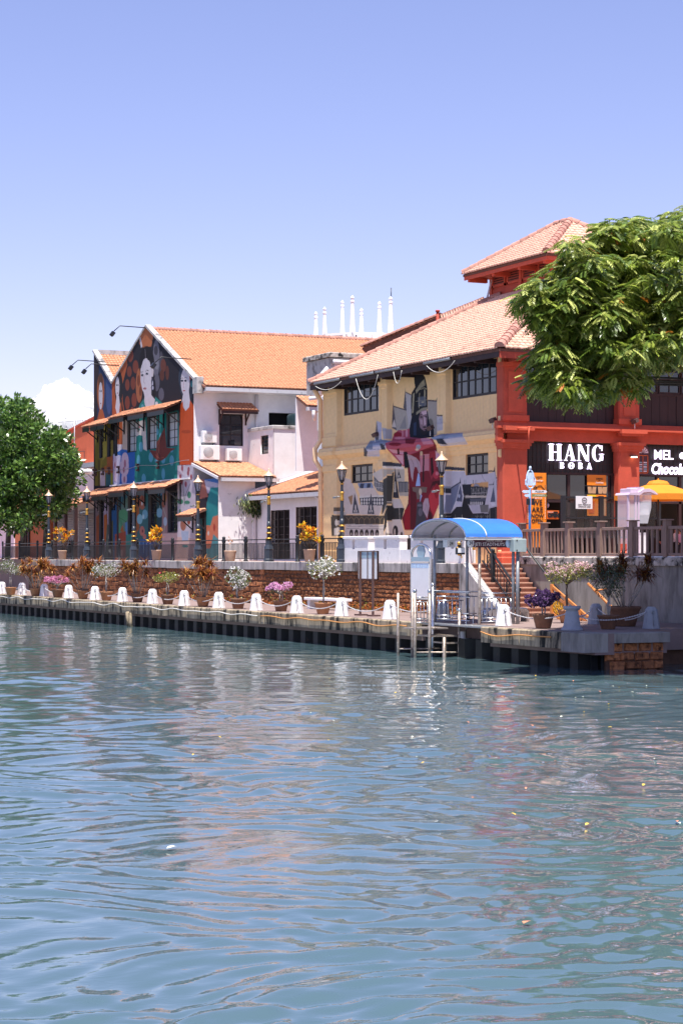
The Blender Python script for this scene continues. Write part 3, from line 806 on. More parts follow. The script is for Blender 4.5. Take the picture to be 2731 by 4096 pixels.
p.P('a2503c', (345, 1120), (480, 1080), (480, 1440), (340, 1440)); p.P('c06a5c', (370, 1250), (400, 1240), (400, 1440), (370, 1440)); p.P('b46a3a', (410, 1080), (440, 1000), (460, 1100)); p.E('d89a8c', 430, 1360, 14, 50); p.P('3c9088', (480, 1130), (620, 1100), (620, 1440), (480, 1440))
p.P('a4643a', (605, 590), (650, 580), (650, 1150), (605, 1150)); p.P('3c7478', (650, 590), (760, 580), (760, 1440), (610, 1440), (620, 1100), (650, 1050))
p.E('b06e58', 685, 720, 42, 90); p.E('8c4a3c', 690, 690, 16, 50); p.E('e0d8d8', 684, 732, 11, 26); p.E('8cc8d8', 655, 930, 36, 64); p.E('78b4cc', 720, 870, 34, 60); p.E('b8e0ea', 700, 900, 14, 30); p.E('c88074', 685, 1080, 32, 62); p.E('7a3c44', 690, 1080, 10, 20); p.E('c88074', 715, 1150, 22, 34)
p.P('3c6aa6', (650, 1180), (900, 1180), (920, 1440), (640, 1440)); 
for x in range(655, 915, 22): p.L(random.choice(['8cb8e0', '2a3c70', 'c8d8ec', '2c6a80']), 5, (x, 1190 + (x % 3) * 20), (x + random.uniform(-14, 14), 1440))
p.P('224a52', (865, 580), (940, 570), (940, 1200), (865, 1200)); p.E('78b0dc', 912, 605, 22, 34); p.E('80b8d0', 902, 850, 40, 58); p.L('b8d4d0', 4, (905, 690), (905, 800)); p.P('a88a8c', (940, 580), (1005, 570), (1005, 1200), (930, 1200)); p.E('c08a5c', 970, 660, 24, 56); p.E('9c5a48', 952, 740, 22, 46); p.E('b8d0e8', 975, 960, 22, 56); p.L('c8d8c8', 4, (950, 790), (985, 900), (960, 1100)); p.P('e0c0bc', (940, 1110), (1150, 1100), (1150, 1440), (920, 1440))
p.P('dcd2de', (1128, 255), (1355, 250), (1355, 1440), (1120, 1440)); p.P('e2c0ba', (1110, 1150), (1355, 1180), (1355, 1440), (1050, 1440)); p.L('6a8078', 6, (1215, 760), (1225, 640), (1290, 480)); p.L('6a8078', 6, (1215, 760), (1195, 420)); p.L('7a9088', 6, (1240, 880), (1240, 1040))
for x, y in ((1188, 290), (1268, 310), (1180, 460), (1232, 490), (1300, 400), (1165, 400), (1262, 350)): p.E('b06470', x, y, 15, 36); p.L('903c50', 4, (x, y), (x + 8, y + 44))
for x, y, rx, ry in ((1165, 710, 36, 34), (1250, 720, 34, 24), (1275, 625, 24, 44), (1160, 860, 14, 60), (1205, 890, 20, 42), (1270, 880, 28, 36)): p.E('4e9276', x, y, rx, ry)
p.E('b0705c', 1200, 1000, 36, 76); p.E('a4503c', 1270, 960, 20, 40); p.P('b8c8e4', (1175, 1080), (1270, 1080), (1262, 1200), (1185, 1200)); p.E('4ca0a4', 1225, 1270, 38, 16)
# painted ground-floor wall past the little porch (teal and coral)
p = mp_.frame(750, 1750, .3827)
p.P('4a84cc', (85, 330), (320, 410), (320, 560), (85, 560)); p.P('d8d2e6', (110, 430), (320, 480), (320, 580), (110, 580)); p.P('c07868', (120, 440), (170, 420), (215, 620), (130, 640)); p.P('2f9a9c', (240, 520), (320, 520), (320, 900), (180, 960), (200, 690)); p.P('e88866', (185, 920), (240, 920), (265, 830), (320, 810), (320, 1060), (270, 1010), (235, 1170), (190, 1160)); p.P('5aa0a8', (190, 1160), (240, 1160), (270, 1010), (320, 1060), (320, 1290), (190, 1290)); p.E('e8e0d8', 218, 1000, 10, 22); p.E('c04c40', 280, 940, 12, 40)

def gtop(x):
    return float(np.interp(x, [-119.4, -119, -115.5, -109.4, -101.0], [15.95, 15.95, 13.65, 16.47, 12.55]))
upw = [(ux(a), ux(b), 9.35, 11.25) for a, b in ((509, 545), (588, 626), (666, 710))] + [(ux(a), ux(b), 9.25, 11.0) for a, b in ((397, 411), (429, 443), (459, 470))]
low = [(ux(a), ux(b), 4.57, 6.85) for a, b in ((511, 545), (596, 627), (674, 710))] + [(ux(a), ux(b), 3.15, 6.85) for a, b in ((396, 414), (434, 447), (467, 475))]
porch = [(ux(796), ux(824), 3.05, 5.25)]
MW = grid_wall('mural_wall', 'y', MURB, -119.0, -101.7, 2.95, 12.3, MH, 'mural', openings=upw + low, du=.055, dz=.042, painter=mp_, top=gtop, z2n=70, reveal=.25)
grid_wall('extension_wall', 'y', MURB, -101.7, -98.1, 2.95, 7.35, MH, 'mural', openings=porch, du=.07, dz=.06, painter=mp_, reveal=.25)
for i, (a, b, c, d) in enumerate(upw):
    window(MH, 'y', MURB, a, b, c, d, 2, 4, d=-.18, pm='pane_white' if i < 3 else 'pane')
for i, (a, b, c, d) in enumerate(low):
    window(MH, 'y', MURB, a, b, c, d, 2, 4, d=-.18)
mb = MB(); wbox(mb, 'y', MURB, *porch[0], -.24, -.20); mb.build('door', 'frame', MH)
# gable copings
def coping(p, q, w=.34, h=.14):
    mb = MB(); mb.obox(p, q, w, h); return mb.build('gable_coping', 'coping', MH)
coping((-119.1, MURB + .12, 16.0), (-115.5, MURB + .12, 13.72)); coping((-115.5, MURB + .12, 13.72), (-109.4, MURB + .12, 16.53)); coping((-109.4, MURB + .12, 16.55), (-101.6, MURB + .12, 12.85))
mb = MB(); mb.bevbox(-101.75, -101.05, MURB - .06, MURB + .34, 12.05, 12.95, .03); mb.build('kneeler', 'coping', MH)
# side wall facing along the quay (in the shade of the eaves)
WA = -101.7
wy = lambda px, a=WA: on_x(px, 2000, a).y
wz = lambda px, py, a=WA: on_x(px, py, a).z
sw = [(wy(877), wy(973), wz(925, 1783), wz(925, 1655)), (wy(1075), wy(1172), wz(1120, 1702), wz(1120, 1651))]
grid_wall('side_wall', 'x', WA, MURB, 62, 2.95, 12.35, MH, 'white_wall', openings=sw, du=1, dz=1)
window(MH, 'x', WA, *sw[0], 2, 3, d=-.12)
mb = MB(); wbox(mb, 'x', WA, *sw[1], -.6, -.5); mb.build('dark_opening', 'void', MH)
mb = MB(); mb.box(-119, -118.8, MURB + .02, 62, 2.9, 15.5); mb.box(-119, WA - .02, 61.8, 62, 2.9, 12); mb.build('rear_wall', 'white_wall', MH)
# roofs
tl = Tiles('tile')
rz_ = lambda x: 16.30 + (x + 109.4) * (12.42 - 16.30) / (8.6)
dk = deck_poly('roof', [(-109.4, MURB + .2, 16.3), (-100.8, MURB + .2, 12.42), (-100.8, 62, 12.42), (-109.4, 62, 16.3)], MH)
L_ = math.hypot(8.6, 3.88)
tl.slope(dk, (-100.8, MURB + .36, 12.42), (0, 1, 0), (-8.6, 0, 3.88), [(0, 0), (22.5, 0), (22.5, L_), (0, L_)], .21, .25)
ridge_caps(dk, (-109.4, MURB + .3, 16.36), (-109.4, 62, 16.36), .16, .4)
dk2 = deck_poly('roof', [(-109.4, MURB + .2, 16.3), (-109.4, 62, 16.3), (-115.5, 62, 13.5), (-115.5, MURB + .2, 13.5)], MH)
dk3 = deck_poly('roof', [(-119, MURB + .2, 15.75), (-115.5, MURB + .2, 13.5), (-115.5, 62, 13.5), (-119, 62, 15.75)], MH)
L3 = math.hypot(3.5, 2.25)
tl.slope(dk3, (-115.5, MURB + .36, 13.5), (0, 1, 0), (-3.5, 0, 2.25), [(0, 0), (14, 0), (14, L3), (0, L3)], .21, .25)
mb = MB(); mb.box(-119.2, -118.85, MURB + .3, 62, 15.75, 16.05); mb.build('parapet', 'coping', MH)
# gutter with brackets
mb = MB(); mb.box(-100.82, -100.62, MURB + .3, 46.4, 12.16, 12.36); mb.build('gutter', 'gutter', MH)
mb = MB(); mb.box(-101.68, -100.84, MURB + .34, 47, 12.14, 12.22); mb.build('soffit', 'white_wall', MH)
# tiled canopies over the windows of the river wall
CAN = {}
def canopy(x0, x1, zt, dep, drop, m='iron'):
    o = deck_poly('canopy', [(x0, MURB - .02, zt), (x1, MURB - .02, zt), (x1, MURB - dep, zt - drop), (x0, MURB - dep, zt - drop)], MH, .07)
    sl = math.hypot(dep, drop)
    tl.slope(o, (x0, MURB - dep, zt - drop), (1, 0, 0), (0, dep, drop), [(0, -.05), (x1 - x0, -.05), (x1 - x0, sl), (0, sl)], .19, .24)
    mb = MB(); mb.box(x0 + .03, x1 - .03, MURB - dep + .005, MURB - dep + .04, zt - drop - .30, zt - drop - .06)
    mb.build('fascia', 'iron', o)
    for x in (x0 + .12, x1 - .12):
        mb = MB(); mb.obox((x, MURB - .03, zt - drop - .75), (x, MURB - dep + .1, zt - drop - .1), .05, .06); mb.box(x - .03, x + .03, MURB - .07, MURB - .01, zt - drop - .9, zt - .15); mb.build('bracket', 'iron', o)
    return o
for i, (a, b, c, d) in enumerate(upw[:3]): canopy((a + b) / 2 - 1.38, (a + b) / 2 + 1.38, 11.78, 1.0, .42)
for i, (a, b, c, d) in enumerate(upw[3:]): canopy((a + b) / 2 - .66, (a + b) / 2 + .66, 11.55, 1.0, .42)
for i, (a, b, c, d) in enumerate(low[:3]): canopy((a + b) / 2 - 1.38, (a + b) / 2 + 1.38, 7.42, 1.0, .42)
for i, (a, b, c, d) in enumerate(low[3:]): canopy((a + b) / 2 - .66, (a + b) / 2 + .66, 7.3, 1.0, .42)
canopy(ux(770), ux(828), 5.75, .9, .35)
mb = MB(); mb.box(-115.6, -102.2, MURB - .12, MURB - .01, 7.44, 7.52); mb.build('ledge', 'white_trim', MH)
# service pipe with insulator brackets between the storeys
mb = MB(); mb.tube([(x, MURB - .10 - .03 * math.sin(x * 1.7), 8.42 + .06 * math.sin(x * .9)) for x in np.arange(-118.6, -102, .5)], .016, 6); mb.build('service_pipe', 'galv', MH)
for px in (373, 386, 415, 439, 477, 555, 636):
    x = ux(max(px, 380)); mb = MB(); mb.box(x - .1, x + .1, MURB - .16, MURB - .005, 8.5, 8.62); mb.box(x - .1, x + .1, MURB - .16, MURB - .005, 8.18, 8.30); mb.box(x - .05, x + .05, MURB - .08, MURB - .005, 8.3, 8.5); mb.build('pipe_bracket', 'brown_steel', MH)
# window hood on the side wall
hx0, hx1 = wy(866), wy(1012); hz = wz(900, 1615)
o = deck_poly('canopy', [(WA + .02, hx0, hz), (WA + .02, hx1, hz), (WA + .75, hx1 + .05, hz - .36), (WA + .75, hx0 - .05, hz - .36)], MH, .06)
sl = math.hypot(.73, .36)
tl.slope(o, (WA + .75, hx0, hz - .36), (0, 1, 0), (-.73, 0, .36), [(0, -.05), (hx1 - hx0, -.05), (hx1 - hx0, sl), (0, sl)], .19, .24)
mb = MB(); mb.box(WA + .70, WA + .74, hx0, hx1, hz - .56, hz - .40); mb.build('fascia', 'fascia', o)
for y in (hx0 + .15, hx1 - .45):
    mb = MB(); mb.obox((WA + .03, y, hz - 1.0), (WA + .66, y, hz - .42), .06, .07); mb.box(WA + .005, WA + .07, y - .04, y + .04, hz - 1.15, hz - .3); mb.build('bracket', 'fascia', o)
# ground-floor extension, its roof and gutter
grid_wall('extension_front', 'x', -98.1, MURB, 41.1, 2.95, 7.35, MH, 'white_stain', du=1, dz=1)
ek = deck_poly('extension_roof', [(WA + .02, MURB - .1, 8.32), (WA + .02, 42.2, 8.32), (-97.75, 42.2, 7.42), (-97.75, MURB - .1, 7.42)], MH)
sl = math.hypot(3.93, .9)
tl.slope(ek, (-97.75, MURB - .05, 7.42), (0, 1, 0), (-3.93, 0, .9), [(0, 0), (3.15, 0), (3.15, sl), (0, sl)], .2, .25)
mb = MB(); mb.box(-97.74, -97.58, MURB, 42.3, 7.18, 7.36); mb.build('gutter', 'gutter', MH)
mb = MB(); mb.obox((WA + .1, MURB - .16, 8.22), (-97.75, MURB - .16, 7.34), .06, .14); mb.build('verge_board', 'pvc', MH)
# box room with the water tank on its roof
grid_wall('tank_room_front', 'x', -98.2, 42.22, 47, 5.5, 10.05, MH, 'white_wall', du=1, dz=1)
lw = on_y(1043, 1790, 42.2); lw2 = on_y(1073, 1760, 42.2)
grid_wall('tank_room_side', 'y', 42.2, WA, -98.2, 5.5, 10.05, MH, 'white_stain', openings=[(lw.x, lw2.x, 8.75, 9.75)], du=1, dz=1)
window(MH, 'y', 42.2, lw.x, lw2.x, 8.75, 9.75, 1, 5, d=-.1)
mb = MB(); mb.bevbox(WA + .02, -98.14, 42.14, 47, 10.05, 10.24, .03); mb.build('tank_room_slab', 'coping', MH)
# air-conditioner outdoor units
def ac_unit(px0, px1, py0, py1, label, a=WA):
    y0, y1 = wy(px0, a), wy(px1, a); z0, z1 = wz(px0, py1, a), wz(px0, py0, a)
    t = thing('air_conditioner', (a + .3, (y0 + y1) / 2, z0), label, 'air conditioner', 'air conditioners on the white side wall')
    mb = MB(); mb.bevbox(a + .10, a + .42, y0, y1, z0, z1, .02); mb.build('casing', 'plastic_white', t)
    cy = y0 + (y1 - y0) * .40; cz = (z0 + z1) / 2; r = (z1 - z0) * .38; mb = MB()
    mb.tube([(a + .421, cy, cz), (a + .43, cy, cz)], r, 20); mb.build('fan_grille', 'grille', t)
    mb = MB()
    for k in range(-4, 5): mb.box(a + .432, a + .437, cy + k * r / 4.5 - .006, cy + k * r / 4.5 + .006, cz - r, cz + r); mb.box(a + .438, a + .442, cy - r, cy + r, cz + k * r / 4.5 - .006, cz + k * r / 4.5 + .006)
    mb.build('guard', 'plastic_white', t)
    for y in (y0 + .1, y1 - .1):
        mb = MB(); mb.box(a + .01, a + .44, y - .02, y + .02, z0 - .05, z0 - .005); mb.box(a + .01, a + .04, y - .02, y + .02, z0 - .3, z0 - .05); mb.build('bracket', 'galv', t)
ac_unit(800, 857, 1724, 1770, 'smaller upper air conditioner unit beside the orange dress of the mural')
ac_unit(792, 868, 1781, 1838, 'largest air conditioner unit, below the smaller one at the wall corner')
ac_unit(897, 957, 1795, 1842, 'air conditioner unit with dark fan under the hooded window')
# drain pipe on the side wall, tank, patch
mb = MB(); y = wy(1024); mb.tube([(WA + .12, y, 12.1), (WA + .12, y, 8.4)], .09, 8); mb.build('drain_pipe', 'pvc', MH)
tk = thing('water_tank', (-100, 44.6, 10.24), 'dark water tank on the white box room roof', 'water tank')
mb = MB(); mb.lathe([(.95, 0), (1.0, .1), (1.0, .62), (.9, .75), (.3, .86), (.28, .92), (.05, .93)], (-100.1, 44.9, 10.26), 20); mb.build('drum', 'tank', tk)
mb = MB(); mb.tube([(-99.0, 44.2, 10.3), (-98.9, 44.1, 10.9), (-99.3, 44.3, 11.0)], .03, 6); mb.build('pipe', 'pvc', tk)

# ---- lean-to with grille doors between the white house and the tan building
LB, LE = 41.1, -97.9
LT = thing('lean_to_house', (-90, 42, TZ), 'low white lean-to with orange roof and two dark grille doors', 'house')
dz_ = lambda px, py: on_y(px, py, LB)
dl = [(dz_(1082, 0).x, dz_(1158, 0).x, 3.06, 5.62), (dz_(1182, 0).x, dz_(1267, 0).x, 3.06, 5.72)]
grid_wall('front_wall', 'y', LB, LE, -82.4, 2.95, 6.45, LT, 'white_wall', openings=dl, du=1, dz=1, reveal=.3)
for a, b, c, d in dl:
    mb = MB(); wbox(mb, 'y', LB, a, b, c, d, -.30, -.26); o = mb.build('door', 'void', LT)
    mb = MB()
    for x in np.linspace(a, b, 15): wbox(mb, 'y', LB, x - .015, x + .015, c, d, -.14, -.11)
    for z in np.linspace(c + .05, d - .05, 7): wbox(mb, 'y', LB, a, b, z - .018, z + .018, -.105, -.09)
    for x in (a, a + (b - a) * .36, a + (b - a) * .68, b): wbox(mb, 'y', LB, x - .05, x + .05, c, d, -.085, -.04)
    mb.build('grille', 'frame', o)
lk = deck_poly('roof', [(LE, LB - .5, 6.42), (-82.4, LB - .5, 6.42), (-82.4, 46.2, 8.2), (LE, 46.2, 8.2)], LT)
tl2 = Tiles('tile'); sl = math.hypot(5.6, 1.78)
tl2.slope(lk, (LE + .1, LB - .5, 6.42), (1, 0, 0), (0, 5.6, 1.78), [(0, 0), (15.3, 0), (15.3, sl), (0, sl)], .22, .25)
tl2.finish()
mb = MB(); mb.box(LE, -82.4, LB - .66, LB - .5, 6.17, 6.38); mb.build('gutter', 'gutter', LT)
mb = MB(); mb.tube([(LE - .02, LB - .55, 6.55), (LE - .02, 46.2, 8.34)], .11, 8); mb.build('verge_pipe', 'pvc', LT)
mb = MB(); x = dz_(1313, 0).x - .3; mb.tube([(x, LB - .58, 6.2), (x, LB - .12, 5.8), (x, LB - .12, 3.0)], .08, 8); mb.build('drain_pipe', 'pvc', LT)
mb = MB(); mb.box(-97.95, -97.8, LB - .24, LB - .08, 3.0, 6.2); mb.build('drain_pipe', 'pvc', LT)
tl.finish()

# hanging weeds from the gutter corner
def weed(name, c, n, ln, label, cols, sag=1.0, sp=.25):
    P = np.array(c) + rng.normal(0, sp, (n, 3)) * np.array([.6, 1, .7]); d = rand_dirs(n) * .6; d[:, 2] -= sag; 
    V, F, C = leaf_batch(P, d, rand_dirs(n), rng.uniform(ln * .5, ln, n), ln * .16, pal(n, cols, .7))
    return tag(put(name, np_mesh(name, V, F, 'leaf', C)), label, 'plant')
weed('wall_weed', on_x(1005, 2010, -97.6), 420, .34, 'green weed hanging from the gutter corner of the white extension', ['6f8a3a', '9aa860', '4c6430', 'b8b890'], .9, .32)
weed('wall_weed', on_x(1036, 2030, -97.5), 300, .40, 'dark green weed behind the lamp post by the lean-to', ['3c5428', '5a7034', '2c3c22'], 1.3, .26)

# ---- mural floodlights on arms
def flood_arm(px, py, dx, label):
    p = on_y(px, py, MURB); t = thing('flood_light', p, label, 'flood light', 'flood lights over the mural')
    mb = MB(); mb.tube([p + Vector((dx, 0.15, .02)), p + Vector((dx, -1.6, .06)), p + Vector((dx, -1.95, -.25))], .03, 6); mb.build('arm', 'iron', t)
    mb = MB(); mb.obox(p + Vector((dx - .14, -2.05, -.42)), p + Vector((dx + .14, -2.05, -.42)), .2, .26, (0, .6, .8)); mb.build('lamp_head', 'iron', t)
flood_arm(585, 1312, 0, 'flood light on a long arm at the gable peak'); flood_arm(755, 1437, 0, 'flood light on an arm over the right gable slope')
flood_arm(412, 1448, 0, 'flood light on an arm over the left small gable'); flood_arm(467, 1463, 0, 'flood light on an arm in the valley between gables')

# ================================================================== tan and red corner building
TA0, TA1 = -82.2, -66.0                          # left end of the tan wall, plane of the red facade
TH = thing('corner_building', (-74, 45, TZ), 'hip-roofed corner building, tan river wall with mural and red shop front', 'building')
tp = Paint('f2c692', 1.06)
TL = (1250, 1400, .3827); TL2 = (1250, 1800, .3827); TM = (1490, 1480, .2721); TR = (1740, 1850, .1913)
p = tp.frame(*TL)
# grey painted roofs of the upper storey
p.P('b8b2bc', (670, 740), (720, 760), (720, 960), (690, 960)); p.P('57565c', (668, 720), (690, 950), (650, 950)); p.P('a8a2a6', (725, 810), (830, 830), (830, 930), (740, 930)); p.P('7a8496', (600, 950), (720, 930), (760, 1040), (540, 1040)); p.P('c4beca', (560, 1040), (700, 1040), (700, 1110), (570, 1110)); p.P('55545a', (535, 1010), (575, 1060), (565, 1110), (535, 1110))
p = tp.frame(*TM)
p.P('a69c92', (300, 520), (400, 560), (500, 590), (560, 860), (420, 880), (340, 890)); p.P('5c575c', (300, 465), (280, 850), (350, 885), (330, 700)); p.P('c8bcb4', (318, 720), (345, 840), (275, 840)); p.L('4a464a', 16, (305, 530), (400, 560), (500, 590))
p.P('b0a8a8', (485, 320), (570, 365), (575, 640), (560, 830), (530, 860), (500, 600)); p.P('5c575c', (480, 262), (500, 600), (452, 560)); p.P('8a8482', (480, 660), (500, 860), (390, 860)); p.L('4a464a', 14, (485, 325), (570, 365))
p.P('a0958c', (810, 455), (945, 455), (945, 950), (890, 960), (860, 760), (810, 700)); p.L('46424a', 20, (810, 445), (945, 455)); p.P('46424a', (948, 405), (945, 465), (925, 455)); p.P('b4acae', (945, 680), (1030, 680), (1030, 880), (945, 900)); p.L('46424a', 20, (945, 665), (1030, 670)); p.E('6c665e', 850, 850, 46, 140)
# painted roof along the cornice
p.P('8790a4', (850, 1000), (1000, 940), (1323, 920), (1323, 980), (1100, 1000), (930, 1030)); p.P('c0b8bc', (930, 1020), (1100, 1000), (1330, 970), (1400, 1090), (1000, 1120)); p.P('3a3c46', (930, 1010), (1020, 1000), (1100, 1100), (960, 1080))
p.P('8790a4', (0, 1050), (110, 1020), (290, 1040), (210, 1090), (0, 1110)); p.P('c4bcc4', (0, 1110), (200, 1090), (190, 1160), (0, 1160)); p.P('4a4a52', (100, 1080), (160, 1080), (190, 1170), (130, 1170))
# tall figure: robe first, then cuffs, hands, beard, head-dress
p.P('701a26', (540, 990), (880, 1010), (935, 1110), (960, 1300), (995, 1560), (985, 1900), (930, 2080), (880, 2200), (760, 2352), (470, 2352), (430, 2180), (520, 1960), (530, 1700), (515, 1450), (500, 1200))
p.P('a84c5c', (560, 850), (480, 880), (370, 885), (310, 950), (280, 1040), (185, 1075), (200, 1150), (330, 1290), (445, 1415), (530, 1430), (560, 1240), (900, 1110), (880, 1020), (760, 990), (560, 985))
p.E('8c1c2c', 370, 950, 62, 40); p.E('c8808c', 400, 1000, 80, 20); p.E('7a1424', 330, 1090, 90, 26); p.E('c88a98', 500, 930, 16, 60); p.E('c07884', 440, 930, 12, 50); p.P('c490a4', (230, 1160), (460, 1190), (450, 1240), (300, 1220)); p.P('c898a8', (330, 1250), (450, 1250), (450, 1400)); p.P('3a0c14', (360, 1160), (390, 1150), (395, 1240), (365, 1240)); p.P('6a1020', (480, 1010), (640, 1010), (600, 1090), (480, 1080)); p.P('b87888', (700, 1000), (830, 1000), (900, 1090), (740, 1090))
p.P('b47480', (690, 1250), (830, 1230), (840, 1480), (780, 1480), (700, 1500)); p.P('8c2a38', (830, 1200), (920, 1180), (930, 1500), (860, 1620), (830, 1500)); p.P('2c0c12', (740, 1250), (760, 1250), (755, 1650), (730, 1650)); p.P('2c0c12', (850, 1300), (880, 1280), (900, 1500), (860, 1560)); p.E('a83040', 930, 1540, 40, 60); p.E('c06a78', 945, 1520, 24, 26); p.P('b03038', (820, 1850), (900, 1720), (985, 1700), (985, 1950), (900, 2150), (850, 2050)); p.P('3c0a10', (985, 1620), (880, 1640), (830, 1780), (880, 1700), (985, 1690)); p.E('8c1c24', 940, 1780, 34, 110); p.P('3a0c12', (820, 2060), (860, 2100), (880, 2200), (820, 2220))
p.P('c898a8', (920, 1180), (985, 1240), (990, 1420), (940, 1420)); p.P('54101a', (555, 1720), (640, 1720), (640, 2352), (555, 2352)); p.P('8c1420', (470, 2060), (550, 1980), (550, 2352), (470, 2352)); p.E('8a94a8', 672, 1130, 36, 34); p.E('c8b8b0', 650, 1170, 24, 16); p.E('c0a88c', 715, 1225, 20, 34)
p.P('14121a', (452, 1205), (505, 1200), (535, 1300), (540, 1440), (470, 1440)); p.P('a89098', (505, 1235), (570, 1255), (640, 1290), (690, 1350), (705, 1470), (690, 1530), (668, 1490), (650, 1430), (620, 1420), (600, 1500), (590, 1640), (565, 1570), (545, 1420)); p.L('7c6670', 7, (560, 1300), (600, 1380), (600, 1470)); p.L('7c6670', 6, (640, 1310), (675, 1400), (676, 1490)); p.P('92a4cc', (668, 1510), (690, 1540), (700, 1705), (630, 1705))
p.P('6a5850', (580, 1720), (800, 1720), (790, 1800), (720, 1800), (700, 1900), (650, 1900), (640, 1800), (590, 1780)); p.E('b8a490', 700, 1790, 22, 50); p.P('92a4cc', (705, 1820), (725, 1850), (690, 1960)); p.P('3c383e', (650, 1950), (720, 1930), (790, 2200), (760, 2352), (620, 2352), (640, 2150)); p.E('66606a', 690, 1990, 34, 20); p.E('5c5660', 700, 2090, 30, 60); p.P('a89098', (770, 1890), (815, 1885), (835, 2000), (800, 2180), (770, 2120), (735, 2060), (740, 1960)); p.L('7c6670', 6, (790, 1960), (770, 2060)); p.L('7c6670', 6, (810, 1980), (795, 2110))
p.P('181a26', (580, 650), (700, 590), (805, 590), (835, 780), (900, 880), (900, 985), (700, 1005), (545, 985), (540, 860)); p.P('2a3650', (600, 780), (640, 760), (640, 960), (600, 960))
p.P('8a6e74', (705, 600), (795, 582), (802, 690), (792, 840), (775, 910), (735, 930), (695, 830), (680, 710)); p.P('c4a4ac', (715, 610), (790, 592), (796, 650), (730, 655)); p.P('c4a4ac', (752, 690), (772, 690), (782, 800), (756, 810)); p.P('a88a92', (690, 720), (735, 730), (735, 800), (705, 800)); p.E('28222a', 715, 690, 22, 11); p.E('28222a', 782, 685, 15, 10); p.L('28222a', 9, (692, 665), (730, 650)); p.L('28222a', 9, (765, 660), (800, 650)); p.E('2a2228', 762, 838, 26, 12); p.E('7a4a4c', 765, 862, 16, 8); p.P('221c22', (700, 850), (735, 880), (790, 870), (800, 950), (720, 960)); p.E('6a5058', 760, 888, 18, 8)
p.P('1e1d22', (608, 52), (700, 55), (745, 65), (772, 110), (802, 250), (808, 570), (720, 600), (640, 665), (567, 675), (562, 420), (575, 330), (625, 250), (612, 180))
p.P('8c8470', (630, 300), (700, 190), (760, 130), (775, 220), (700, 270), (640, 350)); p.P('9a9078', (590, 350), (615, 330), (600, 620), (575, 640)); p.P('8c8470', (640, 620), (720, 560), (800, 545), (800, 580), (720, 600), (640, 660)); p.P('565a66', (660, 400), (780, 380), (790, 520), (670, 540)); p.L('a89c80', 9, (640, 300), (760, 260), (795, 280)); p.L('a89c80', 7, (690, 330), (680, 560)); p.L('8c8470', 7, (760, 280), (770, 530)); p.L('8c8470', 6, (630, 460), (800, 440))
p.E('a89c80', 735, 180, 10, 26); p.E('a89c80', 765, 340, 10, 60); p.E('b0a488', 735, 470, 22, 8); p.E('b0a488', 700, 520, 18, 6)
# lower left: painted palace, roofs, arcade
p = tp.frame(*TL2)
p.P('cdbcb0', (330, 290), (400, 310), (470, 480), (500, 660), (340, 660), (310, 500)); p.P('a07c58', (370, 490), (420, 470), (410, 600)); p.P('8290a8', (470, 345), (620, 340), (640, 400), (490, 400)); p.P('3a4050', (500, 350), (540, 350), (530, 400), (490, 400)); p.P('3a4050', (570, 350), (610, 350), (600, 395), (565, 395)); p.P('d2c0b2', (470, 400), (640, 395), (690, 470), (500, 490))
p.P('54565c', (640, 190), (690, 330), (740, 340), (740, 440), (680, 430), (640, 370)); 
for k in range(6): p.L('c8c0b8', 4, (645 + 16 * k, 300 + 14 * k), (650 + 16 * k, 430)); 
p.L('c8c0b8', 4, (640, 330), (740, 360)); p.L('c8c0b8', 4, (650, 390), (740, 400))
p.P('46443f', (735, 310), (800, 270), (850, 225), (830, 520), (760, 620), (720, 680), (735, 500)); p.P('cdc0b2', (620, 250), (730, 190), (735, 310), (690, 330)); p.P('3c4048', (730, 120), (930, 140), (930, 175), (730, 165)); p.P('d6ccc4', (730, 165), (950, 175), (950, 200), (730, 190)); p.P('b4a898', (735, 200), (960, 200), (960, 330), (870, 330), (855, 220), (735, 290))
p.P('34333a', (860, 180), (838, 500), (905, 505), (880, 330)); p.P('b8ac9c', (856, 330), (866, 330), (872, 440), (848, 440)); p.P('45474e', (890, 330), (1000, 330), (1000, 440), (900, 440))
for k in range(7): p.L('a8a098', 4, (898 + 15 * k, 340), (898 + 15 * k, 435))
p.P('33363e', (898, 215), (925, 290), (880, 300)); p.L('33363e', 4, (898, 205), (898, 230)); p.E('a8a098', 900, 275, 8, 16); p.P('a89c8e', (900, 440), (1000, 440), (1000, 480), (910, 480))
p.P('d4cabe', (490, 480), (740, 470), (740, 500), (490, 510)); p.P('3a3c42', (490, 500), (740, 490), (740, 580), (500, 580))
for k in range(9): p.E('d4ccc2', 512 + 27 * k, 520, 9, 16); p.E('d4ccc2', 512 + 27 * k, 556, 9, 16)
p.P('cfbfb2', (330, 570), (730, 580), (700, 680), (340, 670)); p.P('4a4a50', (438, 450), (415, 660), (488, 660)); p.P('4a4a50', (610, 450), (572, 670), (645, 670)); 
for x in (448, 608): p.E('c8bcb0', x, 600, 8, 30); p.E('c8bcb0', x - 10, 640, 7, 14); p.E('c8bcb0', x + 12, 640, 7, 14)
p.P('6a5c4c', (220, 600), (330, 600), (330, 640), (220, 640)); p.P('c4b6a6', (220, 640), (350, 645), (350, 680), (220, 670)); p.P('4c443a', (200, 680), (750, 685), (740, 775), (200, 780)); 
for k in range(7): p.L('8c7454', 5, (350 + 55 * k, 700), (375 + 55 * k, 730), (400 + 55 * k, 700)); p.L('8c7454', 4, (375 + 55 * k, 730), (375 + 55 * k, 775))
p.P('4c443a', (190, 700), (330, 690), (330, 900), (200, 900)); p.P('c9beb2', (225, 820), (310, 800), (310, 890), (225, 890)); p.E('c9beb2', 258, 760, 26, 40)
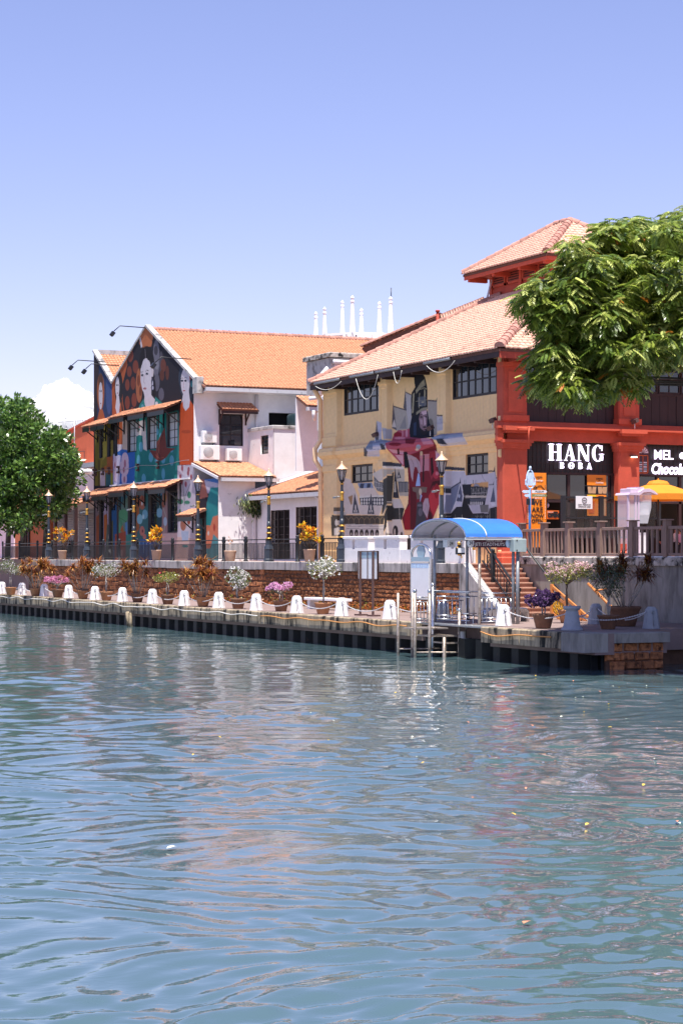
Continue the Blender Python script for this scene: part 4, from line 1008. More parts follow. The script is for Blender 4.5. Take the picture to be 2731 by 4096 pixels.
p.P('cfc4b8', (350, 775), (745, 780), (745, 900), (330, 900)); p.L('8a8076', 5, (350, 795), (745, 797)); p.L('6a6058', 4, (350, 822), (745, 825))
for k in range(6): p.E('39332e', 404 + 54 * k, 866, 19, 36); p.E('b8aa98', 404 + 54 * k, 880, 7, 18)
p.P('33322f', (745, 690), (760, 640), (780, 600), (830, 560), (960, 610), (930, 730), (810, 730), (755, 780)); p.P('c4b8b0', (825, 512), (905, 510), (945, 605), (845, 605)); p.L('b4a898', 7, (830, 515), (765, 580), (735, 680)); p.L('b4a898', 7, (910, 510), (955, 610)); p.L('a0968a', 5, (822, 570), (820, 720)); p.L('a0968a', 5, (905, 605), (910, 720))
p.P('cdc1b4', (815, 728), (920, 725), (955, 860), (960, 900), (745, 900), (770, 800)); p.E('2a2628', 865, 850, 28, 62); p.E('cdc1b4', 858, 860, 7, 40); p.E('4a443e', 785, 880, 18, 24); p.E('4a443e', 930, 880, 12, 24); p.P('2c2a2c', (755, 690), (775, 690), (770, 800), (740, 860)); p.P('3a352f', (960, 900), (1040, 880), (1040, 1090), (950, 1090)); p.P('6a5c50', (590, 950), (650, 950), (650, 1100), (590, 1100))
# lower right: painted roofs and dark porch
p = tp.frame(*TR)
p.P('bab4bc', (165, 180), (620, 190), (640, 260), (1110, 230), (1250, 190), (1290, 330), (1380, 330), (1400, 500), (1470, 560), (1470, 1240), (80, 1240), (80, 640), (165, 500)); p.P('3c3e48', (200, 80), (620, 110), (620, 170), (200, 150)); p.L('d0ccd0', 14, (170, 180), (620, 185))
p.L('34353c', 26, (1115, 180), (1250, 180)); p.P('34353c', (1248, 40), (1252, 190), (1225, 175)); p.L('34353c', 18, (1275, 325), (1375, 322)); p.P('34353c', (1378, 245), (1376, 330), (1358, 318)); p.L('34353c', 18, (1400, 505), (1455, 505)); p.P('34353c', (1457, 430), (1456, 512), (1440, 505)); p.L('4a4a52', 6, (1255, 190), (1295, 580)); p.L('4a4a52', 6, (965, 230), (1000, 330), (1060, 400))
p.P('6e7388', (525, 430), (430, 800), (330, 1050), (170, 1050), (240, 700), (300, 560), (420, 490)); p.L('3a3c48', 24, (300, 555), (400, 490), (525, 410)); p.P('3a3c48', (532, 285), (535, 440), (510, 430)); p.L('c8c4c8', 12, (520, 450), (440, 800), (335, 1045)); p.L('c8c4c8', 10, (540, 460), (580, 650), (660, 860)); p.P('4c5064', (530, 450), (570, 700), (560, 820), (440, 810)); p.E('a0a4b4', 500, 700, 24, 40); p.P('b4b0bc', (435, 820), (570, 820), (600, 915), (460, 920))
p.P('8c909c', (170, 500), (300, 490), (290, 540), (170, 540)); p.P('2e3038', (170, 530), (300, 540), (290, 640), (170, 630)); p.L('a8a4a4', 8, (200, 540), (200, 630)); p.L('a8a4a4', 8, (250, 540), (250, 630)); p.P('c4bec2', (90, 640), (280, 650), (270, 700), (90, 690))
p.P('23252c', (560, 460), (760, 450), (1110, 520), (1060, 760), (1040, 880), (700, 890), (640, 800), (585, 640)); p.P('c89864', (750, 440), (1110, 400), (1110, 515), (750, 500)); p.P('b8b6be', (575, 460), (600, 370), (640, 340), (670, 370), (680, 460)); p.P('b8b6be', (765, 440), (800, 360), (840, 440)); p.P('8a8890', (800, 500), (830, 440), (890, 440), (930, 500)); p.L('2a2c34', 12, (560, 462), (760, 460)); p.L('2a2c34', 12, (740, 505), (990, 505))
for x in (610, 640, 795, 830, 860): p.L('3c3e48', 6, (x, 360), (x, 450))
for k in range(11): p.L('b0aaa6', 6, (760 + 33 * k, 525), (765 + 33 * k, 680))
p.L('b0aaa6', 8, (760, 640), (1080, 630)); p.P('b8aca0', (630, 690), (1080, 690), (1070, 735), (630, 740)); p.L('8a8478', 10, (570, 600), (655, 860), (720, 880)); p.P('50525c', (720, 760), (1050, 750), (1030, 810), (740, 820))
for k in range(7): p.E('c4bebc', 745 + 40 * k, 850, 12, 34)
p.P('aaa4ae', (725, 895), (920, 895), (950, 1050), (785, 1055)); p.P('6a6866', (930, 890), (1115, 880), (1115, 1050), (955, 1050)); p.P('54586a', (1222, 470), (1260, 820), (1150, 830)); p.L('c4c0c4', 11, (1220, 470), (1120, 940)); p.L('c4c0c4', 10, (1235, 500), (1270, 850), (1380, 1010)); p.P('34353c', (1228, 360), (1225, 480), (1205, 470)); p.L('34353c', 18, (1118, 465), (1215, 460)); p.P('c8c4cc', (1150, 840), (1230, 830), (1275, 900), (1190, 910)); p.P('8c8a94', (1300, 650), (1310, 850), (1280, 850)); p.P('a8a2a8', (1320, 720), (1400, 720), (1400, 870), (1340, 870)); p.P('4a443e', (1330, 740), (1395, 740), (1385, 800), (1335, 800)); p.P('8a7460', (1330, 870), (1400, 870), (1400, 1000), (1350, 1000))
p.P('29292d', (80, 1070), (170, 1060), (335, 1055), (440, 930), (580, 925), (660, 870), (790, 1065), (1115, 1060), (1130, 960), (1280, 920), (1370, 1010), (1470, 1000), (1470, 1260), (80, 1260)); 
for x in (415, 560, 870, 965, 1090, 1140, 1265, 1330): p.L('8a857c', 7, (x, 1090 if x < 1100 else 950), (x, 1240))
for x in (300, 870, 965, 1085): p.L('8a857c', 6, (x - 40, 1110), (x, 1150), (x + 40, 1110))
p.P('201f22', (600, 700), (700, 900), (780, 1070), (700, 1240), (580, 1240), (560, 900))

tx = lambda px: on_y(px, 0, TANB).x
tf = lambda px: on_y(px, 0, TANB - .24).x          # on the front face of the pilasters
PIL = [(TA0, tf(1347)), (tf(1514), tf(1547)), (tf(1747), tf(1782)), (tf(1996), TA1)]
CORZ = 8.10
def tdepth(U, Z):
    D = np.zeros_like(U)
    up = (Z > CORZ - .02)
    for a, b in PIL:
        mk = (U > a + .001) & (U < b - .001); D = np.where(mk, .24, D)
        D = np.where(mk & ((Z < 3.5) | ((Z > 10.55) & (Z < 11.1)) | ((Z > 8.16) & (Z < 8.6)) | ((Z > 7.05) & (Z < 7.32))), .30, D)
        mk2 = (U > a + .16) & (U < b - .16) & (Z > 8.75) & (Z < 10.4); D = np.where(mk2, .205, D)
    # cornice: sloping ledge, fascia, stepped bed mould
    zz = [7.28, 7.281, 7.46, 7.461, 7.62, 7.621, 7.74, 7.741, 7.92, 7.95, 8.06, 8.20]
    dd = [0, .05, .08, .14, .14, .20, .34, .38, .42, .36, .34, 0]
    c = np.interp(Z, zz, dd, left=0, right=0)
    inp = np.zeros(U.shape, bool)
    for a, b in PIL: inp |= (U > a - .08) & (U < b + .08)
    return np.maximum(D, np.where(inp, c * 1.0 + np.where(c > .01, .12, 0), c))
twin = [(tx(1376), PIL[1][0] - .02, 9.50, 10.85), (tx(1810), PIL[3][0] - .02, 9.50, 10.85)]
lwin = [(tx(1404), tx(1490), 6.47, 7.27), (tx(1862), tx(1952), 6.45, 7.27)]
eps = .004
due = [e for a, b in PIL for e in (a + eps, a - eps, b - eps, b + eps, a - .08, b + .08, a + .16, b - .16)]
dze = [7.28, 7.29, 7.46, 7.465, 7.62, 7.625, 7.74, 7.745, 7.92, 7.95, 8.06, 8.2, 3.5, 3.505, 10.55, 10.555, 8.6, 8.605, 8.16, 8.75, 10.4]
grid_wall('river_wall', 'y', TANB, TA0, TA1, 2.95, 11.25, TH, 'mural', openings=twin + lwin, du=.038, dz=.032, depth=tdepth, du_extra=due, dz_extra=dze, painter=tp, reveal=.2)
window(TH, 'y', TANB, *twin[0], 6, 2, d=-.05, fw=.10, bw=.06, thick={1: .12, 4: .12})
window(TH, 'y', TANB, *twin[1], 7, 2, d=-.05, fw=.10, bw=.06, thick={2: .12, 5: .12})
window(TH, 'y', TANB, *lwin[0], 3, 2, d=-.12, fw=.09, bw=.05); window(TH, 'y', TANB, *lwin[1], 3, 2, d=-.12, fw=.09, bw=.05)
mb = MB()
for a, b in (twin[0][:2], twin[1][:2]):
    for x in np.arange(a + .15, b, .26): wbox(mb, 'y', TANB, x - .006, x + .006, 8.36, 9.44, 0, .006)
mb.build('board_joint', 'tan', TH)
mb = MB(); mb.box(TA0, TA0 + .2, TANB + .26, 53, 2.9, 11.2); mb.box(TA0, -60, 52.8, 53, 2.9, 11.2); mb.build('rear_wall', 'tan', TH)
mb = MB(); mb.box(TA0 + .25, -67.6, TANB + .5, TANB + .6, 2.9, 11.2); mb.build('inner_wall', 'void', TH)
mb = MB(); x = TA0 - .1; mb.tube([(x + .1, TANB - .75, 10.95), (x + .05, TANB - .45, 10.45), (x, TANB - .32, 10.3), (x, TANB - .32, 8.5), (x - .1, TANB - .55, 8.1), (x - .1, TANB - .55, 7.6), (x, TANB - .32, 7.2), (x, TANB - .32, 3.0)], .11, 8); mb.build('drain_pipe', 'tan', TH)

# ---- main roof: four hipped slopes around a raised monitor
EX0, EX1, EY0, EY1, EZ, PT, KK = -82.2, -65.0, 37.1, 54.0, 11.03, .565, 6.3
TZ2 = EZ + PT * KK
A_, B_, C_, D_ = (EX0, EY0, EZ), (EX1, EY0, EZ), (EX1, EY1, EZ), (EX0, EY1, EZ)
a_, b_, c_, d_ = (EX0 + KK, EY0 + KK, TZ2), (EX1 - KK, EY0 + KK, TZ2), (EX1 - KK, EY1 - KK, TZ2), (EX0 + KK, EY1 - KK, TZ2)
rf = deck_poly('roof_slope', [A_, B_, b_, a_], TH); rr_ = deck_poly('roof_slope', [B_, C_, c_, b_], TH); rl = deck_poly('roof_slope', [D_, A_, a_, d_], TH); rb = deck_poly('roof_slope', [C_, D_, d_, c_], TH)
tt = Tiles('tile_pale', 330)
S_ = KK * math.hypot(1, PT); W_ = EX1 - EX0
tt.slope(rf, A_, (1, 0, 0), (0, 1, PT), [(0, -.06), (W_, -.06), (W_ - KK, S_), (KK, S_)], .22, .26)
tt.slope(rr_, B_, (0, 1, 0), (-1, 0, PT), [(0, -.06), (EY1 - EY0, -.06), (EY1 - EY0 - KK, S_), (KK, S_)], .22, .26)
ridge_caps(rf, Vector(A_) + Vector((0, 0, .06)), Vector(a_) + Vector((0, 0, .06)), .17, .42); ridge_caps(rf, Vector(B_) + Vector((0, 0, .06)), Vector(b_) + Vector((0, 0, .06)), .19, .42)
# eaves: fascia boards, rafter ends, gutter lengths
mb = MB(); mb.box(EX0, EX1 - .05, EY0 + .02, EY0 + .07, EZ - .30, EZ - .10); mb.build('eaves_board', 'fascia', TH)
mb = MB(); mb.box(EX1 - .07, EX1 - .02, EY0 + .02, EY1, EZ - .34, EZ - .10); mb.build('eaves_board', 'red_beam', TH)
mb = MB(); mb.box(EX0, EX1 - .08, EY0 + .08, TANB + .2, EZ - .16, EZ - .12); mb.build('soffit', 'fascia', TH)
mb = MB(); mb.box(TA1 - .4, EX1 - .08, TANB + .21, EY1, EZ - .16, EZ - .12); mb.build('soffit', 'red_beam', TH)
for x in np.arange(-81.6, -66, 1.32):
    mb = MB(); mb.box(x - .07, x + .07, EY0 + .09, TANB + .1, EZ - .36, EZ - .17); mb.build('rafter_end', 'fascia', TH)
for px in (2031, 2110, 2250, 2400, 2550, 2700):
    y = on_x(px, 0, TA1).y; mb = MB(); mb.box(TA1, EX1 - .1, y - .09, y + .09, EZ - .40, EZ - .165); mb.build('rafter_end', 'red_beam', TH)
for k, (p0, p1) in enumerate(((1262, 1362), (1405, 1500), (1508, 1605), (1700, 1805))):
    x0, x1 = on_y(p0, 0, EY0).x, on_y(p1, 0, EY0).x
    mb = MB(); mb.tube([(x0, EY0 - .06, EZ - .05), (x1, EY0 - .06, EZ - .05)], .055, 8); mb.build('gutter', 'galv', TH)
for k, (p0, p1, sg) in enumerate(((1263, 1366, .25), (1425, 1513, .95), (1575, 1608, .5), (1708, 1820, .35))):
    q0, q1 = on_y(p0, 0, EY0 - .1).x, on_y(p1, 0, EY0 - .1).x
    mb = MB(); mb.tube([(q0 + (q1 - q0) * t, EY0 - .12, EZ - .18 - sg * 4 * t * (1 - t)) for t in np.linspace(0, 1, 13)], .013, 6)
    tag(mb.build('cable', 'rope_white'), ['white cable drooping under the left end of the tiled eaves', 'white cable hanging in a deep loop before the left upper window', 'short white cable hanging before the second pilaster', 'white cable drooping beside the right upper window'][k], 'cable', 'cables hanging under the eaves')
# monitor
MX0, MX1, MY0, MY1 = -76.8, -71.6, 43.4, 47.7
ME = 15.70
mw = MB(); mw.box(MX0, MX1, MY0 + .06, MY1, TZ2 - .3, ME - .25); mw.build('monitor_wall', 'red_wall', TH)
mb = MB(); mb.box(MX0 - .03, MX1 + .03, MY0 + .02, MY0 + .055, TZ2 - .1, TZ2 + .35); mb.build('monitor_plinth', 'red_wall', TH)
def louvre(axis, c, u0, u1, z0, z1):
    mb = MB(); f = .09
    for a, b, e, g_ in ((u0, u1, z0, z0 + f), (u0, u1, z1 - f, z1), (u0, u0 + f, z0, z1), (u1 - f, u1, z0, z1)): wbox(mb, axis, c, a, b, e, g_, .0, .07)
    o = mb.build('louvre', 'red_trim', TH)
    mb = MB(); wbox(mb, axis, c, u0 + f, u1 - f, z0 + f, z1 - f, .0, .012); mb.build('louvre_back', 'frame', o)
    z = z0 + f
    while z < z1 - f - .05:
        mb = MB(); wbox(mb, axis, c, u0 + f, u1 - f, z, z + .055, .02, .06); mb.build('slat', 'red_slat', o); z += .105
W4 = (MX1 - MX0) / 4
for i in range(4): louvre('y', MY0 + .055, MX0 + .12 + i * W4, MX0 - .05 + (i + 1) * W4, TZ2 + .45, TZ2 + 1.12)
for i in range(3): louvre('x', MX1 + .001, MY0 + .25 + i * 1.3, MY0 + 1.4 + i * 1.3, TZ2 + .45, TZ2 + 1.12)
for x in (MX0 + .02, MX0 + 2 * W4 - .02, MX1 - .05):
    mb = MB(); mb.box(x - .1, x + .1, MY0 - .03, MY0 + .05, TZ2 - .1, ME - .2); mb.build('pilaster', 'red_trim', TH)
KM = 2.97; PM = .65; e0, e1, f0, f1 = -77.7, -70.6, 42.5, 48.44
A2, B2, C2, D2 = (e0, f0, ME), (e1, f0, ME), (e1, f1, ME), (e0, f1, ME)
a2, b2 = (e0 + KM, f0 + KM, ME + PM * KM), (e1 - KM, f0 + KM, ME + PM * KM)
m1 = deck_poly('monitor_roof', [A2, B2, b2, a2], TH); m2 = deck_poly('monitor_roof', [B2, C2, b2], TH); m3 = deck_poly('monitor_roof', [C2, D2, a2, b2], TH); m4 = deck_poly('monitor_roof', [D2, A2, a2], TH)
S2 = KM * math.hypot(1, PM)
tt.slope(m1, A2, (1, 0, 0), (0, 1, PM), [(0, -.06), (e1 - e0, -.06), (e1 - e0 - KM, S2), (KM, S2)], .22, .26)
tt.slope(m2, B2, (0, 1, 0), (-1, 0, PM), [(0, -.06), (f1 - f0, -.06), (KM, S2)], .22, .26)
up6 = Vector((0, 0, .06))
ridge_caps(m1, Vector(A2) + up6, Vector(a2) + up6, .16, .42); ridge_caps(m1, Vector(B2) + up6, Vector(b2) + up6, .17, .42); ridge_caps(m1, Vector(a2) + up6, Vector(b2) + up6, .16, .42); ridge_caps(m2, Vector(C2) + up6, Vector(b2) + up6, .16, .42)
mb = MB(); mb.box(e0 + .04, e1 - .04, f0 + .03, f0 + .08, ME - .26, ME - .10); mb.box(e1 - .08, e1 - .03, f0 + .08, f1, ME - .26, ME - .10); mb.build('eaves_board', 'red_trim', TH)
mb = MB(); mb.box(e0 + .05, e1 - .09, f0 + .09, f1 - .1, ME - .15, ME - .12); mb.build('soffit', 'red_beam', TH)
for x in (e0 + .35, -75.2, -73.0, e1 - .35):
    mb = MB(); mb.box(x - .09, x + .09, f0 + .1, MY0 + .1, ME - .36, ME - .16); mb.build('rafter_end', 'red_trim', TH)
tt.finish()
sp_ = at_d(1935, 1200, 91); sp2 = at_d(1965, 1112, 91)
mb = MB(); mb.tube([at_d(1938, 1228, 87.6), at_d(1966, 1118, 87.6)], .05, 6); mb.build('drain_pipe', 'pvc', TH)

# ---- red shop front
RX = TA1
ry = lambda px: on_x(px, 0, RX).y
rz = lambda py, px=2300: on_x(px, py, RX).z
RYE = 55.0
cols = [(TANB - .245, ry(2103)), (ry(2468), ry(2552)), (48.2, 49.2)]
zsill, zcor, zbeam, zsign = rz(1692), rz(1720), rz(1768), rz(1889)
bays = [(cols[0][1], cols[1][0]), (cols[1][1], cols[2][0])]
mb = MB(); mb.box(RX - .12, RX + .02, TANB, RYE, zbeam, zcor - .02); mb.build('shop_beam', 'red_wall', TH)
mb = MB(); mb.box(RX - .0, RX + .30, TANB - .56, RYE, zcor - .02, zcor + .07); mb.box(RX + .001, RX + .2, TANB - .52, TANB - .26, zcor - .5, zcor - .021); mb.prism([(RX - .1, zcor + .07), (RX + .26, zcor + .07), (RX + .06, zsill), (RX - .1, zsill)], 'y', TANB - .5, RYE); mb.build('cornice', 'red_trim', TH)
mb = MB(); mb.box(RX + .30, RX + .36, TANB - .04, RYE, zcor - .0, zcor + .06); mb.build('cornice_edge', 'red_trim', TH)
def column(y0, y1, k):
    mb = MB(); mb.bevbox(RX - .4, RX + .12, y0, y1, zcor + .05, EZ - .1, .05); mb.build('column', 'red_wall', TH)
    mb = MB(); mb.box(RX + .1, RX + .145, y0 + .22, y1 - .22, zsill + .35, EZ - .75); mb.build('column_panel', 'red_trim', TH)
    mb = MB(); mb.box(RX - .3, RX + .22, y0 - .06, y1 + .06, EZ - .55, EZ - .40); mb.build('column_mould', 'red_trim', TH); mb = MB(); mb.box(RX - .3, RX + .19, y0 - .04, y1 + .04, zsill + .0, zsill + .22); mb.build('column_mould', 'red_trim', TH)
    mb = MB(); mb.bevbox(RX - .4, RX + .14, y0, y1, RZ - .3, zbeam - .25, .06); mb.build('column', 'red_wall', TH)
    mb = MB(); mb.box(RX - .3, RX + .34, y0 - .14, y1 + .14, zbeam - .10, zbeam + .02); mb.box(RX - .3, RX + .26, y0 - .09, y1 + .09, zbeam - .22, zbeam - .10); mb.box(RX - .3, RX + .20, y0 - .05, y1 + .05, zbeam - .32, zbeam - .22); mb.build('capital', 'red_trim', TH)
    mb = MB(); mb.box(RX - .1, RX + .50, y0 - .1, y1 + .1, zcor - .10, zcor + .06); mb.box(RX - .1, RX + .38, y0 - .02, y1 + .02, zcor - .20, zcor - .10); mb.build('bracket', 'red_trim', TH)
    mb = MB(); mb.bevbox(RX - .3, RX + .26, y0 - .12, y1 + .12, RZ - .25, RZ + .02, .04); mb.bevbox(RX - .3, RX + .22, y0 - .08, y1 + .08, RZ + .02, RZ + .24, .08); mb.build('column_base', 'red_trim', TH)
for k, (a, b) in enumerate(cols): column(a, b, k)
for i, (y0, y1) in enumerate(bays):
    zt = EZ - .2; zw = rz(1568)
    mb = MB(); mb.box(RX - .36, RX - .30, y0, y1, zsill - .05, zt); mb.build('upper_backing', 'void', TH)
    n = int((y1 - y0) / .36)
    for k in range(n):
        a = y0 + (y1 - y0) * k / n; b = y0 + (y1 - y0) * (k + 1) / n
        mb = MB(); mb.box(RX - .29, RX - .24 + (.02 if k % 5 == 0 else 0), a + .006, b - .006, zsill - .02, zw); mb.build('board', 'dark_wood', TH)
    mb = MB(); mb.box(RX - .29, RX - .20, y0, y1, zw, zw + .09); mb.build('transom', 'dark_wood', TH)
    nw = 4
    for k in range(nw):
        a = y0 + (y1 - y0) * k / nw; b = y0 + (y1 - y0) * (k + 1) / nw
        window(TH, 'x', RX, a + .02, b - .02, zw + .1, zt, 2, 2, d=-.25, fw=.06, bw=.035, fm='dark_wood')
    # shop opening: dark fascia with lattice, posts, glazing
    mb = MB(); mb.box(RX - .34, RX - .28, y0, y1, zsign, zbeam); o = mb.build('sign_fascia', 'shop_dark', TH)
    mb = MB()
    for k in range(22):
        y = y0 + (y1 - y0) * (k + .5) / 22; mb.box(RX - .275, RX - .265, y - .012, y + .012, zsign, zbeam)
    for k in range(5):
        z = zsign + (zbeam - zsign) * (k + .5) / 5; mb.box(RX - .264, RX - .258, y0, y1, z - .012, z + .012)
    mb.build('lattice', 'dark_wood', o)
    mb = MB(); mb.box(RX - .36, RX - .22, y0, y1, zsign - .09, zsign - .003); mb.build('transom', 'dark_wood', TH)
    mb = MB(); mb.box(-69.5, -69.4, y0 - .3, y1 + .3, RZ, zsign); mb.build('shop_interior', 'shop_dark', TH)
    nd = 4
    for k in range(nd + 1):
        y = y0 + (y1 - y0) * k / nd; y = min(max(y, y0 + .06), y1 - .06)
        mb = MB(); mb.box(RX - .36, RX - .24, y - .06, y + .06, RZ, zsign - .09); mb.build('shop_post', 'dark_wood', TH)
    mb = MB(); mb.box(RX - .32, RX - .30, y0 + .12, y1 - .12, RZ + 2.2, zsign - .1); mb.build('pane', 'pane', TH)
    mb = MB(); mb.box(RX - .36, RX - .24, y0 + .12, y1 - .12, RZ + 2.12, RZ + 2.2); mb.build('transom', 'dark_wood', TH)
    mb = MB(); mb.box(RX - .34, RX - .06, y0, y1, RZ + .002, RZ + .1); mb.build('threshold', 'step', TH)

# ---- shop signs
SX = RX - .22
def serif(ch, y, z, h, w, parent, x=SX, m='neon'):
    """bold serif capital drawn as strokes: thick and thin stems with slab serifs"""
    s = h; mb = MB(); T = .24 * w; t = .055 * w; S = .045 * s
    def q(pts): mb.prism([(y + a * w, z + b * s) for a, b in pts], 'x', x, x + .05)
    def bar(a0, a1, b0, b1): q([(a0, b0), (a1, b0), (a1, b1), (a0, b1)])
    if ch == 'H':
        bar(.08, .32, 0, 1); bar(.68, .92, 0, 1); bar(.32, .68, .48, .53)
        for a in (0, .60): bar(a, a + .40, -.001, .04); bar(a, a + .40, .96, 1.001)
    if ch == 'A':
        q([(.10, .0), (.16, 0), (.50, .98), (.46, 1.0)]); q([(.44, 1.0), (.56, 1.0), (.92, 0), (.66, 0)]); bar(.25, .70, .30, .345); bar(0, .28, -.001, .04); bar(.58, 1.0, -.001, .04)
    if ch == 'N':
        bar(.10, .16, 0, 1); bar(.84, .90, 0, 1); q([(.04, 1.0), (.30, 1.0), (.90, 0), (.72, 0)]); bar(0, .28, -.001, .04); bar(.72, 1.0, .96, 1.001)
    if ch in 'GO':
        N = 28; r0 = [(.5 + .5 * math.cos(t_), .5 + .52 * math.sin(t_)) for t_ in np.linspace(0, 2 * math.pi, N, endpoint=False)]; r1 = [(.5 + .27 * math.cos(t_), .5 + .475 * math.sin(t_)) for t_ in np.linspace(0, 2 * math.pi, N, endpoint=False)]
        for i in range(N):
            if ch == 'G' and (i in (0, 1, 2, 27, 26)): continue
            j = (i + 1) % N; q([r0[i], r0[j], r1[j], r1[i]])
        if ch == 'G': bar(.74, .95, .06, .46); bar(.62, 1.04, .42, .46); bar(.84, .90, .66, .98)
        else: q([(.42, .42), (.58, .42), (.58, .58), (.42, .58)])
    if ch == 'B':
        bar(.08, .30, 0, 1)
        for c, r in ((.74, .26), (.25, .25)):
            N = 12; ro = [(.45 + (.42 if r < .26 else .36) * math.cos(t_), c + r * math.sin(t_)) for t_ in np.linspace(-math.pi / 2, math.pi / 2, N)]; ri = [(.45 + .20 * math.cos(t_), c + (r - .05) * math.sin(t_)) for t_ in np.linspace(-math.pi / 2, math.pi / 2, N)]
            for i in range(N - 1): q([ro[i], ro[i + 1], ri[i + 1], ri[i]])
            bar(.28, .46, c - r, c - r + .05); bar(.28, .46, c + r - .05, c + r)
        bar(0, .3, -.001, .04); bar(0, .3, .96, 1.001)
    return mb.build('letter', m, parent)
sg = thing('shop_sign', (SX, ry(2300), rz(1850)), 'large glowing white serif lettering in two lines on the dark fascia', 'sign')
cz6 = [(2204, 2257, 'H'), (2266, 2313, 'A'), (2319, 2369, 'N'), (2379, 2423, 'G')]
for a, b, c in cz6: serif(c, ry(a), rz(1842), rz(1777) - rz(1842), ry(b) - ry(a), sg)
for a, b, c in ((2250, 2268, 'B'), (2284, 2306, 'O'), (2324, 2342, 'B'), (2357, 2377, 'A')): serif(c, ry(a), rz(1874), rz(1849) - rz(1874), ry(b) - ry(a), sg)
sg2 = thing('shop_sign', (SX, ry(2650), rz(1830)), 'white block and script lettering at the right edge of the frame', 'sign')
text('MEL', (rz(1792) - rz(1832)) * 1.36, (SX + .04, ry(2624), rz(1811)), 'x', 'neon', sg2, align='LEFT', sx=1.0, bold=.006)
text('Chocolat', (rz(1849) - rz(1890)) * 1.45, (SX + .04, ry(2613), rz(1869)), 'x', 'neon', sg2, align='LEFT', sx=.82, bold=.02, shear=.18)
mb = MB(); mb.lathe([(.13, -.02), (.13, .02)], (0, 0, 0), 12); mb.v = [(SX + .05 + p[2], ry(2738) + p[0], rz(1811) + p[1]) for p in mb.v]; mb.build('round_icon', 'neon', sg2)
dr = thing('door_emblem', (SX, ry(2580), rz(1890)), 'dark arched door emblem with red outline on the right shop fascia', 'emblem')
mb = MB(); y0, y1 = ry(2554), ry(2606); zb, zt = rz(1893), rz(1800); cy = (y0 + y1) / 2; r = (y1 - y0) / 2
mb.prism([(y0, zb), (y1, zb), (y1, zt)] + [(cy + r * math.cos(t), zt + r * math.sin(t) * 1.1) for t in np.linspace(.2, math.pi - .2, 9)] + [(y0, zt)], 'x', SX - .02, SX + .05); mb.build('board', 'maroon', dr)
mb = MB()
for k in range(7):
    t = math.pi * (k + .5) / 7; mb.prism([(cy + .1 * r * math.cos(t), zt - .05 + .1 * r * math.sin(t)), (cy + .85 * r * math.cos(t - .17), zt - .05 + .85 * r * math.sin(t - .17)), (cy + .85 * r * math.cos(t + .17), zt - .05 + .85 * r * math.sin(t + .17))], 'x', SX + .052, SX + .058)
mb.build('fanlight', 'pink_wall', dr)
mb = MB(); f0_, f1_, g0, g1 = y0 + .06, y1 - .06, zb + .06, zt - .12
for a, b, e, g_ in ((f0_, f1_, g0, g0 + .03), (f0_, f1_, g1 - .03, g1), (f0_, f0_ + .03, g0, g1), (f1_ - .03, f1_, g0, g1), (cy - .012, cy + .012, g0, g1)): mb.box(SX + .052, SX + .06, a, b, e, g_)
mb.build('outline', 'orange_dark', dr)
for s_, mm in ((0, 'board_blue'), (1, 'pink_wall')):
    mb = MB()
    for k in range(5):
        for h in (0, 1):
            if (k + h) % 2 == s_: mb.box(SX + .052, SX + .057, (f0_ + .06 if h == 0 else cy + .03), (cy - .03 if h == 0 else f1_ - .06), g0 + .06 + k * .085, g0 + .11 + k * .085)
    mb.build('shutter_slat', mm, dr)

# posters and banners on the shop front (the mascot pictures are left out)
def panel(name, px0, px1, py0, py1, m, label, x=RX - .2, cat='poster', th=.02):
    t = thing(name, (x, ry(px0), rz(py1)), label, cat)
    mb = MB(); mb.box(x - th, x, ry(px0), ry(px1), rz(py1), rz(py0)); mb.build('sheet', m, t); return t
def ptxt(s, px, py, hpx, t, m='ink', x=RX - .19, **k): return text(s, (rz(py - hpx / 2) - rz(py + hpx / 2)) * 1.38, (x, ry(px), rz(py)), 'x', m, t, ext=.004, **k)
bn = panel('banner', 2107, 2184, 1894, 2190, 'orange_print', 'tall orange banner reading WE ARE NOW OPEN beside the corner column', x=RX + .0)
for s, y, h in (('WE', 2014, 21), ('ARE', 2042, 21), ('NOW', 2066, 16), ('OPEN', 2086, 15)): ptxt(s, 2148, y, h, bn, x=RX + .012, bold=.003)
ptxt('HANG', 2154, 1911, 8, bn, x=RX + .012); ptxt('BOBA', 2154, 1918, 3, bn, x=RX + .012); ptxt('Stadthuys', 2154, 1925, 7, bn, 'cream_ink', x=RX + .012, shear=.3); ptxt('Come in', 2148, 1994, 9, bn, 'cream_ink', x=RX + .012, shear=.2)
mb = MB()
for px in (2110, 2179):
    for py in range(1990, 2080, 6): mb.box(RX + .011, RX + .016, ry(px) - .012, ry(px) + .012, rz(py) - .014, rz(py) + .014)
mb.build('dotted_border', 'paper', bn)
mb = MB(); mb.tube([(RX + .012, ry(px), rz(py)) for px, py in ((2132, 1960), (2138, 1946), (2146, 1952), (2144, 1966), (2136, 1962), (2150, 1946), (2162, 1944), (2174, 1958), (2178, 1962), (2179, 1942))], .012, 5); mb.build('scribble', 'ink', bn)
po = panel('poster', 2359, 2435, 1897, 1939, 'orange_print', 'small plain orange poster at the top of the shop window')
ptxt('HANG', 2408, 1913, 8, po); ptxt('BOBA', 2408, 1920, 3, po); ptxt('Stadthuys', 2407, 1928, 7, po, 'cream_ink', shear=.3)
pc = panel('poster', 2359, 2435, 1941, 1975, 'shop_dark', 'poster of a row of bubble tea cups below the orange poster')
for px in (2370, 2385, 2411, 2428): mb = MB(); mb.prism([(ry(px - 7), rz(1972)), (ry(px + 7), rz(1972)), (ry(px + 10), rz(1945)), (ry(px - 10), rz(1945))], 'x', RX - .198, RX - .190); mb.build('cup_print', 'cup', pc)
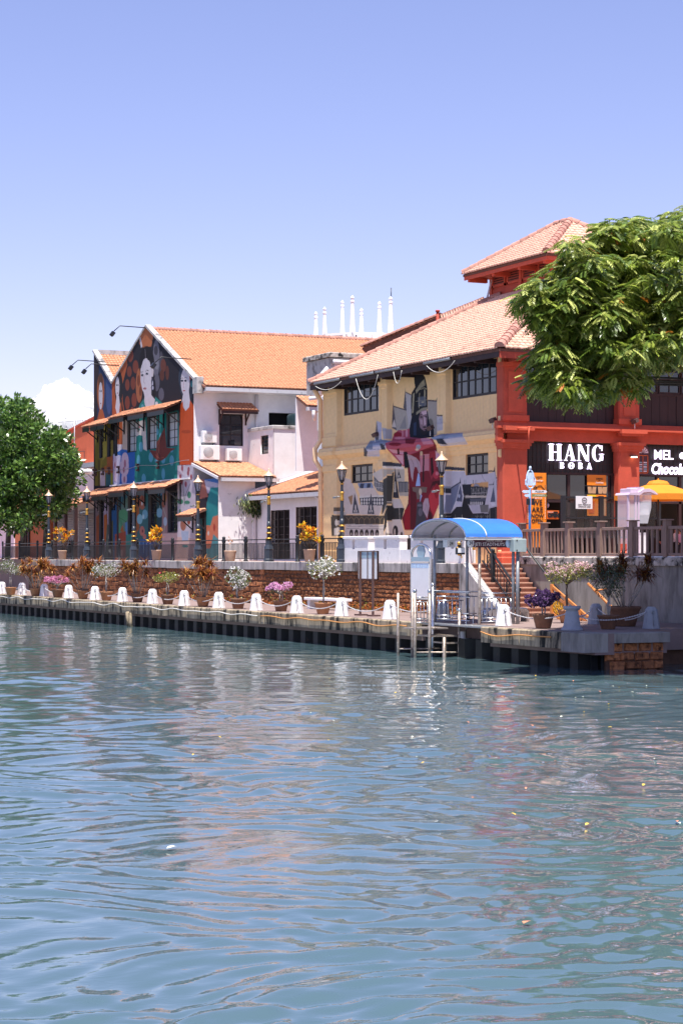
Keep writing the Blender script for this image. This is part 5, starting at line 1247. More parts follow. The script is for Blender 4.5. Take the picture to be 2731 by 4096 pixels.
py_ = panel('poster', 2359, 2435, 1977, 2062, 'orange_print', 'tall poster of an orange drink and a yellow drink in the right window')
mb = MB(); mb.box(RX - .198, RX - .19, ry(2360), ry(2394), rz(1986), rz(1977)); mb.build('print', 'yellow_print', py_)
mb = MB(); mb.prism([(ry(2412), rz(2060)), (ry(2432), rz(2060)), (ry(2434), rz(1985)), (ry(2412), rz(1985))], 'x', RX - .198, RX - .19); mb.build('print', 'cup', py_)
mb = MB(); mb.prism([(ry(2364), rz(2052)), (ry(2386), rz(2052)), (ry(2390), rz(2003)), (ry(2362), rz(2003))], 'x', RX - .198, RX - .19); mb.build('print', 'orange_dark', py_)
op = panel('door_sign', 2197, 2246, 2042, 2077, 'orange_dark', "small orange door sign reading Come in WE'RE OPEN", cat='sign')
ptxt('OPEN', 2223, 2063, 14, op, bold=.02); ptxt("WE'RE", 2232, 2050, 5, op, bold=.01); ptxt('Come in!', 2211, 2049, 5, op, 'cream_ink', shear=.3)
ob = panel('counter_front', 2200, 2350, 1978, 1990, 'orange_dark', 'orange counter strip seen through the shop glass', x=RX - .5, cat='counter')
gl = thing('globe_lamp', (RX - .4, ry(2206), rz(2021)), 'round white globe lamp hanging in the shop doorway', 'lamp'); mb = MB(); mb.ball((RX - .4, ry(2206), rz(2021)), .12, 12); mb.build('globe', 'lilac_plastic', gl); mb = MB(); mb.tube([(RX - .4, ry(2206), rz(2010)), (RX - .4, ry(2206), rz(1900))], .008, 5); mb.build('cord', 'iron', gl)
# red pipe bracket on the corner and spot lights on the pilasters
br = thing('pipe_bracket', (RX + .5, ry(2072), rz(1730)), 'red pipe bracket projecting over the corner column', 'bracket')
mb = MB(); y = ry(2072); z = rz(1722); mb.tube([(RX + .1, y + .2, z + .05), (RX + .8, y + .1, z + .02), (RX + 1.1, y - .25, z - .03), (RX + .5, y - .3, z - .02), (RX + .1, y - .1, z)], .035, 6); mb.tube([(RX + .8, y, z), (RX + .8, y, z - .75)], .03, 6); mb.build('pipe', 'red_trim', br)
def spot(p, label, ax):
    t = thing('spot_light', p, label, 'spot light', 'small spot lights on the cornice'); p = Vector(p)
    mb = MB(); mb.tube([p, p + Vector((0, 0, .22))], .02, 5); mb.build('stem', 'pvc', t)
    mb = MB(); mb.obox(p + Vector((-.10, -.04, .30)), p + Vector((.12, .04, .34)), .2, .16, (0, -.4, .9)); mb.build('head', 'brown_steel', t)
for px, l in ((1535, 'small spot light on the cornice beside the dark sail roofs of the mural'), (1757, 'small spot light on the cornice beside the bearded figure of the mural'), (2008, 'small spot light on the cornice at the tan corner')): spot((tx(px), TANB - .42, 8.12), l, 'y')
for px, l in ((2518, 'small spot light on the cornice of the second red column'),): spot((RX + .35, ry(px), zcor + .08), l, 'x')
sl_ = thing('spot_light', (RX + .3, ry(2520), rz(1825)), 'small lit lamp under the capital of the second red column', 'spot light'); mb = MB(); mb.box(RX + .15, RX + .36, ry(2520) - .12, ry(2520) + .12, rz(1822), rz(1816)); mb.build('head', 'brown_steel', sl_); mb = MB(); mb.box(RX + .2, RX + .35, ry(2520) - .1, ry(2520) + .1, rz(1826), rz(1822.5)); mb.build('diffuser', 'bulb', sl_)

# ================================================================== lamp posts along the terrace edge
def lamp_proto():
    t = thing('street_lamp', (0, 0, 0), '', 'street lamp', 'lamp posts along the terrace edge')
    mb = MB(); mb.lathe([(.24, 0), (.24, .10), (.21, .14), (.21, .55), (.23, .58), (.15, .78), (.15, .95), (.17, 1.0)], n=8, smooth=False, rot=R(22.5)); mb.build('base', 'lamp_iron', t)
    mb = MB(); mb.lathe([(.10, 1.0), (.085, 1.5), (.07, 2.6), (.055, 3.3), (.06, 3.36)], n=10); mb.build('shaft', 'lamp_iron', t)
    for z, r in ((1.03, .15), (1.28, .135), (1.52, .12)): mb = MB(); mb.lathe([(r * .7, z), (r, z + .025), (r, z + .05), (r * .7, z + .075)], n=12); mb.build('gold_collar', 'gold', t)
    mb = MB(); mb.lathe([(.09, 1.6), (.10, 1.65), (.085, 1.85)], n=10); mb.build('shaft_collar', 'lamp_iron', t); mb = MB(); mb.lathe([(.075, 2.62), (.095, 2.66), (.075, 2.74), (.075, 2.9), (.11, 2.98), (.07, 3.0)], n=10); mb.build('gold_collar', 'gold', t); mb = MB(); mb.lathe([(.07, 3.30), (.09, 3.33), (.06, 3.36)], n=10); mb.build('gold_collar', 'gold', t)
    mb = MB(); mb.lathe([(.03, 3.36), (.10, 3.44), (.11, 3.50)], n=6)
    for k in range(6):
        a = R(60 * k); mb.obox((.10 * math.cos(a), .10 * math.sin(a), 3.48), (.20 * math.cos(a), .20 * math.sin(a), 3.92), .024, .024)
    mb.lathe([(.205, 3.90), (.215, 3.93), (.2, 3.94)], n=6); mb.build('lantern_frame', 'iron', t)
    mb = MB(); mb.lathe([(.09, 3.49), (.19, 3.91)], n=6, smooth=False); mb.build('lantern_glass', 'lamp_glass', t)
    mb = MB(); mb.lathe([(.27, 3.94), (.26, 3.96), (.16, 4.04), (.10, 4.10), (.07, 4.12), (.08, 4.16), (.03, 4.20), (.04, 4.24), (.01, 4.30)], n=12); mb.build('cap', 'copper', t)
    mb = MB(); mb.tube([(0, -.06, 2.78), (-.06, -.22, 2.80)], .02, 5); mb.obox((-.10, -.20, 2.77), (-.02, -.36, 2.74), .14, .07); mb.build('side_lamp', 'galv', t)
    return t
lp = lamp_proto()
lamp_px = [195, 348, 535, 792, 1075, 1367, 1766]
lamp_lab = ['lamp post in front of the left tree, beside the first yellow croton', 'lamp post before the grey roller shutter left of the mural', 'lamp post before the dark windows in the middle of the mural', 'lamp post before the small tiled porch of the mural house', 'lamp post before the white lean-to with grille doors', 'lamp post at the left end of the white battlement wall', 'lamp post before the red robe of the tall painted figure']
lamp_x = []
for i, (px, l) in enumerate(zip(lamp_px, lamp_lab)):
    o = lp if i == 0 else copy_tree(lp); o.location = (on_y(px, 0, TB + .42).x, TB + .42, TZ - .005); o['label'] = l; o.rotation_euler.z = random.uniform(-.1, .1); lamp_x.append(o.location.x)

# ================================================================== black railing
RLY = TB + .75
def rail_run(x0, x1, label):
    t = thing('iron_railing', ((x0 + x1) / 2, RLY, TZ), label, 'railing', 'lengths of black railing along the terrace')
    mb = MB(); 
    for z, w, h in ((1.02, .05, .05), (.84, .03, .03), (.12, .04, .035)): mb.box(x0, x1, RLY - w / 2, RLY + w / 2, TZ + z - h / 2, TZ + z + h / 2)
    mb.build('rails', 'iron', t)
    for x in (x0, x1):
        mb = MB(); mb.lathe([(.10, 0), (.10, .04), (.055, .08), (.05, .3), (.05, .88), (.075, .92), (.05, .96), (.08, 1.02), (.05, 1.08), (.075, 1.14), (.02, 1.2)], (x, RLY, TZ), 8); mb.build('post', 'iron', t)
        mb = MB(); s_ = 1 if x == x0 else -1; mb.tube([(x + s_ * .05, RLY, TZ + .86), (x + s_ * .14, RLY, TZ + .92), (x + s_ * .17, RLY, TZ + 1.0)], .02, 5); mb.build('scroll', 'iron', t)
    n = max(2, int((x1 - x0) / .155))
    for k in range(1, n):
        x = x0 + (x1 - x0) * k / n; put('baluster', BAL, t, (x, RLY, TZ))
mb = MB(); mb.box(-.014, .014, -.014, .014, .12, .84); BAL = mb.mesh('baluster', 'iron')
stops = [on_y(px, 0, RLY).x for px in (10, 78, 150, 208, 290, 356, 414, 478, 548, 690, 800, 895, 983, 1080, 1190, 1288, 1360)]
between = ['left edge', 'first palm-like pot', 'left tree trunks', 'first lamp post', 'first yellow croton', 'second lamp post', 'roller shutter', 'painted green leaf', 'third lamp post', 'second yellow croton', 'pink flower panel', 'fourth lamp post', 'nearly bare pale pot', 'fifth lamp post', 'grille doors', 'third yellow croton', 'battlement wall']
for i, (a, b) in enumerate(zip(stops[:-1], stops[1:])): rail_run(a + .06, b - .06, f'black railing from the {between[i]} to the {between[i + 1]}')

# ================================================================== white battlement wall before the tan building
BW = thing('battlement_wall', (-72, TB + .6, TZ), 'low white crenellated wall with slits in front of the tan mural wall', 'wall')
by0, by1 = TB + .45, TB + .8
bz = lambda px, py: on_y(px, py, by0).z
bxp = lambda px: on_y(px, 0, by0).x
merl = [(1370, 1472), (1498, 1597), (1642, 1745), (1778, 1856)]
for k, (a, b) in enumerate(merl):
    x0, x1 = bxp(a), bxp(b); xs = bxp((a + b) / 2 - 8); 
    mb = MB(); mb.box(x0, xs - .12, by0, by1, TZ - .02, TZ + .98); mb.box(xs + .12, x1, by0, by1, TZ - .02, TZ + .98); mb.box(xs - .12, xs + .12, by0, by1, TZ - .02, TZ + .55); mb.box(xs - .12, xs + .12, by0, by1, TZ + .93, TZ + .98)
    mb.build('merlon', 'white_trim', BW)
    mb = MB(); mb.bevbox(x0 - .04, x1 + .04, by0 - .05, by1 + .05, TZ + .982, TZ + 1.09, .02); mb.build('merlon_cap', 'white_trim', BW)
for a, b in zip(merl[:-1], merl[1:]):
    mb = MB(); mb.box(bxp(a[1]) + .002, bxp(b[0]) - .002, by0 + .02, by1 - .02, TZ - .02, TZ + .52); mb.build('crenel', 'white_trim', BW)
mb = MB(); mb.box(bxp(1370), bxp(1856), by1 + .06, by1 + .14, TZ, TZ + .5); mb.build('rear_kerb', 'white_trim', BW)

# ================================================================== bollards and chains
def boll_mesh(m):
    mb = MB(); mb.lathe([(.275, 0), (.262, .06), (.20, .50), (.19, .57), (.115, .665), (.02, .668)], n=8, smooth=False, rot=R(22.5)); return mb.mesh('bollard', m)
bm = boll_mesh('bollard'); bg = boll_mesh('shade_and_pedestal_grey')  # second mesh carries the shade in its darker colour
rm = MB(); rm.tube([(.205, -.08 + .045 * math.cos(t), .50 + .045 * math.sin(t)) for t in np.linspace(0, 2 * math.pi, 9)], .012, 5, False); rm.tube([(.22, -.08, .46), (.235, -.085, .30), (.262, -.08, .08)], .010, 5); rme = rm.mesh('ring', 'galv')
front = [(8, 2378), (88, 2384), (177, 2389.5), (275, 2396), (380, 2403), (490, 2408), (610, 2416), (737, 2424), (875, 2432), (1025, 2441), (1187, 2451), (1366, 2462), (1559, 2474)]
bpos = []
for i, (px, py) in enumerate(front):
    pnt = on_y(px, 0, QB + .68); o = put('bollard', bm, None, (pnt.x, pnt.y, QZ + .004)); tag(o, f'white tapered bollard, {ORD[i]} from the left along the quay edge', 'bollard', 'white bollards along the quay edge')
    o.rotation_euler.z = random.uniform(-.12, .12); put('ring', rme, o); bpos.append(o.location.copy())
for px, py, m_, l in ((2014, 2503, bm, 'white tapered bollard on the quay edge right of the blue shelter'), (1772, 2486, bg, 'tapered bollard under the blue shelter, its shade painted in as grey'), (2382, 2497, bg, 'tapered bollard before the wall, behind the grey pedestal, its shade painted in'), (2604, 2515, bg, 'tapered bollard at the right end of the quay, its shade painted in as grey')):
    pnt = on_z(px, py, QZ); o = put('bollard', m_, None, (pnt.x, pnt.y, QZ + .004)); tag(o, l, 'bollard', 'bollards around the shelter'); put('ring', rme, o); bpos.append(o.location.copy())
LK = MB(); LK.tube([(.034 * math.cos(t), 0, .016 * math.sin(t)) for t in np.linspace(0, 2 * math.pi, 7)], .009, 4, False)
lkv = np.array(LK.v); lkf = np.array(LK.f)
def chain(p, q, sag, label, m='chain'):
    p, q = Vector(p), Vector(q); L_ = (q - p).length; n = int(L_ * 1.12 / .058); V = []; F = []
    pts = [p.lerp(q, t) - Vector((0, 0, sag * 4 * t * (1 - t))) for t in np.linspace(0, 1, n + 1)]
    for k in range(n):
        a, b = pts[k], pts[k + 1]; d = (b - a).normalized(); sd = d.cross(Vector((0, 0, 1))).normalized(); u = sd.cross(d)
        if k % 2: sd, u = u, -sd
        c = (a + b) / 2; B = np.array([d, sd, u]); V.append(lkv @ B + np.array(c)); F.append(lkf + k * len(lkv))
    V = np.vstack(V); F = np.vstack(F); o = np.array(p)
    return tag(put('chain', np_mesh('chain', V - o, F, m), None, p), label, 'chain', 'chains slung between the bollards')
for i in range(12):
    a, b = bpos[i] + Vector((.21, -.08, .50)), bpos[i + 1] + Vector((-.19, -.05, .48)); chain(a, b, .27, f'pale chain sagging between the {ORD[i]} and {ORD[i + 1]} white bollards from the left')
jw = on_y(1652, 0, QB + .68); chain(bpos[12] + Vector((.21, -.08, .5)), (NOT0 + .1, QB + .7, QZ + .42), .16, 'pale chain from the last white bollard to the jetty frame')
p0 = on_z(2287, 2523, QZ); chain(bpos[13] + Vector((.2, -.08, .5)), p0 + Vector((-.1, -.1, .52)), .22, 'pale chain between the white bollard and the grey pedestal')
chain(p0 + Vector((.1, .05, .5)), bpos[15] + Vector((-.1, -.1, .5)), .14, 'pale chain between the pedestal and the shade-coloured bollard by the wall'); chain(bpos[15] + Vector((.2, -.05, .5)), bpos[16] + Vector((-.1, -.1, .5)), .3, 'grey chain hanging between the two bollards with painted shade')
chain(p0 + Vector((.1, -.1, .48)), bpos[16] + Vector((0, -.2, .5)), .2, 'dark chain in front of the two large pots at right')
ped = MB(); ped.lathe([(.33, 0), (.33, .05), (.28, .10), (.26, .14), (.19, .56), (.18, .60), (.24, .63), (.26, .68), (.26, .73), (.2, .735)], (p0.x, p0.y, QZ), 14, True); tag(ped.build('stone_pedestal', 'shade_and_pedestal_grey'), 'round grey tapered pedestal on the quay between purple flowers and large pots', 'pedestal')

# ropes along the kerb
def rope(x0, x1, z, m, label, wob=.05):
    xs = np.arange(x0, x1, .35); mb = MB(); mb.tube([(x, QB - .05, z + wob * math.sin(x * 1.9) * math.sin(x * .43) - .04 * abs(math.sin(x * .8))) for x in xs], .022, 6); tag(mb.build('rope', m), label, 'rope')
rope(-112, -89.5, QZ - .10, 'rope_white', 'white rope along the kerb at the left of the quay'); rope(-89.5, -72.5, QZ - .12, 'rope_white', 'white rope along the kerb in the middle of the quay'); rope(-72.4, -59.5, QZ - .13, 'rope_orange', 'orange rope along the kerb left of the jetty'); rope(-54.7, -50.2, QZ - .16, 'rope_orange', 'pale orange rope along the kerb right of the jetty', .07)
mb = MB(); mb.tube([(-88.1, QB - .08, .66), (-88.0, QB - .10, .3), (-87.95, QB - .05, -.1)], .10, 7); mb.tube([(-87.7, QB - .1, .62), (-87.6, QB - .12, .2), (-87.65, QB - .05, -.1)], .08, 7); tag(mb.build('drain_outlet', 'quay_beam'), 'pale weathered drain outlet hanging below the kerb', 'drain')

# ================================================================== plants
def lathe_pot(name, prof, m, parent, n=18, loc=(0, 0, 0)):
    mb = MB(); mb.lathe(prof, loc, n); return mb.build(name, m, parent, local=True)
POT = [(.20, 0), (.215, .02), (.30, .36), (.325, .38), (.335, .42), (.30, .43), (.28, .40)]
TUB = [(.17, 0), (.18, .02), (.25, .40), (.26, .42), (.27, .46), (.245, .465), (.23, .43)]
BIG = [(.34, 0), (.36, .03), (.45, .40), (.50, .52), (.54, .56), (.54, .62), (.49, .63), (.46, .58)]
def plant_root(name, loc, label, cat, group): return thing(name, loc, label, cat, group)
def put_leaves(name, parent, parts, m='leaf'):
    V = np.vstack([p[0] for p in parts]); o = 0; F = []
    for p in parts: F.append(p[1] + o); o += len(p[0])
    C = np.vstack([p[2] for p in parts]); return put(name, np_mesh(name, V, np.vstack(F), m, np.clip(C, 0, 1)), parent)
def soil(parent, r, z): mb = MB(); mb.lathe([(r, z - .02), (r * .98, z)], n=14); mb.build('soil', 'soil', parent, local=True)
def dracaena(loc, h, w, label, group, pot=POT, pm='terracotta', dark=1.0, heads=12, seed=0):
    r = np.random.default_rng(seed); t = plant_root('potted_dracaena', loc, label, 'potted plant', group); lathe_pot('pot', pot, pm, t); pz = pot[-1][1]; soil(t, pot[-1][0], pz)
    parts = []; st = MB()
    for k in range(heads):
        a = r.uniform(0, 6.28); rad = w * .5 * math.sqrt(r.uniform(.02, .6)); top = np.array([rad * math.cos(a), rad * math.sin(a), pz + (h - pz) * r.uniform(.42, .86)])
        st.tube([(rad * .18 * math.cos(a), rad * .18 * math.sin(a), pz - .02), tuple(top * np.array([.6, .6, .5]) + np.array([0, 0, pz * .4])), tuple(top)], .014, 5)
        n = 70; az = r.uniform(0, 6.28, n); el = r.uniform(-.35, 1.35, n); ln = r.uniform(.30, .56, n)
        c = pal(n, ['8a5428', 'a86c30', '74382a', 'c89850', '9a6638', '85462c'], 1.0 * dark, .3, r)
        P = np.tile(top, (n, 1)) + r.normal(0, .03, (n, 3)); d0 = np.stack([np.cos(az) * np.cos(el), np.sin(az) * np.cos(el), np.sin(el)], 1)
        mid = P + d0 * ln[:, None] * .55; d1 = d0.copy(); d1[:, 2] -= .75; d1 /= np.linalg.norm(d1, axis=1, keepdims=True)
        S = np.cross(d0, [0, 0, 1]); S /= np.linalg.norm(S, axis=1, keepdims=True) + 1e-9; wd = .024
        tip = mid + d1 * ln[:, None] * .5
        V = np.stack([P + S * wd * .6, P - S * wd * .6, mid - S * wd, mid + S * wd, mid + S * wd, mid - S * wd, tip - S * .003, tip + S * .003], 1).reshape(-1, 3)
        parts.append((V, np.arange(8 * n).reshape(-1, 4), np.repeat(c, 2, 0)))
    st.build('stems', 'bark_pale', t, local=True); put_leaves('foliage', t, parts); return t
def shrub(loc, h, w, label, group, leafc, flowc, nl=1500, nf=260, pot=POT, pm='terracotta', fs=.05, ls=.075, crown=.5, stems=2, seed=0, flat=.8, top_flowers=False, name='potted_shrub', bark='bark_pale', pot_on=True):
    r = np.random.default_rng(seed); t = plant_root(name, loc, label, 'potted plant', group); pz = 0
    if pot_on: lathe_pot('pot', pot, pm, t); pz = pot[-1][1]; soil(t, pot[-1][0], pz)
    cz = h - (h - pz) * crown / 2; rz_ = (h - pz) * crown / 2; rx = w / 2
    nb = 16; cl = []
    for k in range(nb):
        d = r.normal(size=3); d /= np.linalg.norm(d); f = r.uniform(.45, .95); cl.append((np.array([d[0] * rx * f, d[1] * rx * f, cz + d[2] * rz_ * f * flat]), r.uniform(.30, .46) * min(rx, rz_ * 1.5)))
    st = MB()
    for k in range(stems):
        a = r.uniform(0, 6.28); st.tube([(.03 * math.cos(a), .03 * math.sin(a), pz - .03), (.07 * math.cos(a + 1), .07 * math.sin(a + 1), pz + (cz - rz_ - pz) * .5), (.05 * math.cos(a), .05 * math.sin(a), max(pz + .05, cz - rz_ * .9))], [.028, .022, .018], 6)
    for c, rr in cl: st.tube([(0, 0, max(pz + .03, cz - rz_)), tuple((c * .5) + np.array([0, 0, (cz - rz_ * .6) * .5])), tuple(c)], [.014, .010, .005], 4)
    st.build('stems', bark, t, local=True)
    def cloud(n, k, up=0):
        ci = r.integers(0, nb, n); d = rand_dirs(n, r); 
        if up: d[:, 2] = np.abs(d[:, 2]) * .8 + .1; d /= np.linalg.norm(d, axis=1, keepdims=True)
        return np.array([cl[i][0] for i in ci]) + d * np.array([cl[i][1] for i in ci])[:, None] * (r.uniform(.5, 1.0, n) ** .5)[:, None] * k, d
    P, d = cloud(nl, 1.0); dd = d + rand_dirs(nl, r) * .8; put_leaves('foliage', t, [leaf_batch(P, dd, rand_dirs(nl, r), r.uniform(ls * .6, ls, nl), ls * .42, pal(nl, leafc, .72, .25, r))])
    if nf:
        P, d = cloud(nf, 1.1, 1 if top_flowers else 0); bl = []
        for k in range(4): bl.append(leaf_batch(P, d + rand_dirs(nf, r) * 1.2, rand_dirs(nf, r), r.uniform(fs * .6, fs, nf), fs * .8, pal(nf, flowc, .9, .12, r)))
        fl = put_leaves('flowers', t, bl, 'petal')
        tag(fl, kind='stuff')          # far too many petals to count
    return t
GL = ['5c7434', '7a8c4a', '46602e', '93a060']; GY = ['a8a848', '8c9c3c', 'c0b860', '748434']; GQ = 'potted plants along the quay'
def qp(px, py): return on_z(px, py, QZ + .004)
shrub(qp(43, 2380), 1.95, 1.6, 'white-flowered shrub in a wide clay pot at the far left of the quay', GQ, GL, ['f4f0f4'], 1500, 110, crown=.56, seed=1)
dracaena(qp(142, 2385), 2.05, 2.3, 'reddish dracaena beside the far-left steps', GQ, seed=2, heads=14)
shrub(qp(231, 2391), 1.12, 1.45, 'low pink bougainvillea in a dark pot near the left end of the quay', GQ, GL, ['e8a0c4', 'd888b0', 'f0b8d4'], 500, 620, pm='clay_dark', crown=.72, fs=.075, top_flowers=True, seed=3)
dracaena(qp(332, 2396), 2.1, 2.2, 'reddish dracaena left of the tall white-flowered shrub', GQ, seed=4, heads=14)
shrub(qp(426, 2402), 1.95, 1.65, 'airy white-flowered shrub between two reddish dracaenas', GQ, GL + ['a8b088'], ['f8f4f8'], 1300, 230, crown=.5, stems=3, seed=5)
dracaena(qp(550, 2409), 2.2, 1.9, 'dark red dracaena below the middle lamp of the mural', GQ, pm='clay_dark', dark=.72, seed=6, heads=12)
sh = shrub(qp(671, 2417), 1.45, 1.45, 'yellow-green shrub with a few red flowers', GQ, GY, [], 1300, 0, crown=.46, stems=2, fs=.09, seed=7, pm='clay_dark')
mat('flower_red', (.72, .09, .10), .6, .15, 20)
mb = MB(); mb.add([(0, 0, 0)] + [((.055 if k % 2 else .022) * math.cos(k * .628), (.055 if k % 2 else .022) * math.sin(k * .628), .03 if k % 2 else .01) for k in range(10)], [(0, 1 + k, 1 + (k + 1) % 10) for k in range(10)]); fm_ = mb.mesh('flower', 'flower_red')
for k in range(9):
    o = put('flower', fm_, sh); o.location = (random.uniform(-.45, .45), random.uniform(-.5, .1), random.uniform(1.15, 1.46)); o.rotation_euler = (random.uniform(.3, 1.2), 0, random.uniform(-1, 1))
dracaena(qp(812, 2427), 2.1, 1.95, 'reddish dracaena below the fourth lamp post', GQ, seed=8, heads=14)
shrub(qp(952, 2435), 1.72, 1.15, 'compact white-flowered shrub left of the low pink bougainvillea', GQ, GL, ['fbf8f8'], 1300, 240, pm='clay_dark', crown=.62, fs=.075, seed=9, stems=4)
shrub(qp(1124, 2445), 1.15, 1.15, 'low pink bougainvillea in a dark pot near the stone bench', GQ, GL, ['eab0d8', 'd898c8', 'f4c8e4'], 450, 640, pm='clay_dark', crown=.66, fs=.07, top_flowers=True, seed=10)
shrub(qp(1291, 2456), 2.15, 1.25, 'tall white-flowered shrub with bare stems in front of the stone bench', GQ, GL + GY, ['fcfafa'], 1300, 150, crown=.46, fs=.09, stems=3, seed=11)
GR = 'potted plants right of the shelter'
shrub(qp(2172, 2514), 1.12, 1.12, 'dark purple bougainvillea in a round clay pot at the foot of the stairs', GR, ['4a3c48', '3c4434'], ['6c4a80', '5a3c70', '4c3460', '8c6a9c'], 400, 900, pm='clay_dark', crown=.62, fs=.07, seed=12, pot=BIG[:0] + [(.21, 0), (.23, .03), (.31, .34), (.33, .40), (.34, .44), (.30, .45), (.28, .42)])
shrub(qp(2268, 2492), 2.05, 1.75, 'pale pink bougainvillea standing over the orange lattice rail', GR, GY, ['f0c8d0', 'f8dce0'], 2200, 330, crown=.48, fs=.07, top_flowers=True, seed=13, stems=4, flat=.7, bark='bark')
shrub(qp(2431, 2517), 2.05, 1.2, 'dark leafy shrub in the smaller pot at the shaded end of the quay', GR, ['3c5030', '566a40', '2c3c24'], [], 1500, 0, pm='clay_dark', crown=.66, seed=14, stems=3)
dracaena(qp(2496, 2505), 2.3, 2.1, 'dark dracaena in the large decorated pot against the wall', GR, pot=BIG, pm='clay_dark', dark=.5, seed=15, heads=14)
# crotons and the nearly bare pot on the terrace edge
def croton(loc, h, w, label, seed):
    r = np.random.default_rng(seed); t = plant_root('potted_croton', loc, label, 'potted plant', 'pots on the terrace edge'); lathe_pot('pot', [(.19, 0), (.20, .02), (.265, .50), (.275, .52), (.27, .56), (.24, .56), (.23, .52)], 'clay_pale', t); soil(t, .23, .52)
    parts = []; st = MB()
    for k in range(13):
        a = r.uniform(0, 6.28); rad = w * .5 * math.sqrt(r.uniform(.0, .75)); top = np.array([rad * math.cos(a), rad * math.sin(a), .62 + (h - .62) * r.uniform(.25, .95)])
        st.tube([(0, 0, .5), tuple(top * .6 + np.array([0, 0, .15])), tuple(top)], .012, 5); n = 15
        az = r.uniform(0, 6.28, n); el = r.uniform(-.2, 1.2, n); d = np.stack([np.cos(az) * np.cos(el), np.sin(az) * np.cos(el), np.sin(el)], 1); ln = r.uniform(.17, .30, n)
        parts.append(leaf_batch(np.tile(top, (n, 1)) + r.normal(0, .05, (n, 3)), d, np.tile([0, 0, 1.0], (n, 1)) + rand_dirs(n, r) * .3, ln, ln * .42, pal(n, ['f0b020', 'f4c838', 'd8841c', 'b8601c', 'e8a828', 'a8a028'], 1.05, .15, r)))
    st.build('stems', 'bark', t, local=True); put_leaves('foliage', t, parts); return t
tp_ = lambda px: (on_y(px, 0, TB + .12).x, TB + .14, TZ)
croton(tp_(248), 1.9, 1.45, 'yellow and orange croton in a pale pot before the shaded shutters', 21); croton(tp_(624), 1.75, 1.25, 'yellow-orange croton in a pale pot before the mural', 22); croton(tp_(1236), 1.65, 1.0, 'bright yellow croton in a pale pot before the grille doors', 23)
t = plant_root('potted_seedling', tp_(919), 'nearly bare seedling in a round pale pot before the white extension', 'potted plant', 'pots on the terrace edge'); lathe_pot('pot', [(.20, 0), (.22, .03), (.27, .30), (.29, .46), (.30, .50), (.27, .51), (.25, .47)], 'clay_pale', t); soil(t, .25, .47)
mb = MB(); mb.tube([(0, 0, .45), (.02, 0, .8), (-.01, 0, 1.05)], .012, 5); mb.build('stems', 'bark_pale', t, local=True)
put_leaves('foliage', t, [leaf_batch(np.tile([0, 0, 1.0], (14, 1)) + rng.normal(0, .04, (14, 3)), rand_dirs(14), rand_dirs(14), .16, .06, pal(14, ['d89a70', 'e0b090', 'c87848'], .8))])

# ================================================================== benches and boards on the quay
bp0, bp1 = on_y(1232, 0, 34.2), on_y(1382, 0, 34.2)
B1 = thing('stone_bench', ((bp0.x + bp1.x) / 2, 34.2, QZ), 'low stone bench behind the tall white-flowered shrub', 'bench')
mb = MB(); mb.bevbox(bp0.x, bp1.x, 34.0, 34.5, QZ + .38, QZ + .48, .02); mb.build('seat', 'bollard', B1)
for x in (bp0.x + .25, bp1.x - .5): mb = MB(); mb.box(x, x + .25, 34.05, 34.45, QZ, QZ + .38); mb.build('leg', 'white_stain', B1)
s0 = on_z(1449, 2463, QZ); s1 = on_z(1501, 2466, QZ); sy = (s0.y + s1.y) / 2
SB = thing('notice_board', (s0.x, sy, QZ), 'back of a white notice board on two brown posts on the quay', 'notice board')
zb0, zb1 = on_y(1470, 2318, sy).z, on_y(1470, 2204, sy).z; xb0, xb1 = on_y(1434, 0, sy).x, on_y(1512, 0, sy).x
for x in (on_y(1446, 0, sy).x, on_y(1497, 0, sy).x):
    mb = MB(); mb.box(x - .035, x + .035, sy - .09, sy - .025, QZ + .06, zb1); mb.build('post', 'brown_steel', SB); mb = MB(); mb.box(x - .22, x + .22, sy - .2, sy + .15, QZ, QZ + .06); mb.build('foot', 'brown_steel', SB)
mb = MB(); mb.box(xb0, xb1, sy - .015, sy + .02, zb0, zb1); mb.build('board', 'board_white', SB)
mb = MB(); zm = zb0 + (zb1 - zb0) * .76; mb.box(xb0 + .06, xb1 - .06, sy - .022, sy - .017, zm, zb1 - .05); mb.build('panel', 'board_blue', SB)
mb = MB(); fr = .028
for a, b, c, d in ((xb0, xb1, zb0, zb0 + fr), (xb0, xb1, zb1 - fr, zb1), (xb0, xb0 + fr, zb0, zb1), (xb1 - fr, xb1, zb0, zb1)): mb.box(a, b, sy - .04, sy + .03, c, d)
xm = (xb0 + xb1) / 2; mb.box(xm - .02, xm + .02, sy - .045, sy - .023, zb0, zb1); mb.build('frame', 'brown_steel', SB)

# arched light box
ax0 = on_z(1644, 2472, QZ); ab = ax0.y; AX0, AX1 = on_y(1646, 0, ab).x, on_y(1722, 0, ab).x
AB = thing('light_box_sign', (AX0, ab, QZ), 'tall arched steel light box with blank white panel left of the shelter', 'sign')
zA = lambda py: on_y(1685, py, ab).z
xm = (AX0 + AX1) / 2; ra = (AX1 - AX0) / 2; zs = zA(2222)
arch = [(AX0, ab, QZ)] + [(AX0, ab, z) for z in (QZ + 1, zs)] + [(xm - ra * math.cos(t), ab, zs + (zA(2178) - zs) * math.sin(t)) for t in np.linspace(.15, math.pi - .15, 14)] + [(AX1, ab, z) for z in (zs, QZ + 1, QZ)]
mb = MB(); mb.tube(arch, .05, 8); mb.build('frame', 'steel', AB)
mb = MB(); mb.box(AX0 + .06, AX1 - .06, ab - .05, ab + .05, zA(2392), zA(2252)); mb.build('panel', 'board_white', AB)
mb = MB(); mb.box(AX0 + .06, AX1 - .06, ab - .045, ab + .045, zA(2246), zA(2228)); mb.build('header', 'board_blue', AB)
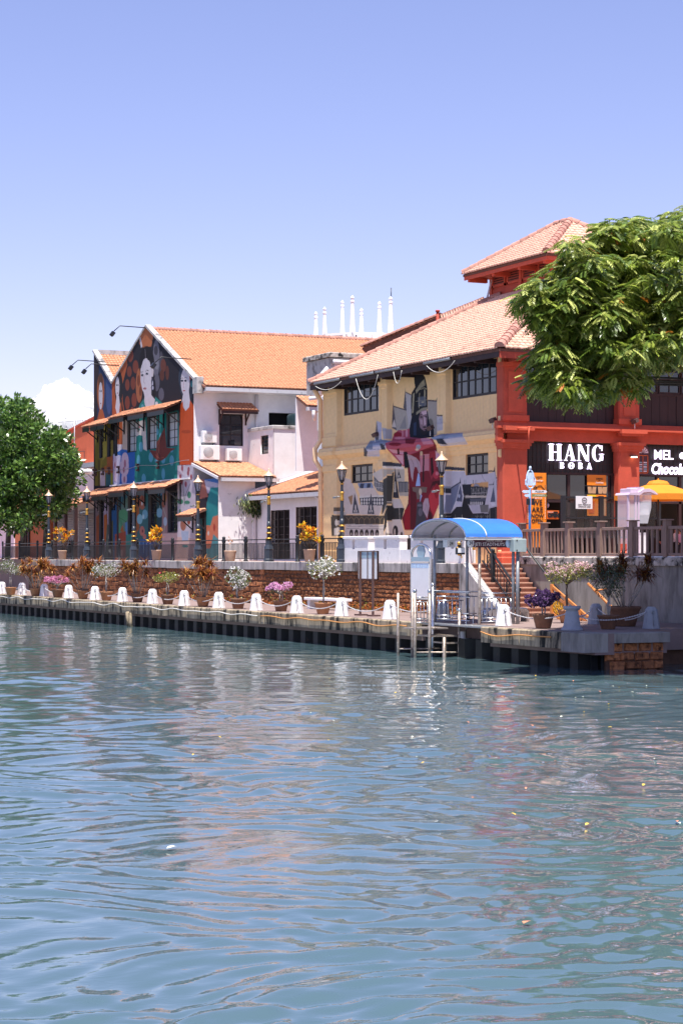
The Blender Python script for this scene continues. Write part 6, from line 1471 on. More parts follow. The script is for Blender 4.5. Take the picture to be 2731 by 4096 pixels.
mb = MB(); mb.box(AX0 + .06, AX1 - .06, ab - .052, ab - .0505, zA(2272), zA(2255)); mb.build('panel_band', 'sign_pale', AB)
mb = MB(); mb.box(AX0 + .05, AX1 - .05, ab - .06, ab + .06, zA(2252) , zA(2247)); mb.box(AX0 + .05, AX1 - .05, ab - .06, ab + .06, zA(2398), zA(2392)); mb.build('rail', 'steel', AB)
mb = MB(); mb.prism([(xm + .42 * ra * math.cos(t), zA(2207) + .24 * math.sin(t)) for t in np.linspace(0, 2 * math.pi, 8, endpoint=False)], 'y', ab - .02, ab + .02); mb.build('crest', 'board_blue', AB)
mb = MB(); mb.box(AX1 + .07, AX1 + .13, ab - .05, ab + .05, QZ, zA(2236)); mb.build('side_post', 'steel', AB)

# ================================================================== jetty and blue-roofed shelter
SHX0, SHX1, SHY0, SHY1 = -60.3, -56.5, 31.0, 33.1
SH = thing('jetty_shelter', (-58.4, 32, QZ), 'steel jetty shelter with arched blue roof and number 24 signs', 'shelter')
zE = 3.90; zC = 4.50; xc = (SHX0 + SHX1) / 2; hw = (SHX1 - SHX0) / 2
def arcp(n=19, off=0): return [(xc - (hw + off) * math.cos(t) , zE + (zC - zE + off) * math.sin(t)) for t in np.linspace(0, math.pi, n)]
def vault(off0, off1, y0, y1, name, m):
    P, Q = arcp(off=off0), arcp(off=off1); v = []; f = []; n = len(P)
    for y in (y0, y1):
        for S in (P, Q): v += [(a, y, b) for a, b in S]
    for i in range(n - 1): f += [(i, i + 1, 2 * n + i + 1, 2 * n + i), (n + i, 3 * n + i, 3 * n + i + 1, n + i + 1), (i, n + i, n + i + 1, i + 1), (2 * n + i, 2 * n + i + 1, 3 * n + i + 1, 3 * n + i)]
    mb = MB(); mb.add(v, f, False); return mb.build(name, m, SH)
ym = SHY0 + (SHY1 - SHY0) * .36
vault(.012, .03, SHY0, ym - .02, 'roof_sheet', 'blue_roof'); vault(.012, .03, ym + .02, SHY1, 'roof_sheet', 'blue_roof'); vault(-.012, .008, SHY0 + .01, SHY1 - .01, 'roof_lining', 'roof_under')
for y in (SHY0 + .02, ym, (ym + SHY1) / 2, SHY1 - .02):
    mb = MB(); mb.tube([(a, y, b) for a, b in arcp(off=-.045)], .028, 6); mb.build('roof_rib', 'galv', SH)
mb = MB(); mb.tube([(a, ym, b) for a, b in arcp(off=.03)], .02, 5); mb.build('roof_seam', 'pvc', SH)
for x in (SHX0 + .03, SHX1 - .03): mb = MB(); mb.box(x - .04, x + .04, SHY0, SHY1, zE - .09, zE - .01); mb.build('eaves_rail', 'plastic_white', SH)
for y in (SHY0 + .05, SHY1 - .05): mb = MB(); mb.box(SHX0, SHX1, y - .025, y + .025, zE - .085, zE - .03); mb.build('tie_beam', 'galv', SH)
pst = [(on_x(1738, 0, -59.5), QZ), (on_x(1868, 0, -59.3), QZ), (on_x(1917, 0, -56.75), -.6), (on_x(2052, 0, -56.6), QZ)]
for v, z0 in pst: mb = MB(); mb.tube([(v.x, v.y, z0), (v.x, v.y, zE - .02 + .12)], .052, 8); mb.build('post', 'galv' if z0 > 0 else 'steel_rust', SH)
xs = -56.62; sy = lambda px: on_x(px, 0, xs).y; sz_ = lambda py: on_x(1950, py, xs).z
mb = MB(); mb.box(xs - .04, xs, sy(1872), sy(2040), sz_(2190), sz_(2157)); sb = mb.build('name_board', 'maroon', SH)
text('JETI STADTHUYS', .155, (xs + .008, sy(1958), sz_(2178)), 'x', 'cream_ink', sb, ext=.004, sx=.95); text('Selamat Datang', .095, (xs + .008, sy(1975), sz_(2162.5)), 'x', 'cream_ink', sb, ext=.004, shear=.25)
mb = MB(); mb.lathe([(.15, -.01), (.15, .01)], n=18); mb.v = [(xs + .012 + p[2], sy(1881) + p[0] * .85, sz_(2173) + p[1]) for p in mb.v]; mb.build('number_disc', 'paper', sb)
text('24', .16, (xs + .03, sy(1881), sz_(2173)), 'x', 'ink', sb, ext=.004, sx=.8)
mb = MB(); mb.lathe([(.15, -.01), (.15, .01)], n=18); mb.v = [(xs + .012 + p[2], sy(2034) + p[0] * .85, sz_(2173) + p[1]) for p in mb.v]; mb.build('crest_disc', 'sign_pale', sb)
mb = MB(); mb.box(-58.7, -58.4, 31.35, 31.65, sz_(2188), sz_(2155)); o = mb.build('number_box', 'plastic_white', SH)
text('24', .17, (-58.39, 31.5, sz_(2174)), 'x', 'ink', o, ext=.003, sx=.8)
mb = MB(); mb.bevbox(xs + .02, xs + .30, sy(2036), sy(2088), sz_(2207), sz_(2155), .02); o = mb.build('meter_box', 'box_grey', SH)
for py in (2161, 2201): mb = MB(); mb.box(xs + .301, xs + .312, sy(2048) - .02, sy(2048) + .02, sz_(py) - .02, sz_(py) + .02); mb.build('hinge', 'ink', o)
mb = MB(); mb.tube([(xs + .16, sy(2060), sz_(2207)), (xs + .16, sy(2060), QZ)], .06, 8); mb.build('meter_post', 'galv', SH)
mb = MB(); mb.bevbox(-57.1, -56.95, sy(1848), sy(1880), sz_(2218), sz_(2190), .02); o = mb.build('flood_lamp', 'iron', SH); mb = MB(); mb.box(-56.945, -56.935, sy(1850), sy(1878), sz_(2211), sz_(2192)); mb.build('lamp_face', 'board_white', o)
# railings of the shelter
def rail_panel(parent, p, q, z0, z1, n, m='steel', r=.022, ball=False, double=True):
    p, q = Vector(p), Vector(q); P = lambda t, z: (p.x + (q.x - p.x) * t, p.y + (q.y - p.y) * t, z)
    mb = MB()
    for z in ([z1, z1 - .14, z0 + .12, z0] if double else [z1, z0]): mb.tube([P(0, z), P(1, z)], r, 6)
    o = mb.build('rail', m, parent)
    for k in range(n): mb = MB(); t = (k + .5) / n; mb.tube([P(t, z0), P(t, z1 - .14 if double else z1)], r * .62, 5); mb.build('baluster', m, parent)
    return o
rail_panel(SH, pst[0][0], (-57.6, pst[0][0].y + .3, 0), QZ + .08, QZ + 1.0, 5)
rail_panel(SH, pst[2][0], pst[3][0], QZ + .08, QZ + 1.0, 7); rail_panel(SH, (-59.3, pst[1][0].y, 0), (-57.2, pst[1][0].y + .05, 0), QZ + .08, QZ + 1.0, 7)
mb = MB(); mb.box(NOT0 + .02, NOT1 - .02, QB + .3, QB + .99, QZ - .07, QZ - .02); mb.build('deck_plate', 'galv', SH)
# steel bench under the shelter
SBn = thing('steel_bench', (-58.2, 33.4, QZ), 'tubular steel bench under the blue shelter', 'bench'); bz0 = QZ
q0 = on_z(1822, 2484, QZ); q1 = on_z(1950, 2490, QZ)
for k in range(7):
    dx = .075 * k; mb = MB(); a = Vector((-58.6 + dx, 32.75, 0)); y1_ = 34.3
    mb.tube([(a.x, a.y, QZ), (a.x, a.y, QZ + .36), (a.x, a.y + .1, QZ + .45), (a.x, y1_ - .1, QZ + .45), (a.x, y1_, QZ + .36), (a.x, y1_, QZ)], .034, 7); mb.build('tube', 'steel', SBn)
# landing steps standing in the water
JT = thing('jetty_steps', (-57.2, 30.8, 0), 'rusty steel landing steps with rails standing in the water before the shelter', 'jetty')
JX = -57.2; jy = lambda px: on_x(px, 0, JX).y; jz = lambda py, px=1750: on_x(px, py, JX).z
posts = [(1659, 2372, 1), (1717, 2374, 1), (1836, 2450, 1)]
for px, py, bl in posts:
    y = jy(px); mb = MB(); mb.tube([(JX, y, -.9), (JX, y, jz(py))], .052, 8); mb.build('post', 'steel_rust', JT); mb = MB(); mb.ball((JX, y, jz(py) + .07), .07, 10); mb.build('knob', 'steel', JT)
for px in (1659, 1717):
    mb = MB(); y = jy(px); mb.tube([(JX - 1.2, y, -.9), (JX - 1.2, y, jz(2374))], .05, 8); mb.build('post', 'steel_rust', JT)
mb = MB(); y = jy(1800); mb.tube([(JX - 1.2, y, -.9), (JX - 1.2, y, jz(2350))], .05, 8); mb.ball((JX - 1.2, y, jz(2350) + .07), .07, 10); mb.build('post', 'steel', JT)
rail_panel(JT, (JX, jy(1662), 0), (JX, jy(1715), 0), jz(2490), jz(2389), 4); 
mb = MB(); mb.tube([(JX - 1.2, jy(1800), jz(2366)), (JX, jy(1917), jz(2369))], .03, 6); mb.build('handrail', 'steel', JT)
rail_panel(JT, (JX, jy(1850), 0), (JX, jy(1905), 0), jz(2556), jz(2456), 2, double=False)
rail_panel(JT, (JX - .9, jy(1800), 0), (JX - .9, jy(1905), 0), jz(2480), jz(2388), 6, m='steel')
for px0, px1, py in ((1664, 1790, 2514), (1722, 1830, 2545), (1786, 1918, 2574)):
    mb = MB(); mb.box(JX - .95, JX + .03, jy(px0), jy(px1), jz(py + 3), jz(py - 3)); mb.build('tread', 'steel_rust', JT)
mb = MB(); mb.tube([(JX, jy(1659), jz(2608)), (JX, jy(1836), jz(2612)), (JX, jy(1924), jz(2620))], .028, 6); mb.tube([(JX - 1.1, jy(1659), jz(2600)), (JX - 1.1, jy(1915), jz(2605))], .028, 6); mb.build('brace', 'steel_rust', JT)
mb = MB(); mb.tube([(JX, jy(1776), -.8), (JX, jy(1776), jz(2550))], .06, 8); mb.build('post', 'steel_rust', JT)
mb = MB(); mb.tube([(JX + .1, jy(1845), -.9), (JX + .1, jy(1845), jz(2528))], .095, 10); tag(mb.build('mooring_post', 'rope_white'), 'white mooring post with rusty foot before the landing steps', 'post')

# orange lattice rail in front of the grey wall
OR = thing('lattice_rail', (-59.5, 36.4, QZ), 'orange sloping rail with yellow lattice at the foot of the grey wall', 'railing')
oy = 36.4; ox = lambda px: on_y(px, 0, oy).x; oz = lambda px, py: on_y(px, py, oy).z
for px, py0, py1 in ((2207, 2337, 2462), (2264, 2385, 2488), (2320, 2437, 2494)): mb = MB(); mb.bevbox(ox(px) - .06, ox(px) + .06, oy - .05, oy + .05, max(QZ, oz(px, py1)), oz(px, py0), .01); mb.build('post', 'orange_rail', OR)
mb = MB()
for pa, pb in (((2207, 2345), (2264, 2394)), ((2207, 2370), (2264, 2418)), ((2264, 2394), (2352, 2470)), ((2264, 2420), (2345, 2488)), ((2207, 2450), (2247, 2484))):
    mb.obox((ox(pa[0]), oy, oz(*pa)), (ox(pb[0]), oy, oz(*pb)), .06, .09)
mb.build('handrail', 'orange_rail', OR)
for k in range(5):
    f = (k + .5) / 5; px = 2207 + 57 * f; yt = 2372 + 46 * f; yb = 2450 + 36 * f
    mb = MB(); mb.tube([(ox(px), oy, oz(px, yt)), (ox(px), oy, max(QZ + .02, oz(px, yb)))], .022, 5); mb.build('baluster', 'yellow_iron', OR)
mb = MB()
for k in range(4):
    f = k / 4; px = 2210 + 50 * f; yt = 2378 + 46 * f
    for dy in (0, 22, 44): mb.obox((ox(px), oy, oz(px, yt + dy)), (ox(px + 13), oy, oz(px + 13, yt + dy + 30)), .03, .03); mb.obox((ox(px + 13), oy, oz(px + 13, yt + dy + 8)), (ox(px), oy, oz(px, yt + dy + 24)), .03, .03)
mb.build('lattice', 'yellow_iron', OR)
mb = MB(); q0, q1 = on_y(2352, 2335, 37.5), on_y(2456, 2440, 37.5); mb.tube([q0, q1], .05, 8); mb.tube([on_y(2384, 2362, 37.5), on_y(2384, 2362, 37.5) + Vector((0, .45, .05))], .03, 6)
tag(mb.build('wall_rail', 'orange_rail'), 'orange pipe handrail sloping along the grey wall behind the bollard', 'handrail')

# ================================================================== wooden fence of the shop terrace
FY = 37.98 + .1
FN = thing('wooden_fence', (-60, FY, 3.25), 'brown wooden post and baluster fence above the grey wall', 'fence')
fx = lambda px: on_y(px, 0, FY).x
fp = [2088, 2176, 2275, 2403, 2531, 2667, 2812]
FZ = 3.25; FT = 4.30
POSTM = MB(); POSTM.bevbox(-.11, .11, -.11, .11, 0, 1.22, .012); pm_ = POSTM.mesh('post', 'fence_wood')
CAPF = MB(); CAPF.bevbox(-.17, .17, -.17, .17, 1.222, 1.262, .01); cm_ = CAPF.mesh('post_cap', 'fence_wood')
BL = MB(); BL.box(-.035, .035, -.03, .03, .13, .93); bl_ = BL.mesh('baluster', 'fence_wood')
for px in fp: o = put('post', pm_, FN, (fx(px), FY, FZ)); put('post_cap', cm_, o, (fx(px), FY, FZ))
for a, b in zip(fp[:-1], fp[1:]):
    x0, x1 = fx(a) + .11, fx(b) - .11
    mb = MB(); mb.bevbox(x0, x1, FY - .05, FY + .05, FZ + .93, FZ + 1.03, .01); mb.build('top_rail', 'fence_wood', FN); mb = MB(); mb.bevbox(x0, x1, FY - .05, FY + .05, FZ + .04, FZ + .13, .01); mb.build('bottom_rail', 'fence_wood', FN)
    n = 6
    for k in range(n): put('baluster', bl_, FN, (x0 + (x1 - x0) * (k + .5) / n, FY, FZ))
    mb = MB(); mb.box(x0, x1, FY - .06, FY + .06, FZ - .02, FZ + .025); mb.build('kerb', 'white_trim', FN)
# glass wind screens with black frames
GXp = -63.6
gy = lambda px: on_x(px, 0, GXp).y; gz = lambda py: on_x(2450, py, GXp).z
GS = thing('glass_screen', (GXp, gy(2450), RZ), 'black-framed glass wind screen between fence and shop', 'screen')
for px in (2252, 2403, 2466, 2632): mb = MB(); w = .09 if px in (2252, 2403, 2632) else .04; mb.box(GXp - .05, GXp + .05, gy(px) - w, gy(px) + w, RZ, gz(1985)); mb.build('post', 'iron', GS)
for py in (1990, 2071, 2148): mb = MB(); mb.box(GXp - .04, GXp + .04, gy(2252), gy(2632), gz(py + 5), gz(py - 2)); mb.build('rail', 'iron', GS)
for a, b in ((2252, 2403), (2403, 2466), (2466, 2632)):
    for c, d in ((1991, 2068), (2075, 2146)): mb = MB(); mb.box(GXp - .008, GXp + .008, gy(a) + .1, gy(b) - .1, gz(d), gz(c)); mb.build('pane', 'smoke_glass', GS)
ns = thing('smoking_sign', (GXp + .08, gy(2330), gz(2037)), 'white smoking area sign on the glass screen', 'sign')
mb = MB(); mb.box(GXp + .06, GXp + .08, gy(2298), gy(2364), gz(2037), gz(1986)); mb.build('sheet', 'paper', ns)
text('ZON MEROKOK', .075, (GXp + .085, gy(2332), gz(2021)), 'x', 'ink', ns, ext=.002); text('SMOKING AREA', .075, (GXp + .085, gy(2332), gz(2029)), 'x', 'ink', ns, ext=.002, shear=.15)
mb = MB(); mb.tube([(GXp + .085, gy(2332) + .10 * math.cos(t), gz(2003) + .10 * math.sin(t)) for t in np.linspace(0, 2 * math.pi, 17)], .010, 5, False); mb.tube([(GXp + .085, gy(2332) - .06, gz(2003)), (GXp + .085, gy(2332) + .06, gz(2003))], .012, 5); mb.build('symbol', 'ink', ns)
# orange umbrella
UX = -62.0; uyc = on_x(2632, 0, UX).y; uz = lambda py: on_x(2632, py, UX).z
UM = thing('umbrella', (UX, uyc, RZ), 'large orange market umbrella with printed valance at the right edge', 'umbrella')
ru = on_x(2632, 0, UX).y - on_x(2482, 0, UX).y; zt, ze = uz(1930), uz(1978)
N8 = 8
for k in range(N8):
    t0, t1 = R(45 * k + 22.5), R(45 * k + 67.5); P = lambda t, f, z: (UX + ru * f * math.cos(t), uyc + ru * f * math.sin(t), z)
    mb = MB(); mb.add([P(t0, .16, zt - .03), P(t1, .16, zt - .03), P(t1, .62, (zt + ze) / 2 - .05), P(t0, .62, (zt + ze) / 2 - .05), P(t1, 1, ze), P(t0, 1, ze), P(t1, 1.0, ze - .22), P(t0, 1.0, ze - .22)], [(0, 1, 2, 3), (3, 2, 4, 5), (5, 4, 6, 7)]); mb.build('canopy_panel', 'orange_cloth', UM)
    mb = MB(); mb.tube([P(t0, .05, zt - .02), P(t0, .99, ze - .02)], .014, 5); mb.build('rib', 'galv', UM)
mb = MB(); mb.lathe([(ru * .26, zt - .06 - RZ), (ru * .20, zt + .05 - RZ), (.03, zt + .10 - RZ), (.02, zt + .16 - RZ)], (UX, uyc, RZ), 8, False, R(22.5)); mb.build('vent', 'orange_cloth', UM)
mb = MB(); mb.tube([(UX, uyc, RZ), (UX, uyc, zt + .05)], .035, 8); mb.build('pole', 'iron', UM); mb = MB(); mb.lathe([(.4, 0), (.4, .08), (.06, .12)], (UX, uyc, RZ), 14); mb.build('base', 'iron', UM)
text('HANG', .155, (UX + ru * .93 + .012, uyc + .45, ze - .10), 'x', 'brown_steel', UM, ext=.002); text('BOBA', .06, (UX + ru * .93 + .012, uyc + .45, ze - .185), 'x', 'brown_steel', UM, ext=.002)
# clear booth with pale moulded roof
KX = -60.6; ky = lambda px: on_x(px, 0, KX).y; kz = lambda py: on_x(2540, py, KX).z
KB = thing('clear_booth', (KX, ky(2540), RZ), 'clear plastic booth with pale lilac curved roof behind the fence', 'booth')
y0, y1, ymid = ky(2494), ky(2592), ky(2522)
mb = MB(); mb.prism([(ky(2490), kz(1981)), (ky(2494), kz(1972)), (ky(2530), kz(1970)), (ky(2550), kz(1957)), (ky(2572), kz(1955)), (ky(2592), kz(1964)), (ky(2606), kz(1977)), (ky(2602), kz(1979)), (ky(2575), kz(1968)), (ky(2550), kz(1970)), (ky(2534), kz(1982))], 'x', KX - .5, KX + .4); mb.build('roof', 'lilac_plastic', KB)
mb = MB(); mb.bevbox(KX - .35, KX + .35, ky(2500), ky(2530), kz(1972), kz(1955), .02); mb.box(KX - .4, KX + .3, ky(2530), ky(2556), kz(1971), kz(1949)); mb.build('roof_box', 'lilac_plastic', KB)
mb = MB(); mb.prism([(ky(2534), kz(1980)), (ky(2585), kz(1970)), (ky(2584), kz(2030)), (ky(2570), kz(2094)), (ky(2534), kz(2094))], 'x', KX + .30, KX + .32); mb.build('side_panel', 'clear', KB)
mb = MB(); mb.box(KX - .4, KX + .31, y0, y0 + .02, RZ + .5, kz(1981)); mb.box(KX + .29, KX + .31, y0 + .03, ky(2532), RZ + .5, kz(1981)); mb.build('front_panel', 'clear', KB)
for y in (y0, ky(2522), ky(2534)): mb = MB(); mb.box(KX + .25, KX + .33, y - .03, y + .03, RZ, kz(1981)); mb.build('post', 'lilac_plastic', KB)
mb = MB(); mb.box(KX - .3, KX + .2, ky(2540), ky(2580), RZ, RZ + .9); mb.build('cabinet', 'paper', KB); mb = MB(); mb.box(KX + .21, KX + .23, ky(2542), ky(2580), kz(2060), kz(2012)); mb.build('notice', 'paper', KB)
# finger post with map
WX = -64.7; wy_ = lambda px: on_x(px, 0, WX).y; wz_ = lambda py: on_x(2118, py, WX).z
FPo = thing('finger_post', (WX, wy_(2118), TZ), 'blue finger post with round map head beside the corner column', 'signpost')
mb = MB(); mb.tube([(WX, wy_(2118), TZ), (WX, wy_(2118), wz_(1953))], .05, 8); mb.build('pole', 'sign_blue', FPo)
mb = MB(); mb.box(WX + .0, WX + .05, wy_(2107), wy_(2131), wz_(1942), wz_(1890)); mb.build('map_panel', 'sign_pale', FPo)
mb = MB(); cy, cz = wy_(2119), wz_(1917); ry2 = (wy_(2138) - wy_(2100)) / 2; rz2 = (wz_(1880) - wz_(1953)) / 2
mb.tube([(WX + .02, cy + ry2 * math.cos(t) * (.75 if math.sin(t) > 0 else 1), cz + rz2 * math.sin(t)) for t in np.linspace(0, 2 * math.pi, 25)], .028, 6, False); mb.ball((WX + .02, cy, wz_(1872)), .055, 8, 1.4)
for s_ in (-1, 1):
    for k in range(3): mb.ball((WX + .03, cy + s_ * (ry2 * .98), cz - .05 - .07 * k), .035)
mb.build('map_frame', 'sign_pale', FPo)
def finger(px0, px1, py0, py1, m, s, tm):
    mb = MB(); a, b, c, d = wy_(px0), wy_(px1), wz_(py1), wz_(py0); e = .1 if px1 > 2125 else -.1
    pts = [(a, c), (b, c), (b + .06, (c + d) / 2), (b, d), (a, d)] if px1 > 2125 else [(b, c), (a, c), (a - .06, (c + d) / 2), (a, d), (b, d)]
    mb.prism(pts, 'x', WX + .055, WX + .08); o = mb.build('finger', m, FPo)
    if s: text(s, (d - c) * .85, (WX + .085, (a + b) / 2 + .02, (c + d) / 2), 'x', tm, o, ext=.002)
finger(2123, 2178, 1960, 1972, 'paper', 'MUZIUM', 'ink'); finger(2124, 2178, 1976, 1987, 'sign_green', 'STADHUYS', 'paper'); finger(2090, 2112, 1961, 1973, 'sign_pale', '', 'ink'); finger(2098, 2112, 1977, 1988, 'sign_pale', '', 'ink')
mb = MB(); mb.box(WX + .055, WX + .12, wy_(2101), wy_(2113), wz_(2020), wz_(1994)); mb.box(WX + .055, WX + .12, wy_(2122), wy_(2131), wz_(2020), wz_(1994)); mb.build('notice_box', 'iron', FPo)

# ================================================================== people on the terraces
def person(loc, face, h, top, low, skin, hair, label, seated=False, cap=None):
    """one continuous skinned body, about 7.5 heads tall; clothes are colours of the surface"""
    s = h / 1.75
    J = {'pel': (0, 0, .95), 'che': (0, 0, 1.28), 'nec': (0, 0, 1.48), 'hea': (0, .02, 1.60), 'crn': (0, .02, 1.70)}
    E = [('pel', 'che'), ('che', 'nec'), ('nec', 'hea'), ('hea', 'crn')]; Rr = {'pel': .15, 'che': .155, 'nec': .06, 'hea': .10, 'crn': .085}
    for sd, k in ((-1, 'l'), (1, 'r')):
        J.update({'sh' + k: (sd * .18, 0, 1.42), 'el' + k: (sd * .24, .03, 1.14), 'wr' + k: (sd * .22, .16, .93), 'ha' + k: (sd * .21, .22, .86), 'hi' + k: (sd * .09, 0, .90), 'kn' + k: (sd * .10, .04, .50), 'an' + k: (sd * .10, 0, .09), 'to' + k: (sd * .11, .14, .04)})
        for q in 'abcd': J['f' + q + k] = (sd * (.19 + .015 * 'abcd'.index(q)), .27, .80 + .01 * 'abcd'.index(q))
        J['th' + k] = (sd * .17, .22, .86)
        if seated: J['kn' + k] = (sd * .12, .42, .86); J['an' + k] = (sd * .12, .42, .45); J['to' + k] = (sd * .12, .56, .42); J['wr' + k] = (sd * .18, .26, 1.0); J['ha' + k] = (sd * .15, .33, .98)
        if seated:
            for q in 'abcd': J['f' + q + k] = (sd * (.13 + .015 * 'abcd'.index(q)), .40, .96)
            J['th' + k] = (sd * .10, .34, 1.0)
        E += [('che', 'sh' + k), ('sh' + k, 'el' + k), ('el' + k, 'wr' + k), ('wr' + k, 'ha' + k), ('pel', 'hi' + k), ('hi' + k, 'kn' + k), ('kn' + k, 'an' + k), ('an' + k, 'to' + k), ('ha' + k, 'th' + k)] + [('ha' + k, 'f' + q + k) for q in 'abcd']
        Rr.update({'sh' + k: .075, 'el' + k: .052, 'wr' + k: .036, 'ha' + k: .034, 'hi' + k: .11, 'kn' + k: .075, 'an' + k: .05, 'to' + k: .04, 'th' + k: .010}); Rr.update({'f' + q + k: .009 for q in 'abcd'})
    dz = -.42 if seated else 0
    names = list(J); ix = {n: i for i, n in enumerate(names)}
    me = bpy.data.meshes.new('person'); me.from_pydata([(J[n][0] * s, J[n][1] * s, (J[n][2] + dz) * s) for n in names], [(ix[a], ix[b]) for a, b in E], [])
    o = bpy.data.objects.new('person', me); col.objects.link(o)
    sk = o.modifiers.new('skin', 'SKIN')
    for n in names: v = me.skin_vertices[0].data[ix[n]]; v.radius = (Rr[n] * s, Rr[n] * s); v.use_root = (n == 'pel')
    o.modifiers.new('sub', 'SUBSURF').levels = 1
    dg = bpy.context.evaluated_depsgraph_get(); dg.update(); m2 = bpy.data.meshes.new_from_object(o.evaluated_get(dg)); bpy.data.objects.remove(o)
    k = len(m2.polygons); ce = np.empty(k * 3); m2.polygons.foreach_get('center', ce); ce = ce.reshape(-1, 3) / s; z = ce[:, 2] - dz
    C = np.tile(hexc(skin, .8), (k, 1)); C[(z < 1.47) & (z > .95)] = hexc(top, .8); C[z <= .95] = hexc(low, .8); hand = (np.abs(ce[:, 0]) > .10) & (ce[:, 1] > .19) & (z < 1.05) & (z > .7) if not seated else (ce[:, 1] > .27) & (z > .93) & (z < 1.1); C[hand] = hexc(skin, .8)
    C[(z < .07) if not seated else (z < .46)] = hexc('2a2a30'); C[(z > 1.655) | ((z > 1.56) & (ce[:, 1] < -.02))] = hexc(cap or hair, .8); 
    eye = (z > 1.60) & (z < 1.625) & (ce[:, 1] > .08) & (np.abs(ce[:, 0]) > .02); C[eye] = hexc('30282c')
    ca = m2.color_attributes.new('Col', 'FLOAT_COLOR', 'CORNER'); ls = np.empty(k, np.int32); m2.polygons.foreach_get('loop_total', ls); c4 = np.ones((int(ls.sum()), 4), np.float32); c4[:, :3] = np.repeat(C, ls, 0); ca.data.foreach_set('color', c4.ravel())
    m2.materials.clear(); m2.materials.append(M['paint']); m2.polygons.foreach_set('use_smooth', np.ones(k, bool))
    o = put('person', m2, None, loc); o.rotation_euler.z = face; return tag(o, label, 'person', 'people on the terraces')
pp_ = on_x(2702, 0, -62.6); person((-62.6, pp_.y, RZ), R(-60), 1.08, 'f0e8f0', '26242a', 'c89070', '201818', 'child in a pink cap and white shirt standing behind the fence', cap='e8788c')
pp_ = on_x(2719, 0, -62.2); person((-62.2, pp_.y, RZ), R(-100), 1.04, 'd8a0b8', '1e1c22', 'c89070', '2a1818', 'child in a pink shirt with a dark strap behind the fence at the right edge')
pp_ = on_x(2652, 0, -63.0); person((-63.0, pp_.y, RZ + .03), R(-120), 1.68, '17161c', '1c1a22', 'b87c64', '141014', 'person in black clothes sitting behind the fence left of the children', seated=True)
pp_ = on_y(280, 0, 39.6); person((pp_.x, 39.6, TZ + .03), R(150), 1.65, '15151a', '1c1c22', '8a5c48', '0e0c0e', 'person in dark clothes sitting in the shade behind the first yellow croton', seated=True)
def stool(x, y, z, label):
    t = thing('stool', (x, y, z), label, 'stool'); mb = MB(); mb.lathe([(.17, .40), (.18, .43), (.17, .45)], (x, y, z), 12); mb.build('seat', 'brown_steel', t)
    for a in range(4): mb = MB(); mb.tube([(x + .1 * math.cos(a * 1.57 + .8), y + .1 * math.sin(a * 1.57 + .8), z + .41), (x + .17 * math.cos(a * 1.57 + .8), y + .17 * math.sin(a * 1.57 + .8), z)], .014, 5); mb.build('leg', 'iron', t)
stool(-63.0, on_x(2652, 0, -63.0).y, RZ, 'dark stool under the person in black behind the fence'); stool(on_y(280, 0, 39.6).x, 39.6, TZ, 'dark stool under the person in the shade at left')

# ================================================================== houses at the left, rooftop block, spires
OH = thing('orange_house', on_y(330, 2200, 46), 'house with a bright orange-red gable wall behind the left tree', 'house')
yb = 46; g0, g1 = on_y(200, 1765, yb), on_y(392, 1667, yb); gx = on_y(440, 1640, yb)
mb = MB(); mb.prism([(g0.x - 6, TZ), (gx.x, TZ), (gx.x, gx.z), (g0.x, g0.z), (g0.x - 6, g0.z - 3.2)], 'y', yb, yb + 9); mb.build('gable_wall', 'orange_wall', OH)
mb = MB(); mb.obox((g0.x - 6, yb - .06, g0.z - 3.15), (g0.x, yb - .06, g0.z + .06), .12, .12); mb.obox((g0.x, yb - .06, g0.z + .06), (gx.x, yb - .06, gx.z + .06), .12, .12); mb.build('verge', 'red_trim', OH)
mb = MB(); fr0 = on_y(283, 1812, yb - .1); fr1 = on_y(337, 1862, yb - .1)
for a, b in (((fr0.x, fr0.z), (fr1.x, fr0.z)), ((fr0.x, fr0.z), (fr0.x, fr1.z)), ((fr1.x, fr0.z), (fr1.x, fr1.z))): mb.obox((a[0], yb - .1, a[1]), (b[0], yb - .1, b[1]), .05, .05)
mb.build('frame', 'brown_steel', OH)
WH = thing('white_house', on_y(330, 2200, 44), 'low white house with tiled porch left of the mural house', 'house')
w0, w1 = on_y(225, 0, 44).x, on_y(400, 0, 44).x; zt = on_y(330, 1876, 44).z; zr = on_y(330, 1990, 44).z
grid_wall('front_wall', 'y', 44, w0 - 3, w1, TZ - .05, zt, WH, 'white_wall', du=2, dz=1)
mb = MB(); mb.box(w0 - 3, w1, 44.05, 47, zt - .3, zt); mb.box(w1 - .1, w1, 44.05, 50, TZ, zt); mb.build('body', 'white_wall', WH)
mb = MB(); mb.box(w0 - 3, w1, 43.6, 44.2, zt + .02, zt + .35); mb.build('parapet', 'galv', WH)
zp = on_y(300, 2000, 44).z; ze_ = zp - .62
pk = deck_poly('porch_roof', [(w0 - 4, 41.6, ze_), (w1, 41.6, ze_), (w1, 44, zp), (w0 - 4, 44, zp)], WH)
tl4 = Tiles('tile', 260); tl4.slope(pk, (w0 - 4, 41.6, ze_), (1, 0, 0), (0, 2.4, .62), [(0, 0), (w1 - w0 + 4, 0), (w1 - w0 + 4, 2.45), (0, 2.45)], .24, .28); tl4.finish()
for px in (222, 262, 303): mb = MB(); x = on_y(px, 0, 41.8).x; mb.box(x - .12, x + .12, 41.68, 41.92, TZ, ze_ - .08); mb.build('porch_post', 'dark_wood', WH)
mb = MB(); mb.box(w0 - 4, w1, 41.7, 41.9, ze_ - .38, ze_ - .12); mb.build('porch_beam', 'dark_wood', WH)
